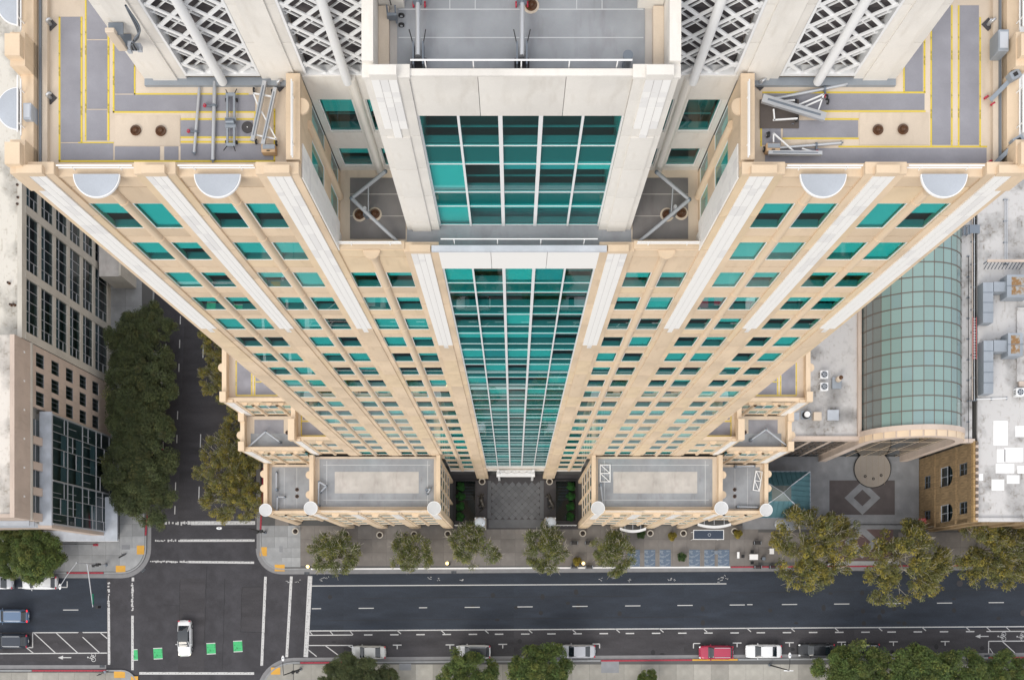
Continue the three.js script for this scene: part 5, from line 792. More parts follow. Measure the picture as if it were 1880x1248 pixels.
// standing davits and dollies
function foldedDavit(label, pts, y, base) {
  const [bx, , bz] = roofAt(base[0], base[1], y), o = thing('davit_crane', label, 'davit', [bx, y, bz]), q = pts.map(([u, v, h]) => { const [x, z] = at(u, v, y + h); return [x - bx, h, z - bz]; });
  part('pivot_base', cylG(0.16, 0.2, 0.25, 20), M.steelDark, o, 0, 0.125, 0); part('post', cylG(0.08, 0.08, 0.6, 14), M.steel, o, 0, 0.5, 0);
  for (let i = 0; i + 1 < q.length; i++) part('boom', rod(q[i], q[i + 1], 0.09, 14, 0.08), M.davitGrey, o);
  for (const p of q) part('joint', new THREE.SphereGeometry(0.1, 12, 8), M.steelDark, o, ...p);
  const m = q[0].map((v, i) => (v + q[1][i]) / 2), n = q[1].map((v, i) => v + (q[2][i] - v) * 0.35); part('brace', rod(m, n, 0.03, 8), M.davitGrey, o);
  const e = q.at(-1); for (const k of [-0.12, 0.12]) part('foot_wheel', new THREE.CylinderGeometry(0.07, 0.07, 0.05, 14).rotateZ(Math.PI / 2), M.redPlastic, o, e[0] + k, e[1] - 0.1, e[2]); part('foot', boxG(0.3, Math.max(0.06, e[1] - 0.05), 0.16), M.steelDark, o, e[0], (e[1] - 0.05) / 2, e[2] + 0.02);
}
foldedDavit('grey folded davit crane with its elbow by the tan return wall', [[707, 315, 0.8], [645, 364, 0.8], [733, 447, 0.35]], TY + 0.03, [674, 394]);
foldedDavit('grey folded davit crane over the browner stained terrace', [[1206, 316, 0.8], [1266, 366, 0.8], [1171, 446, 0.35]], TY + 0.03, [1235, 391]);
function longDavit(u, label) { const y = 101.22, [x, , z] = roofAt(u, 118, y), o = thing('davit_crane', label, 'davit', [x, y, z], 0, 'davits on the middle roof'); part('boom', rod([0, 0.55, 0], [0.02, 0.75, -3.2], 0.085, 16, 0.075), M.steel, o); for (const k of [-0.16, 0.16]) { part('side_plate', boxG(0.05, 0.4, 0.75), M.steelDark, o, k, 0.35, -0.1); part('lever', rod([k * 0.9, 0.4, -0.35], [k * 1.7, 0.75, -0.75], 0.018, 6), M.black, o); for (const zz of [0.02, -1.95]) part('wheel', new THREE.CylinderGeometry(0.1, 0.1, 0.05, 16).rotateZ(Math.PI / 2), M.redPlastic, o, k * 1.2, 0.1, zz); } part('base', boxG(0.5, 0.12, 0.45), M.black, o, 0, 0.14, 0.12); part('collar', cylG(0.16, 0.16, 0.2, 16), M.steelDark, o, 0, 0.68, -1.75, Math.PI / 2, 0, 0); }
longDavit(770, 'grey davit boom on red wheels beside the hand truck'); longDavit(958, 'grey davit boom on red wheels beside the round roof drain');
{ const [x, y, z] = roofAt(722, 40, 101.22), o = thing('hand_truck', 'dark grey hand truck in the roof corner', 'hand truck', [x, y, z]); part('frame', merge([rod([-0.15, 0.1, 0.1], [-0.15, 0.6, -0.2], 0.03), rod([0.12, 0.1, 0.1], [0.12, 0.6, -0.2], 0.03), boxAt(0.32, 0.3, 0.1, 0, 0.3, 0)]), M.steelDark, o); part('handle', rod([0, 0.6, -0.2], [-0.1, 0.85, -0.55], 0.02), M.black, o); for (const k of [-0.16, 0.16]) { const w = part('wheel', new THREE.CylinderGeometry(0.1, 0.1, 0.06, 16).rotateX(Math.PI / 2), M.rubber, o, 0.28, 0.1, k); part('hub', new THREE.CylinderGeometry(0.05, 0.05, 0.07, 12).rotateX(Math.PI / 2), M.steel, w); } }
{ const [x, y, z] = roofAt(1149, 121, 101.2), o = thing('exhaust_cowl', 'dark round exhaust cowl behind the middle roof railing', 'vent', [x, y, z]); part('stack', cylG(0.13, 0.14, 0.6, 18), M.steelDark, o, 0, 0.3, 0); part('cap', cylG(0.17, 0.17, 0.06, 20), M.steelDark, o, 0, 0.66, 0); }
function sideDolly(u, v, label) { const [x, , z] = roofAt(u, v, RW), o = thing('outrigger_dolly', label, 'dolly', [x, RW, z], 0.5, 'outrigger dollies by the east parapet'); part('arm', beam([-0.45, 0.2, 0.15], [0.4, 0.75, -0.1], 0.16, 0.16), M.steelDark, o); part('head', boxG(0.4, 0.3, 0.3), M.duct, o, 0.35, 0.8, -0.1); part('head_slot', boxG(0.16, 0.02, 0.14), M.black, o, 0.35, 0.96, -0.1); part('strut', beam([0.3, 0.04, -0.1], [0.3, 0.7, -0.1], 0.08, 0.08), M.steelDark, o); for (const k of [-0.14, 0.2]) part('wheel', new THREE.CylinderGeometry(0.1, 0.1, 0.06, 16).rotateX(Math.PI / 2), M.redPlastic, o, -0.42 + k * 0.3, 0.1, k + 0.1); }
sideDolly(1830, 172, 'dark grey outrigger dolly beside the white parapet railing'); sideDolly(1836, 290, 'dark grey outrigger dolly at the parapet corner block');
{ const [x, , z] = roofAt(1846, 82, 97.4), o = thing('equipment_box', 'grey equipment box standing on the parapet ledge', 'box', [x - 0.2, 97.02, z]); part('case', new RoundedBoxGeometry(0.4, 0.7, 0.8, 2, 0.03), M.duct, o, 0, 0.35, 0); part('door', boxG(0.3, 0.02, 0.6), M.steel, o, 0, 0.71, 0); }
{ const [x, , z] = roofAt(57, 212, 97.2), o = thing('equipment_box', 'pale grey equipment box beside the parapet railing and half disc', 'box', [x, 97.0, z]); part('case', new RoundedBoxGeometry(0.3, 0.55, 0.62, 2, 0.02), M.capGrey, o, 0, 0.275, 0); part('door', boxG(0.22, 0.02, 0.5), M.steel, o, 0, 0.56, 0); }
{ // antenna on the penthouse wall
  const o = thing('wall_antenna', 'beige panel antenna with black cables on the white penthouse wall', 'antenna', [-13.6, 100.2, -19.2]);
  part('panel', new RoundedBoxGeometry(0.32, 1.2, 0.16, 2, 0.03), M.deckBeige, o, 0, 0.3, 0.25); part('bracket', merge([boxAt(0.5, 0.06, 0.4, 0.1, 0.6, 0.05), boxAt(0.5, 0.06, 0.4, 0.1, -0.1, 0.05)]), M.steelDark, o); part('radio_units', merge([boxAt(0.2, 0.3, 0.2, 0.34, -0.2, 0.2), boxAt(0.16, 0.24, 0.2, 0.55, -0.3, 0.2), boxAt(0.14, 0.2, 0.16, 0.2, -0.35, 0.25)]), M.capGrey, o);
  for (let i = 0; i < 5; i++) part('cable', new THREE.TubeGeometry(new THREE.CatmullRomCurve3([new THREE.Vector3(0.3 + i * 0.06, -0.25, 0.3), new THREE.Vector3(0.45 + i * 0.05, 0.2 + i * 0.06, 0.38), new THREE.Vector3(0.9 + i * 0.05, 0.7 + i * 0.1, 0.35), new THREE.Vector3(1.05, 2.2, 0.2)]), 20, 0.035, 6), i % 2 ? M.black : M.steelDark, o);
}
// podium roof davits and frames
function podiumDavit(label, y, pts, group) { const [bx, , bz] = roofAt(pts[0][0], pts[0][1], y), o = thing('davit_crane', label, 'davit', [bx, y, bz], 0, group), q = pts.map(([u, v, h = 0.5]) => { const [x, z] = at(u, v, y + h); return [x - bx, h, z - bz]; }); for (let i = 0; i + 1 < q.length; i++) part('boom', rod(q[i], q[i + 1], 0.1, 12, 0.09), M.capGrey, o); for (const p of q) { part('joint', new THREE.SphereGeometry(0.13, 12, 8), M.steelDark, o, ...p); } part('post', cylG(0.14, 0.2, 0.5, 12), M.steelDark, o, q[0][0], 0.25, q[0][2]); const e = q.at(-1); part('post', cylG(0.1, 0.14, e[1], 10), M.steelDark, o, e[0], e[1] / 2, e[2]); }
podiumDavit('white davit crane with bent boom on the terrace by street trees', 25.71, [[452, 824], [487, 792], [513, 811]]);
podiumDavit('white davit crane with bent boom on the terrace by condensers', 25.71, [[1380, 807], [1407, 788], [1445, 818]]);
podiumDavit('white straight davit boom on the podium roof by the trees', 15.81, [[507, 899, 0.3], [507, 867, 0.3]]);
podiumDavit('white davit boom beside the round column and low roof drains', 15.81, [[508, 937, 0.3], [509, 912, 0.4], [522, 912, 0.3]]);
podiumDavit('white davit boom by the west end of the podium parapet', 23.01, [[584, 928, 0.3], [585, 884, 0.4], [599, 892, 0.3], [588, 903, 0.3]]);
podiumDavit('small rusted davit bracket by the court side parapet', 23.01, [[783, 899, 0.3], [790, 897, 0.3], [784, 906, 0.3]]);
podiumDavit('white straight boom lying along the terrace wall', 15.81, [[1351, 856, 0.3], [1386, 855, 0.3]]);
podiumDavit('white straight boom lying behind the pair of round columns', 15.81, [[1355, 930, 0.3], [1392, 931, 0.3]]);
podiumDavit('slim white davit boom by the truss frame and round column', 23.01, [[1103, 890, 0.3], [1107, 925, 0.3]]);
function trussFrame(label, y, u, v, w, d, turn = 0) { const [x, , z] = roofAt(u, v, y), o = thing('braced_truss', label, 'frame', [x, y, z], turn), l = [boxAt(0.12, 0.12, d, -w / 2, 0.12, 0), boxAt(0.12, 0.12, d, w / 2, 0.12, 0)]; part('chords', merge(l), M.whiteMetal, o); part('rungs', merge([-0.5, 0, 0.5].map((k) => boxAt(w - 0.12, 0.1, 0.1, 0, 0.12, k * (d - 0.12)))), M.whiteMetal, o); part('diagonals', merge([beam([-w / 2, 0.12, -d / 2], [w / 2, 0.12, 0], 0.09, 0.09), beam([-w / 2, 0.14, 0], [w / 2, 0.14, d / 2], 0.09, 0.09)]), M.whiteMetal, o); }
trussFrame('white braced frame lying on the pale podium roof', 23.01, 1111, 869, 1.1, 2.0); trussFrame('white braced frame leaning towards the low parapet', 15.81, 1391, 883, 0.75, 2.4, -0.15);
// rooftop plant on the white roofs
function condenser(label, u, v, y, turn = 0, group) { const [x, , z] = roofAt(u, v, y), o = thing('condenser_unit', label, 'air conditioner', [x, y, z], turn, group); part('case', new RoundedBoxGeometry(0.95, 0.8, 0.95, 2, 0.04), M.whiteMetal, o, 0, 0.45, 0); part('fan_ring', new THREE.TorusGeometry(0.34, 0.04, 8, 24).rotateX(Math.PI / 2), M.steelDark, o, 0, 0.86, 0); part('fan_well', cylG(0.33, 0.33, 0.02, 24), M.black, o, 0, 0.86, 0); const bl = []; for (let i = 0; i < 5; i++) bl.push(boxAt(0.27, 0.02, 0.12, 0.15, 0, 0).rotateY(i * 1.2566)); part('fan', merge(bl), M.capGrey, o, 0, 0.885, 0); part('side_grille', merge([-0.2, 0, 0.2].map((k) => boxAt(0.02, 0.5, 0.08, -0.48, 0.45, k))), M.black, o); for (const k of [-0.35, 0.35]) part('foot', boxG(0.12, 0.06, 0.9), M.steelDark, o, k, 0.03, 0); return o; }
condenser('white condenser fan unit on the roof, north of its twin', 1510, 690, 16); condenser('white condenser fan unit on the roof, south of its twin', 1510, 712, 16); condenser('condenser fan unit by the white pipes on sandstone building roof', 1868, 722, 16.0);
function plant(label, u0, u1, v0, v1, h, m, name = 'duct_box', top) { const [x0, z0] = at(u0, v0, 16 + h), [x1, z1] = at(u1, v1, 16 + h), o = thing(name, label, name === 'duct_box' ? 'duct' : 'roof unit', [(x0 + x1) / 2, 16, (z0 + z1) / 2]); part('casing', new RoundedBoxGeometry(x1 - x0, h - 0.15, z1 - z0, 2, 0.03), m, o, 0, h / 2 + 0.05, 0); part('skids', merge([-1, 1].map((k) => boxAt(0.12, 0.15, (z1 - z0) * 0.9, k * (x1 - x0) * 0.38, 0.075, 0))), M.steelDark, o); const j = []; const n = Math.max(1, Math.round((z1 - z0) / 1.3)); for (let i = 1; i < n; i++) j.push(boxAt(x1 - x0 + 0.04, 0.03, 0.06, 0, h, -(z1 - z0) / 2 + (z1 - z0) * i / n)); if (j.length) part('flanges', merge(j), M.steelDark, o); if (top) part('rust_patch', boxG((x1 - x0) * 0.6, 0.012, (z1 - z0) * 0.8), M.rustPaint, o, 0, h - 0.02, 0); return o; }
plant('long grey duct standing north beside the red ladder', 1806, 1825, 518, 592, 1.6, M.duct); plant('long grey duct beside the red ladder foot', 1807, 1825, 625, 722, 1.6, M.duct);
plant('short grey duct elbow joining the northern rusty air handler', 1826, 1850, 517, 535, 1.6, M.duct); plant('short grey duct elbow joining the southern rusty air handler', 1826, 1851, 624, 645, 1.6, M.duct);
plant('rusty topped air handler joined to the northern duct', 1850, 1892, 504, 545, 1.9, M.duct, 'air_handler', true); plant('rusty topped air handler joined to the southern duct', 1852, 1879, 611, 653, 1.9, M.duct, 'air_handler', true);
plant('pale yellow hatch box among grey roof units', 1495, 1509.5, 756, 771, 0.7, M.deckBeige, 'roof_unit'); plant('flat grey roof unit beside the yellow hatch', 1520, 1541, 752, 771, 0.5, M.capGrey, 'roof_unit'); plant('grey roof unit beside the white round fan', 1455, 1468, 757, 770, 0.6, M.capGrey, 'roof_unit'); plant('gravel topped grey roof unit under the round ventilator', 1529, 1546, 692, 713, 0.5, M.duct, 'roof_unit');
{ const [x, , z] = roofAt(1480, 762, 16), o = thing('round_fan', 'white round roof fan with a black ring', 'vent', [x, 16, z]); part('ring', cylG(0.45, 0.47, 0.6, 28), M.black, o, 0, 0.3, 0); part('dome', cylG(0.34, 0.37, 0.1, 28), M.whitePaint, o, 0, 0.65, 0); part('curb', boxG(1.2, 0.1, 1.0), M.duct, o, 0, 0.05, 0); }
{ const [x, , z] = roofAt(1540, 696, 16.6), o = thing('roof_ventilator', 'cream round ventilator on the gravel topped roof unit', 'vent', [x, 16.56, z]); part('stem', cylG(0.3, 0.36, 0.5, 20), M.deckBeige, o, 0, 0.25, 0); part('mouth', cylG(0.24, 0.24, 0.12, 20), M.rustMetal, o, 0.15, 0.52, -0.1); }
{ const [x, , z] = roofAt(1783, 420, 17.2), o = thing('roof_steps', 'dark steel crossover steps bridging the roof pipes', 'steps', [x, 16, z]); for (let i = 0; i < 4; i++) part('tread', boxG(0.35, 0.05, 1.0), M.steelDark, o, -1.2 + i * 0.36, 0.3 + i * 0.25, 0.1); part('platform', boxG(1.2, 0.05, 1.0), M.steelDark, o, 0.5, 1.15, 0); part('legs', merge([[-0.05, -0.45], [-0.05, 0.45], [1.05, -0.45], [1.05, 0.45]].map(([a, b]) => boxAt(0.06, 1.15, 0.06, a, 0.575, b))), M.steelDark, o); part('stringers', merge([-0.48, 0.55].map((k) => beam([-1.35, 0.1, k], [-0.1, 1.1, k], 0.05, 0.12))), M.steelDark, o); }
for (const [u0, v0, u1, v1, l, m] of [[1786, 360, 1786, 735, 'thin copper roof pipe along the white roof edge', M.parapetTan], [1789.5, 360, 1789.5, 735, 'thin steel roof pipe beside the copper pipe', M.steel], [1846, 366, 1846, 484, 'grey roof pipe run north of the louvred frame', M.steel], [1849.5, 366, 1849.5, 484, 'grey roof pipe run close to the louvred frame', M.steel], [1794, 733, 1850, 731, 'white roof pipe leading to the condenser', M.whiteMetal], [1779, 470, 1779, 812, 'black roof cable along the white strip', M.black]]) { const [x0, , z0] = roofAt(u0, v0, 16.2), [x1, , z1] = roofAt(u1, v1, 16.2), o = thing('roof_pipe', l, 'pipe', [(x0 + x1) / 2, 16, (z0 + z1) / 2]), dx = x1 - x0, dz = z1 - z0; part('pipe', rod([-dx / 2, 0.22, -dz / 2], [dx / 2, 0.22, dz / 2], m === M.black ? 0.04 : 0.06, 8), m, o); const n = Math.max(2, Math.round(Math.hypot(dx, dz) / 2.6)); for (let i = 0; i <= n; i++) { const t = i / n - 0.5; part('support', boxG(0.3, 0.18, 0.1), M.steelDark, o, dx * t, 0.09, dz * t, 0, Math.abs(dx) > 1 ? Math.PI / 2 : 0, 0); } }
{ const [x, , z] = roofAt(1790, 621, 16.3), o = thing('ladder', 'red ladder lying on the roof pipes', 'ladder', [x, 16.28, z]); for (const k of [-0.2, 0.2]) part('rail', boxG(0.06, 0.06, 5), M.ladderRed, o, k, 0.06, 0); for (let i = 0; i < 15; i++) part('rung', boxG(0.4, 0.04, 0.05), M.whiteMetal, o, 0, 0.06, -2.3 + i * 0.33); }
{ const [x, , z] = roofAt(1850, 488, 16.8), o = thing('louvre_frame', 'long tan louvred frame with dark sloping blades', 'frame', [x, 16, z]); part('head', boxG(5, 0.12, 0.3), M.parapetTan, o, 0, 1.1, -0.5); for (let i = 0; i < 11; i++) part('blade', beam([-2.3 + i * 0.42, 0.9, -0.4], [-2.6 + i * 0.42, 0.5, 0.3], 0.06, 0.12), M.navy, o); part('legs', merge([-2.4, 2.4].map((k) => boxAt(0.1, 1.04, 0.1, k, 0.52, -0.5))), M.steelDark, o); }
for (const [u, v, w, d, k] of [[1838, 795, 1.7, 2.9, 0], [1862, 835, 2.2, 1.7, 1], [1839, 837, 1.0, 1.6, 0], [1846, 860, 2.2, 1.1, 0], [1876, 792, 1.4, 1.3, 0], [1875, 862, 0.8, 0.9, 1], [1861, 880, 1.5, 1, 0], [1833, 890, 1.5, 1.3, 0], [1802, 876, 0.5, 0.8, 0]]) { const [x, , z] = roofAt(u, v, 16); part('roof_patch', boxG(w, 0.008, d), M.whitePaint, brick, x - 70, 16.006, z + 30); }

// ---------------------------------------------------------------- trees
function treeShape(seed, R, H, o = {}) {                        // limbs that fork towards an uneven crown, leaves in clumps at their ends
  const r = rng(seed), wood = [], P = [], C = [], N = [], { leaf = 0.24, per = 44, spread = 0.62, pale = 0.15, flat = 0.6, levels = 4, base = [0.075, 0.115, 0.03], alt = [0.2, 0.2, 0.05], dry = 0.12 } = o, v = () => r() - 0.5;
  const leaves = (c, rad, n) => { const tone = 0.6 + r() * 0.75, yellow = r() < dry ? 0.6 + 0.4 * r() : r() * 0.35; for (let i = 0; i < n; i++) { const d = new THREE.Vector3(v(), v() * 0.75, v()).normalize().multiplyScalar(rad * Math.cbrt(r())), p = c.clone().add(d), a = new THREE.Vector3(v(), v() * 0.6, v()).normalize().multiplyScalar(leaf * (0.6 + 0.7 * r())), b = new THREE.Vector3(v(), v() * 0.6, v()).normalize().cross(a).normalize().multiplyScalar(leaf * 0.42), n0 = a.clone().cross(b).normalize(); const turned = n0.y < 0; if (turned) n0.negate(); n0.multiplyScalar(0.45).addScaledVector(d.clone().normalize(), 0.45).add(new THREE.Vector3(0, 0.35, 0)).normalize(); const q = [p.clone().sub(a), p.clone().sub(b), p.clone().add(a), p.clone().add(b)]; for (const k of turned ? [0, 2, 1, 0, 3, 2] : [0, 1, 2, 0, 2, 3]) { P.push(q[k].x, q[k].y, q[k].z); N.push(n0.x, n0.y, n0.z); } const k = tone * (0.88 + 0.24 * r()), y = Math.min(1, yellow + 0.1 * r()); for (let m = 0; m < 6; m++) C.push(...[0, 1, 2].map((j) => (base[j] * (1 - y) + alt[j] * y) * k)); } };
  const grow = (a, dir, len, rad, lv) => { const b = a.clone().add(dir.clone().multiplyScalar(len)); wood.push(rod(a.toArray(), b.toArray(), rad, lv > 1 ? 6 : 4, rad * 0.62)); if (lv <= 1 && r() < (o.bare ? 0.8 : 0.94)) leaves(b.clone(), spread * (0.8 + 0.5 * r()), Math.round(per * (0.6 + 0.8 * r()))); if (lv === 2 && r() < 0.7) leaves(b, spread * 0.8, Math.round(per * 0.5)); if (o.bare && lv <= 1 && r() < 0.45) { const q = b.clone().addScaledVector(dir, 0.35 + 0.5 * r()).add(new THREE.Vector3(v() * 0.5, 0.25 + 0.35 * r(), v() * 0.5)); wood.push(rod(b.toArray(), q.toArray(), 0.028, 4, 0.014)); } if (lv <= 0) return; const n = lv >= 3 ? 3 : 2 + (r() < 0.5 ? 1 : 0); for (let i = 0; i < n; i++) { const d = dir.clone().add(new THREE.Vector3(v() * 1.7, v() * 0.9 + 0.08, v() * 1.7)).normalize(); d.y = d.y * flat + 0.06; d.normalize(); grow(b, d, len * (0.66 + 0.2 * r()), rad * 0.6, lv - 1); } };
  const th = H * 0.36, n = o.limbs ?? 5; wood.push(rod([0, 0, 0], [0.05, th, 0.04], 0.05 + R * 0.05, 9, 0.03 + R * 0.035));
  const L = R / (1 + 0.78 + 0.6 + 0.42 + (levels > 3 ? 0.3 : 0)) * 1.12;
  for (let i = 0; i < n; i++) { const a = (i + 0.6 * v()) * Math.PI * 2 / n, up = 0.55 + 0.5 * r(); grow(new THREE.Vector3(0.05, th * (0.85 + 0.15 * r()), 0.04), new THREE.Vector3(Math.cos(a), up, Math.sin(a)).normalize(), L * (0.9 + 0.35 * r()), 0.02 + R * 0.022, levels - 1); }
  for (let i = 0; i < 3; i++) grow(new THREE.Vector3(0.05, th, 0.04), new THREE.Vector3(v() * 0.9, 1, v() * 0.9).normalize(), L * (0.7 + 0.3 * r()), R * 0.022, levels - 1);
  const g = new THREE.BufferGeometry(); g.setAttribute('position', new THREE.Float32BufferAttribute(P, 3)); g.setAttribute('normal', new THREE.Float32BufferAttribute(N, 3)); g.setAttribute('color', new THREE.Float32BufferAttribute(C, 3)); return { wood: merge(wood), crown: g };
}
const leafMat = new THREE.MeshPhysicalMaterial({ vertexColors: true, roughness: 1, side: THREE.DoubleSide, transmission: 0.3, thickness: 0 });
function treeKind(seed, R, H, o, bark) { const s = treeShape(seed, R, H, o); return { s, bark }; }
function plantTree(name, kind, label, group, x, y, z, turn, scale) { const o = thing(name, label, 'tree', [x, y, z], turn, group); part('trunk', kind.s.wood, kind.bark, o); part('crown', kind.s.crown, leafMat, o); if (scale !== 1) o.scale.setScalar(scale); return o; }
const SYC = { base: [0.1, 0.12, 0.04], alt: [0.34, 0.28, 0.045], dry: 0.28, per: 34, spread: 0.5, leaf: 0.2, bare: true };
const K = {
  dark: [1, 2, 3].map((i) => treeKind(100 + i, 4.9, 11.5, { base: [0.066, 0.095, 0.036], alt: [0.145, 0.15, 0.048], per: 84, spread: 0.75, leaf: 0.17, dry: 0.12, levels: 5, limbs: 6 }, M.barkDark)),
  small: [1, 2, 3].map((i) => treeKind(200 + i, 3.1, 6.8, { ...SYC, base: [0.085, 0.12, 0.036], alt: [0.24, 0.235, 0.05], levels: 5, limbs: 5, per: 28, spread: 0.46, leaf: 0.13, flat: 0.8 }, M.bark)),
  big: [1, 2, 3].map((i) => treeKind(300 + i, 5.8, 10.5, { ...SYC, levels: 5, limbs: 6, per: 44, spread: 0.58, leaf: 0.17, dry: 0.3, flat: 0.75 }, M.bark)),
  bright: [1, 2].map((i) => treeKind(400 + i, 4.2, 9, { base: [0.07, 0.125, 0.028], alt: [0.2, 0.22, 0.05], per: 70, spread: 0.62, leaf: 0.17, dry: 0.2, levels: 5, limbs: 6 }, M.barkDark)),
};
const topAt = (u, v, h) => at(u, v, h);
[[238, 592, 0.66], [226, 640, 0.74], [240, 695, 0.8], [228, 750, 0.78], [240, 808, 0.8], [228, 858, 0.78], [236, 905, 0.74]].forEach(([u, v, k], i) => { const [x, z] = topAt(u, v, 9); plantTree('shade_tree', K.dark[i % 3], 'dense dark green shade tree in the row along the side street', 'shade trees along the side street', x, Hk + 0.01, z, i * 1.9, k); });
[[398, 690, 0.5], [428, 765, 0.5], [412, 845, 0.66], [422, 905, 0.64], [384, 610, 0.5]].forEach(([u, v, k], i) => { const [x, z] = topAt(u, v, 7); plantTree('plane_tree', K.big[i % 3], 'olive plane tree with pale limbs beside the podium wing', 'plane trees beside the podium', Math.min(x, -31.4), Hk + 0.01, z, i * 2.3 + 1, k); });
[[608, 1015, 0.92], [752, 1012, 0.84], [868, 1003, 0.86], [1001, 1003, 0.9], [1130, 1012, 0.88]].forEach(([u, v, k], i) => { const [x, z] = topAt(u, v, 5); const l = ['small plane tree beside the corner ramp paving', 'small plane tree between corner tree and lit globe lamp', 'small plane tree in front of the court fence', 'small plane tree with a square pit by black benches', 'small plane tree beside the blue paving panels'][i]; plantTree('small_plane_tree', K.small[i % 3], l, 'small plane trees on the tower pavement', x, Hk + 0.02, z, [0.4, 2.2, 4.1, 5.3, 1.2][i], k); const p = thing('tree_pit', 'square tree pit at the foot of a small plane tree', 'tree pit', [x, Hk + 0.025, z], 0, 'tree pits on the tower pavement'); part('pit_soil', boxG(1.0, 0.01, 1.0), M.soil, p, 0, 0.006, 0); part('pit_frame', frameG(1.2, 1.2, 0.1, 0.06).clone().rotateX(Math.PI / 2), M.plazaBrown, p, 0, 0.03, 0); });
[[1497, 1012, 0.86], [1676, 1026, 0.92], [1838, 1008, 0.84], [1915, 1000, 0.8], [1556, 962, 0.36]].forEach(([u, v, k], i) => { const [x, z] = topAt(u, v, 8); const l = ['broad plane tree beside the white cafe tables', 'broad yellowing plane tree reaching over the street', 'broad plane tree in front of the sandstone south wall', 'plane tree at the east end of the sandstone south wall', 'young plane tree by the pavilion and plaza'][i]; plantTree('broad_plane_tree', K.big[i % 3], l, 'broad plane trees by the plaza', x, Hk + 0.02, Math.min(z, -4.6), [0.2, 2.6, 4.4, 1, 3][i], k); });
[[632, 1246, 0.74, 0], [700, 1266, 0.5, 1], [868, 1249, 0.8, 1], [984, 1242, 0.88, 0], [1568, 1231, 0.92, 1], [1700, 1246, 1.0, 0], [1774, 1248, 0.9, 1], [1852, 1262, 0.82, 0], [1195, 1256, 0.3, 1]].forEach(([u, v, k, b], i) => { const [x, z] = topAt(u, v, 6.5); const l = ['dark rounded street tree beside the silver sedan', 'dark street tree behind the tree by the silver sedan', 'street tree beside the white car with black roof', 'bright green street tree behind the silver saloon', 'bright street tree overhanging the black cars', 'bright street tree in the south row past the black cars', 'street tree near the striped parking box', 'street tree at the red kerb by the parking box', 'small clipped street tree on the bare south pavement'][i]; plantTree('street_tree', i < 2 ? K.dark[1] : K.bright[b], l, 'street trees on the south pavement', x, Hk + 0.02, Math.max(z, 10.4), i * 1.7, i < 2 ? k * 0.85 : k); });
[[48, 1030, 0.82], [-12, 1024, 0.7]].forEach(([u, v, k], i) => { const [x, z] = topAt(u, v, 7); plantTree('corner_tree', K.bright[i], ['green street tree over the parked white car', 'green street tree over the parked silver car'][i], undefined, x, Hk + 0.02, z - 0.4, i + 0.5, k); });
// shrubs, pots and pool plants
function bushGeo(seed, R, n, base, alt) { return treeShape(seed, R, R * 1.6, { base, alt, per: n, spread: R * 0.45, leaf: 0.12, levels: 2, limbs: 6, dry: 0.2 }); }
const bushG = bushGeo(11, 0.6, 60, [0.03, 0.07, 0.02], [0.09, 0.13, 0.03]), bushY = bushGeo(12, 0.55, 60, [0.2, 0.17, 0.02], [0.34, 0.24, 0.03]);
for (const [u, v, k, l] of [[1130, 985, 0, 'dark green shrub behind the white bowl by piers'], [1177, 980, 0, 'dark green shrub under the curved white canopy'], [1252, 1022, 0, 'round green shrub between the blue paving panels'], [1234, 983, 1, 'yellow leaved shrub by the podium wall'], [1355, 979, 1, 'orange yellow shrub beside the entrance canopy'], [1059, 1029, 1, 'yellow shrub beside the lit globe lamp']]) { const [x, z] = at(u, v, 1), o = thing('potted_shrub', l, 'shrub', [x, Hk + 0.02, z]), s = k ? bushY : bushG; part('pot', new THREE.LatheGeometry([[0.01, 0], [0.26, 0], [0.36, 0.45], [0.33, 0.46], [0.3, 0.38], [0.01, 0.38]].map((p) => new THREE.Vector2(...p)), 20), M.plazaBrown, o); part('stems', s.wood, M.barkDark, o, 0, 0.3, 0); part('foliage', s.crown, leafMat, o, 0, 0.3, 0); }
{ const reed = bushGeo(13, 0.55, 70, [0.015, 0.09, 0.015], [0.03, 0.16, 0.02]); for (const s of [-1, 1]) for (let i = 0; i < 4; i++) { const o = thing('pool_plant', s < 0 ? 'green water plant in the pool by the trees' : 'green water plant in the pool by the benches', 'plant', [TX + s * 7.4, 0.2, -14.4 + i * 1.35], i, 'water plants in the court pools'); part('stems', reed.wood, M.barkDark, o); part('foliage', reed.crown, leafMat, o); part('basket', cylG(0.25, 0.2, 0.25, 14), M.soil, o, 0, 0.12, 0); } }
for (const [u, v] of [[542, 973], [635, 981], [697, 982], [760, 981], [822, 980], [1070, 979], [1131, 979], [1194, 979], [1255, 979], [1349, 968], [1560 - 675, 884], [1009, 884]]) { const [x, z] = at(u, v, 0.6), o = thing('stone_bowl', 'pale stone bowl planter at the foot of the piers', 'planter', [x, Hk + 0.02, Math.max(z, v < 900 ? -99 : -8.4)], 0, 'stone bowls along the podium'); part('bowl', new THREE.LatheGeometry([[0.01, 0], [0.2, 0], [0.18, 0.15], [0.44, 0.5], [0.46, 0.56], [0.36, 0.56], [0.3, 0.48], [0.01, 0.48]].map((p) => new THREE.Vector2(...p)), 26), M.greyStone, o); part('soil', cylG(0.32, 0.32, 0.02, 20), M.soil, o, 0, 0.5, 0); part('plant_tuft', new THREE.IcosahedronGeometry(0.16, 1), M.black, o, 0, 0.54, 0); }

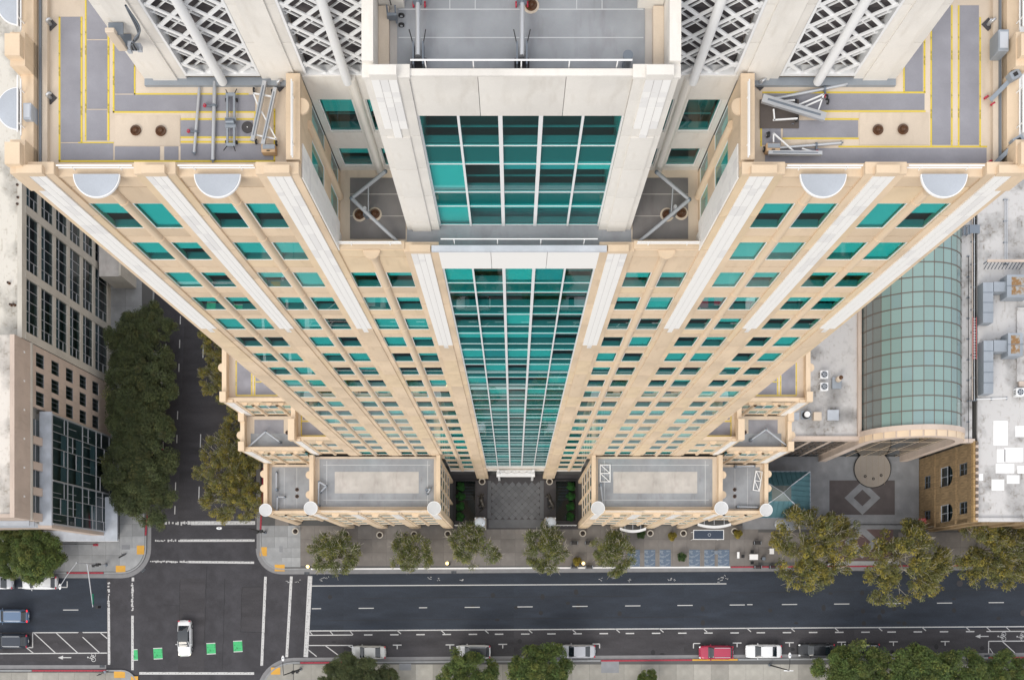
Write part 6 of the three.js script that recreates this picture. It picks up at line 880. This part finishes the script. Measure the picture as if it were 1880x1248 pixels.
// ---------------------------------------------------------------- court furniture
for (const s of [-1, 1]) {
  const o = thing('court_pedestal', s < 0 ? 'square pedestal with domed glass lamp by the pool fence, tree side' : 'square pedestal with domed glass lamp by the bench side fence', 'pedestal', [TX + s * 4.5 - (s < 0 ? 0.2 : -0.1), 0.15, -9.35]);
  part('base', boxG(1.5, 1.2, 1.5), M.greyStone, o, 0, 0.6, 0); part('shaft', boxG(1.2, 2.2, 1.2), M.greyStone, o, 0, 2.3, 0); part('collar', boxG(1.35, 0.2, 1.35), M.parapetTan, o, 0, 3.5, 0); part('dome', new THREE.SphereGeometry(0.72, 28, 12, 0, Math.PI * 2, 0, Math.PI / 2).scale(1, 0.45, 1), M.clearRoof, o, 0, 3.62, 0); for (const a of [0.78, 2.36, 3.93, 5.5]) part('corner_ball', new THREE.SphereGeometry(0.1, 12, 8), M.clearRoof, o, 0.84 * Math.cos(a), 3.66, 0.84 * Math.sin(a));
  const g = thing('pool_fence', s < 0 ? 'white metal fence across the pool on the tree side' : 'white metal fence across the pool on the bench side', 'fence', [TX + s * 6.75, 0.15, -9.2]); for (const y of [0.15, 1.0]) part('rail', boxG(2.9, 0.07, 0.07), M.whiteMetal, g, 0, y, 0); for (let i = 0; i < 6; i++) part('bar', boxG(0.08, 1.1, 0.08), M.whiteMetal, g, -1.25 + i * 0.5, 0.57, 0.03);
}
function statueGeo(bones, box, cells) {                         // tapered capsules blended into one surface
  const mc = new MarchingCubes(cells, M.bronze, false, false, 60000), h = cells / 2, V = new THREE.Vector3();
  mc.isolation = 0;
  const bs = bones.map(([a, b, ra, rb]) => [new THREE.Vector3(...a), new THREE.Vector3(...b), ra, rb]);
  for (let k = 0; k < cells; k++) for (let j = 0; j < cells; j++) for (let i = 0; i < cells; i++) { V.set((i - h) / h, (j - h) / h, (k - h) / h).multiplyScalar(box); let s = 0; for (const [a, b, ra, rb] of bs) { const ab = b.clone().sub(a), t = Math.max(0, Math.min(1, V.clone().sub(a).dot(ab) / ab.lengthSq())), d = V.distanceTo(a.clone().addScaledVector(ab, t)) - (ra + (rb - ra) * t); s += Math.exp(-d * 26); } mc.field[i + j * cells + k * cells * cells] = Math.log(Math.max(s, 1e-30)) / 26; }
  mc.update();
  const g = new THREE.BufferGeometry(), n = mc.count ?? mc.geometry.drawRange.count; g.setAttribute('position', new THREE.BufferAttribute(mc.positionArray.slice(0, n * 3), 3)); g.setAttribute('normal', new THREE.BufferAttribute(mc.normalArray.slice(0, n * 3), 3)); return g.scale(box, box, box);
}
{ // two bronze figures arching over the plinths
  const fig = (f) => [[[0, 0.25, -0.95], [0.06, 0.35, -0.75], 0.15, 0.13], [[0.05, 0.3, -0.7], [0.02, 0.5, -0.25], 0.16, 0.2], [[0.02, 0.5, -0.25], [0.18, 0.45, 0.25], 0.2, 0.2], [[0.18, 0.45, 0.25], [0.3, 0.3, 0.55], 0.21, 0.2], [[0.25, 0.3, 0.5], [0.32, 0.0, 0.85], 0.15, 0.1], [[0.32, 0, 0.85], [0, -0.2, 1.15], 0.1, 0.07], [[0, -0.2, 1.15], [-0.25, -0.4, 1.35], 0.07, 0.06], [[0.18, 0.3, 0.5], [-0.2, 0.05, 0.6], 0.14, 0.1], [[-0.2, 0.05, 0.6], [-0.45, -0.35, 0.45], 0.09, 0.06], [[0, 0.35, -0.6], [0.3 * f, 0.25, -0.85], 0.09, 0.07], [[0.3 * f, 0.25, -0.85], [0.25 * f, 0.05, -1.1], 0.07, 0.05], [[-0.05, 0.35, -0.6], [-0.35, 0.15, -0.7], 0.09, 0.07], [[-0.35, 0.15, -0.7], [-0.5, -0.2, -0.9], 0.06, 0.05]];
  const spots = [[-1, 'dark bronze arching figure on the plinth by the pool, head bowed', 1], [1, 'dark bronze arching figure on the plinth with one arm flung out', -1]];
  for (const [s, l, f] of spots) { const o = thing('bronze_statue', l, 'statue', [TX + s * 4.6, 0.48, -12.3], s < 0 ? 0 : 0.15); part('figure', statueGeo(fig(f), 1.6, 56), M.bronze, o, 0, 0.62, 0); part('mount', boxG(0.3, 0.5, 0.4), M.bronze, o, 0.15, 0.25, 0.4); part('base', boxG(0.7, 0.06, 1.6), M.black, o, 0, 0.03, 0.1); }
}
// entrance canopy, curved canopies
{ const [x0, z0] = at(1273.5, 973.5, 3), [x1, z1] = at(1328, 990, 3), o = thing('entrance_canopy', 'dark blue flat canopy over the podium entrance', 'canopy', [(x0 + x1) / 2, 0.15, (z0 + z1) / 2]); part('cover', boxG(x1 - x0, 0.12, z1 - z0), M.navy, o, 0, 3, 0); part('edge', frameG(x1 - x0 + 0.12, z1 - z0 + 0.1, 0.08, 0.1).clone().rotateX(Math.PI / 2), M.whiteMetal, o, 0, 3.05, 0); for (const [a, b] of [[-1, 1], [1, 1], [-1, -1], [1, -1]]) part('post', cylG(0.05, 0.05, 3, 10), M.whiteMetal, o, a * (x1 - x0) * 0.45, 1.5, b * (z1 - z0) * 0.42); part('emblem', new THREE.TorusGeometry(0.18, 0.03, 6, 18).rotateX(Math.PI / 2), M.capGrey, o, 0.1, 3.07, 0); }
for (const [u0, u1, v, l] of [[1138, 1186, 973, 'curved white canopy strip above the dark shopfront'], [1281, 1342, 965, 'curved white canopy strip behind the blue entrance canopy']]) { const [x0, z0] = at(u0, v, 4), [x1] = at(u1, v, 4), o = thing('curved_canopy', l, 'canopy', [(x0 + x1) / 2, 4, z0]), w = (x1 - x0) / 2, sh = new THREE.Shape(); sh.moveTo(-w, 0); sh.quadraticCurveTo(0, -0.7, w, 0); sh.lineTo(w, 0.35); sh.quadraticCurveTo(0, -0.35, -w, 0.35); part('strip', new THREE.ExtrudeGeometry(sh, { depth: 0.18, bevelEnabled: false }).rotateX(-Math.PI / 2), M.whiteMetal, o); part('arms', merge([-0.6, 0, 0.6].map((k) => boxAt(0.07, 0.07, 0.9, k * w, 0.05, -0.55))), M.steel, o); }

// ---------------------------------------------------------------- lamps, signals, benches, tables
function globeLamp(u, v, label) { const [x, z] = at(u, v, 3.6), o = thing('globe_lamp', label, 'street lamp', [x, Hk + 0.02, z]); part('base', cylG(0.12, 0.2, 0.4, 14), M.black, o, 0, 0.2, 0); part('post', cylG(0.05, 0.07, 3.1, 12), M.black, o, 0, 1.85, 0); part('collar', cylG(0.12, 0.07, 0.14, 14), M.black, o, 0, 3.35, 0); part('globe', new THREE.SphereGeometry(0.22, 20, 14), M.bulb, o, 0, 3.62, 0); const p = new THREE.PointLight(new THREE.Color(1, 0.72, 0.3), 4); p.position.set(0, 3.62, 0); p.castShadow = true; p.shadow.radius = 10; o.add(p); }
globeLamp(821, 1034, 'lit globe lamp between two small plane trees'); globeLamp(1071, 1034, 'lit globe lamp between black benches'); globeLamp(565, 1040, 'lit globe lamp at the corner ramp'); globeLamp(1534, 1032, 'lit globe lamp beside the red diamond paving');
function cobraLamp(bu, bv, h, arm, label, extra) { const [x, z] = at(bu, bv), o = thing('cobra_street_light', label, 'street lamp', [x, Hk + 0.01, z]), a = new THREE.Vector3(...arm), e = [a.x, h + 0.35, a.z]; part('base', cylG(0.16, 0.22, 0.4, 14), M.steelDark, o, 0, 0.2, 0); part('pole', cylG(0.06, 0.11, h, 12), extra?.pale ? M.steel : M.black, o, 0, h / 2, 0); part('arm', new THREE.TubeGeometry(new THREE.CatmullRomCurve3([new THREE.Vector3(0, h - 0.1, 0), new THREE.Vector3(a.x * 0.5, h + 0.35, a.z * 0.5), new THREE.Vector3(...e)]), 14, 0.04, 8), extra?.pale ? M.steel : M.black, o); const hd = part('lamp_head', new THREE.SphereGeometry(0.3, 18, 10).scale(Math.abs(a.x) > Math.abs(a.z) ? 1.25 : 0.6, 0.3, Math.abs(a.x) > Math.abs(a.z) ? 0.6 : 1.25), M.whiteMetal, o, ...e); part('photocell', cylG(0.07, 0.09, 0.14, 12), M.steelDark, hd, 0, 0.12, 0); if (extra?.mast) { const m = new THREE.Vector3(...extra.mast), n = [m.x, 6.4, m.z]; part('mast_arm', rod([0, 6, 0], n, 0.09, 10, 0.05), M.steel, o); const sg = part('signal_head', boxG(0.36, 0.95, 0.3), M.black, o, n[0] + (extra.so ?? 0.5), 6.0, n[2]); for (const k of [0.3, 0, -0.3]) part('lens', new THREE.CylinderGeometry(0.1, 0.1, 0.04, 14).rotateX(Math.PI / 2), M.louver, sg, 0, k, 0.16); part('street_sign', boxG(0.05, 0.35, 1.4), M.signGreen, o, m.x * 0.82 + 0.12, 6.25, m.z * 0.82); } if (extra?.head) { for (const [k, dz] of [[0.28, 0], [-0.28, 0.1]]) { const sg = part('signal_head', boxG(0.32, 0.9, 0.28), M.black, o, k, 3.2, dz); part('visor', boxG(0.34, 0.06, 0.2), M.black, sg, 0, 0.3, 0.2); } } if (extra?.sign) part('sign_plate', boxG(0.7, 0.6, 0.03), M.whitePaint, o, 0, 2.6, 0.12); return o; }
cobraLamp(552, 1228, 10, [0.0, 0, -2.1], 'black street light with signal heads and white sign', { head: true, sign: true });
cobraLamp(1413, 1220.5, 9.5, [0.0, 0, -1.9], 'black street light with pale banner arm beside white car', {});
cobraLamp(195, 1037, 9.2, [-1.9, 0, 3.0], 'pale street light with long signal mast over the west lanes', { pale: true, mast: [0.9, 0, 5.6], head: true });
cobraLamp(487, 977.5, 8.5, [-3.6, 0, 0.0], 'black street light reaching over the north crosswalk', { head: true });
{ const [x, z] = at(1444, 1231, 7), o = thing('street_banner', 'pale horizontal banner arm on the black street light', 'banner', [x + 0.3, 7, z]); part('arm', boxG(1.2, 0.12, 0.12), M.whiteMetal, o); part('panel', boxG(0.5, 0.9, 0.04), M.whiteMetal, o, 0, -0.45, 0); part('panel', boxG(0.25, 0.3, 0.05), M.whitePaint, o, 0.45, 0.05, 0); }
for (const [u, v, ry, l] of [[1054, 997, 0, 'black metal bench nearest the stone bowls'], [1080, 997, 0, 'black metal bench beside the small tree crown'], [1054, 1041, 0, 'black metal bench at the kerb by the tree pit'], [1081, 1041, 0, 'black metal bench at the kerb by the lit lamp'], [1389, 997, 0, 'black metal bench by the pavilion'], [1419, 997, 0, 'black metal bench under the broad plane tree edge'], [1390, 1041, 0, 'black metal bench at the red kerb'], [1418, 1041, 0, 'black metal bench at the red kerb under leaves']]) { const [x, z] = at(u, v), o = thing('bench', l, 'bench', [x, Hk + 0.02, z], ry); for (let i = 0; i < 4; i++) part('seat_slat', boxG(1.0, 0.03, 0.09), M.black, o, 0, 0.45, -0.17 + i * 0.11); for (const k of [-0.45, 0.45]) { part('leg', boxG(0.05, 0.44, 0.45), M.black, o, k, 0.22, 0); part('armrest', boxG(0.05, 0.03, 0.4), M.capGrey, o, k, 0.65, 0); } for (let i = 0; i < 2; i++) part('back_slat', boxG(1.0, 0.09, 0.03), M.black, o, 0, 0.6 + i * 0.14, -0.22); }
function cafeTable(u, v, w, d, label, m = M.whitePaint) { const [x, z] = at(u, v, 0.75), o = thing('cafe_table', label, 'table', [x, Hk + 0.02, z]); part('tabletop', new RoundedBoxGeometry(w, 0.05, d, 2, 0.02), m, o, 0, 0.74, 0); for (const [a, b] of [[-1, -1], [1, -1], [-1, 1], [1, 1]]) part('leg', boxG(0.05, 0.72, 0.05), M.steel, o, a * w * 0.42, 0.36, b * d * 0.4); return o; }
function cafeChair(u, v, turn, label) { const [x, z] = at(u, v, 0.45), o = thing('cafe_chair', label, 'chair', [x, Hk + 0.02, z], turn, 'dark cafe chairs'); part('seat', boxG(0.42, 0.04, 0.42), M.black, o, 0, 0.45, 0); part('backrest', boxG(0.42, 0.4, 0.04), M.black, o, 0, 0.68, -0.2); for (const [a, b] of [[-1, -1], [1, -1], [-1, 1], [1, 1]]) part('leg', boxG(0.03, 0.44, 0.03), M.steelDark, o, a * 0.18, 0.22, b * 0.18); }
cafeTable(1384, 1022.5, 1.15, 0.75, 'white cafe table with chairs on two sides'); cafeTable(1417, 1012, 0.6, 0.75, 'white cafe table half under the plane tree'); cafeTable(1355.5, 1019, 0.32, 0.85, 'narrow white table beside the lone dark chair'); cafeTable(1314.5, 1014, 0.5, 0.5, 'small dark table at the paving panels', M.steelDark);
for (const [u, v, t, l] of [[1381, 1013, 0, 'dark cafe chair beside the white cafe table'], [1381, 1033, 3.14, 'dark cafe chair beside the white cafe table'], [1364, 1021, 1.57, 'lone dark chair beside the narrow white table']]) cafeChair(u, v, t, l);
{ const [x, z] = at(1403, 1025, 0.9), o = thing('litter_bin', 'round black litter bin between the white tables', 'bin', [x, Hk + 0.02, z]); part('drum', cylG(0.26, 0.23, 0.8, 18), M.black, o, 0, 0.4, 0); part('lid', cylG(0.18, 0.28, 0.14, 18), M.steelDark, o, 0, 0.87, 0); }
for (const [u, v, l] of [[162, 999, 'red bicycle rack post pair under the white canopy']]) { const [x, z] = at(u, v), o = thing('red_rail', l, 'railing', [x, Hk + 0.02, z]); part('rail', boxG(5.6, 0.06, 0.08), M.black, o, -1.6, 0.7, 0); for (const k of [1.0, 1.2, -4.2, -1.6]) part('post', boxG(0.08, 0.7, 0.08), k > 0.9 ? M.redPaint : M.black, o, k, 0.35, 0); part('foot_plate', boxG(0.7, 0.03, 0.3), M.redPaint, o, 1, 0.02, 0.1); }
{ const [x, z] = at(187, 1236, 0.6), o = thing('parked_bicycle', 'black bicycle parked at the south-west corner', 'bicycle', [x, Hk + 0.02, z], 0.4); for (const k of [-0.52, 0.52]) { const w = part('wheel', new THREE.TorusGeometry(0.33, 0.025, 8, 24), M.rubber, o, k, 0.35, 0); part('hub', new THREE.CylinderGeometry(0.03, 0.03, 0.1, 8).rotateX(Math.PI / 2), M.steel, w); } part('frame', merge([rod([-0.52, 0.35, 0], [-0.15, 0.38, 0], 0.02), rod([-0.15, 0.38, 0], [0.42, 0.78, 0], 0.022), rod([-0.15, 0.38, 0], [-0.24, 0.85, 0], 0.02), rod([-0.24, 0.8, 0], [0.4, 0.82, 0], 0.02), rod([-0.52, 0.35, 0], [-0.24, 0.8, 0], 0.016), rod([0.52, 0.35, 0], [0.4, 0.92, 0], 0.02)]), M.black, o); part('handlebar', rod([0.38, 0.98, -0.27], [0.38, 0.98, 0.27], 0.018), M.black, o); part('saddle', boxG(0.26, 0.06, 0.14), M.black, o, -0.26, 0.9, 0); part('basket', boxG(0.3, 0.2, 0.35), M.steelDark, o, 0.55, 0.85, 0); }
{ const [x, z] = at(222, 1020, 0.6), o = thing('electric_scooter', 'dark electric scooter parked on the corner pavement', 'scooter', [x, Hk + 0.02, z], 0.5); part('deck', boxG(1.0, 0.06, 0.17), M.black, o, 0, 0.14, 0); for (const k of [-0.5, 0.52]) part('wheel', new THREE.CylinderGeometry(0.11, 0.11, 0.05, 16).rotateX(Math.PI / 2), M.rubber, o, k, 0.11, 0); part('steering_post', rod([0.5, 0.15, 0], [0.36, 1.1, 0], 0.03), M.steelDark, o); part('handlebar', rod([0.36, 1.1, -0.25], [0.36, 1.1, 0.25], 0.02), M.black, o); }
{ const [x, z] = at(1443, 962, 2.6), o = thing('market_umbrella', 'pale oval canopy beside the teal roof pavilion', 'canopy', [x, Hk + 0.02, z]); part('cover', new THREE.SphereGeometry(1.5, 28, 8, 0, Math.PI * 2, 0, Math.PI / 2).scale(1, 0.22, 0.62), M.capGrey, o, 0, 2.5, 0); part('post', cylG(0.05, 0.05, 2.6, 10), M.steel, o, 0, 1.3, 0); part('vents', merge([boxAt(0.12, 0.06, 0.2, -0.35, 2.83, 0.15), boxAt(0.12, 0.06, 0.2, 0.25, 2.83, 0.15)]), M.navy, o); }
{ const [x, z] = at(1560, 946), o = thing('plaza_fence', 'low black metal fence along the plaza edge', 'fence', [44.5, 0.2, -9.3]); part('rail', boxG(19, 0.06, 0.06), M.black, o, 0, 1.0, 0); part('rail', boxG(19, 0.06, 0.06), M.black, o, 0, 0.2, 0); for (let i = 0; i < 26; i++) part('picket', boxG(0.05, 1.0, 0.05), M.black, o, -9.4 + i * 0.75, 0.52, 0); }

// ---------------------------------------------------------------- vehicles
function carBody(L, W, prof) {                                  // prof: [x fraction, half width fraction, lower y, upper y]; a lofted shell with rounded shoulders
  const pos = [], uv = [], idx = [], S = 14;
  prof.forEach(([t, w, y0, y1]) => { for (let k = 0; k <= S; k++) { const a = Math.PI * k / S, c = Math.cos(a), s = Math.sin(a), e = 0.34, hw = W / 2 * w; pos.push((t - 0.5) * L, y0 + (y1 - y0) * Math.pow(Math.abs(s), e), Math.sign(c) * hw * Math.pow(Math.abs(c), e)); uv.push(t, k / S); } });
  for (let i = 0; i + 1 < prof.length; i++) for (let k = 0; k < S; k++) { const a = i * (S + 1) + k, b = a + S + 1; idx.push(a, a + 1, b, a + 1, b + 1, b); }
  const cap = (i, flip) => { const c = pos.length / 3, [t, , y0] = prof[i]; pos.push((t - 0.5) * L, y0, 0); uv.push(0, 0); for (let k = 0; k < S; k++) { const a = i * (S + 1) + k; flip ? idx.push(c, a + 1, a) : idx.push(c, a, a + 1); } };
  cap(0, false); cap(prof.length - 1, true);
  const g = new THREE.BufferGeometry(); g.setAttribute('position', new THREE.Float32BufferAttribute(pos, 3)); g.setAttribute('uv', new THREE.Float32BufferAttribute(uv, 2)); g.setIndex(idx); g.computeVertexNormals(); return g;
}
const carGlass = new THREE.MeshPhysicalMaterial({ color: lin(0.012, 0.018, 0.024), roughness: 0.06, clearcoat: 1 });
const tyreG = new THREE.CylinderGeometry(0.33, 0.33, 0.22, 22).rotateX(Math.PI / 2), rimG = new THREE.CylinderGeometry(0.21, 0.21, 0.23, 16).rotateX(Math.PI / 2);
function car(name, label, paint, u, v, turn, o = {}) {          // front at -x before the turn
  const { L = 4.75, W = 1.85, tall = 0, hatch = false, roof = paint, lit = false, brake = false } = o, [x, z] = at(u, v, 0.8), g = thing(name, label, 'car', [x, 0.02, z], turn), beltY = 0.93 + tall * 0.12, H = 1.42 + tall * 0.3;
  const hood = 0.9 + tall * 0.12, deck = hatch ? beltY + 0.05 : 0.98;
  part('body', carBody(L, W, [[0, 0.62, 0.3, 0.55], [0.015, 0.8, 0.25, 0.68], [0.06, 0.93, 0.2, hood - 0.12], [0.15, 0.99, 0.18, hood - 0.03], [0.3, 1, 0.18, hood + 0.04], [0.5, 1, 0.18, beltY + 0.02], [0.75, 1, 0.18, beltY + 0.04], [0.9, 0.97, 0.2, deck], [0.965, 0.9, 0.24, deck - 0.06], [0.99, 0.8, 0.28, 0.8], [1, 0.68, 0.34, 0.62]]), paint, g);
  const c0 = 0.25, c1 = hatch ? 0.96 : 0.86, r0 = 0.41, r1 = hatch ? 0.86 : 0.69;
  part('window_glass', carBody(L, W * 0.92, [[c0, 0.86, 0.8, 0.93 + tall * 0.1], [c0 + 0.06, 0.9, 0.8, 1.1 + tall * 0.17], [r0, 0.88, 0.8, H - 0.06], [(r0 + r1) / 2, 0.87, 0.8, H - 0.035], [r1, 0.86, 0.8, H - 0.07], [c1 - 0.05, 0.86, 0.8, 1.12 + tall * 0.2], [c1, 0.82, 0.8, 0.93 + tall * 0.1]]), carGlass, g);
  part('roof', carBody(L, W * 0.78, [[r0 - 0.015, 0.9, H - 0.1, H - 0.05], [r0 + 0.05, 0.97, H - 0.1, H - 0.005], [(r0 + r1) / 2, 1, H - 0.1, H + 0.02], [r1 - 0.03, 0.98, H - 0.1, H - 0.01], [r1 + 0.02, 0.92, H - 0.12, H - 0.07]]), roof, g);
  for (const s of [-1, 1]) {
    part('pillar', rod([(c0 + 0.01 - 0.5) * L, beltY, s * W * 0.43], [(r0 - 0.5) * L, H - 0.05, s * W * 0.37], 0.035, 8), paint, g); part('pillar', rod([(c1 - 0.02 - 0.5) * L, beltY + 0.05, s * W * 0.41], [(r1 - 0.5) * L, H - 0.06, s * W * 0.36], 0.05, 8), paint, g);
    const m = part('wing_mirror', new THREE.SphereGeometry(0.1, 12, 8).scale(0.7, 0.8, 1.2), paint, g, (c0 + 0.07 - 0.5) * L, beltY + 0.06, s * W * 0.54); part('mirror_glass', new THREE.CylinderGeometry(0.07, 0.07, 0.02, 12).rotateZ(Math.PI / 2), carGlass, m, 0.06, 0, 0);
    part('headlight', new THREE.SphereGeometry(0.16, 14, 8).scale(1.1, 0.5, 0.8), lit ? mat(lin(0.9, 0.9, 0.85), 0.2, { emissive: lin(1, 0.9, 0.6), emissiveIntensity: 1.2 }) : M.lampLens, g, -0.465 * L, 0.68, s * W * 0.37);
    part('tail_light', new THREE.SphereGeometry(0.14, 14, 8).scale(0.7, 0.7, 1.2), brake ? mat(lin(0.6, 0.02, 0.02), 0.3, { emissive: lin(1, 0.02, 0.04), emissiveIntensity: 1 }) : M.redPlastic, g, 0.475 * L, 0.84 + tall * 0.1, s * W * 0.38);
    for (const t of [0.18, 0.82]) { const w = part('wheel', tyreG, M.rubber, g, (t - 0.5) * L, 0.33, s * (W / 2 - 0.1)); part('rim', rimG, M.steel, w); }
    if (tall) part('roof_rail', boxG((r1 - r0) * L, 0.04, 0.05), M.steel, g, ((r0 + r1) / 2 - 0.5) * L, H + 0.05, s * W * 0.33);
  }
  part('number_plate', boxG(0.02, 0.12, 0.4), M.whitePaint, g, L / 2 + 0.005, 0.6, 0);
  return g;
}
const paint = (r, g, b, rough = 0.3, metal = 0.1) => new THREE.MeshPhysicalMaterial({ color: lin(r, g, b), roughness: rough, metalness: metal, clearcoat: 0.8, clearcoatRoughness: 0.08 });
const white = paint(0.72, 0.73, 0.74), silver = paint(0.5, 0.5, 0.48, 0.35, 0.3), silver2 = paint(0.42, 0.43, 0.46, 0.35, 0.3), red = paint(0.36, 0.008, 0.05), blackP = new THREE.MeshPhysicalMaterial({ color: lin(0.01, 0.012, 0.016), roughness: 0.35, clearcoat: 0.35, clearcoatRoughness: 0.1 }), blueP = paint(0.09, 0.15, 0.25, 0.35, 0.3), dkBlue = new THREE.MeshPhysicalMaterial({ color: lin(0.015, 0.024, 0.042), roughness: 0.35, clearcoat: 0.4, clearcoatRoughness: 0.1 });
car('sedan', 'white sedan with dark glass roof crossing the intersection', white, 337.5, 1171, Math.PI / 2, { roof: carGlass, lit: true });
car('sedan', 'silver sedan parked beside the hatched kerb box', silver, 676.5, 1197.5, 0, { L: 4.6 });
car('crossover', 'white crossover with a black roof parked by street trees', white, 869, 1196.5, 0, { roof: blackP, tall: 0.5, hatch: true, L: 4.6 });
car('sedan', 'silver saloon parked alone near the kerb corner mark', silver2, 1060.5, 1195.5, 0, { L: 4.8 });
car('sport_utility', 'red sport utility car parked at the yellow kerb', red, 1315.5, 1197.5, 0, { tall: 1, hatch: true, L: 4.6, W: 1.9 });
car('sedan', 'white sedan parked beside the street light', white, 1403, 1195.5, 0, { L: 4.85 });
car('sedan', 'black sedan parked half under the bright tree', blackP, 1500, 1193.5, 0, { L: 4.9 });
car('sport_utility', 'black car parked behind the black sedan under leaves', blackP, 1583, 1193, 0, { tall: 0.8, hatch: true });
car('sport_utility', 'blue grey estate driving with red tail lights on', blueP, 18, 1131, 0, { tall: 0.9, hatch: true, L: 4.8, brake: true });
car('sport_utility', 'black sport utility waiting beside the hatched box', dkBlue, 16, 1177, 0, { tall: 1, hatch: true, L: 5, W: 1.95 });
car('hatchback', 'white hatchback parked under the corner tree', white, 71, 1069.5, 0, { hatch: true, tall: 0.3 });
car('sedan', 'silver sedan parked ahead of the white hatchback', silver2, -10, 1069.5, 0, {});
car('hatchback', 'white car parked under the dark shade trees', white, 291, 676, Math.PI / 2 + LEAN, { tall: 0.6, hatch: true });
car('sedan', 'black car parked under the dark shade trees', blackP, 289, 856, Math.PI / 2 + LEAN, {});

renderer.render(scene, camera);
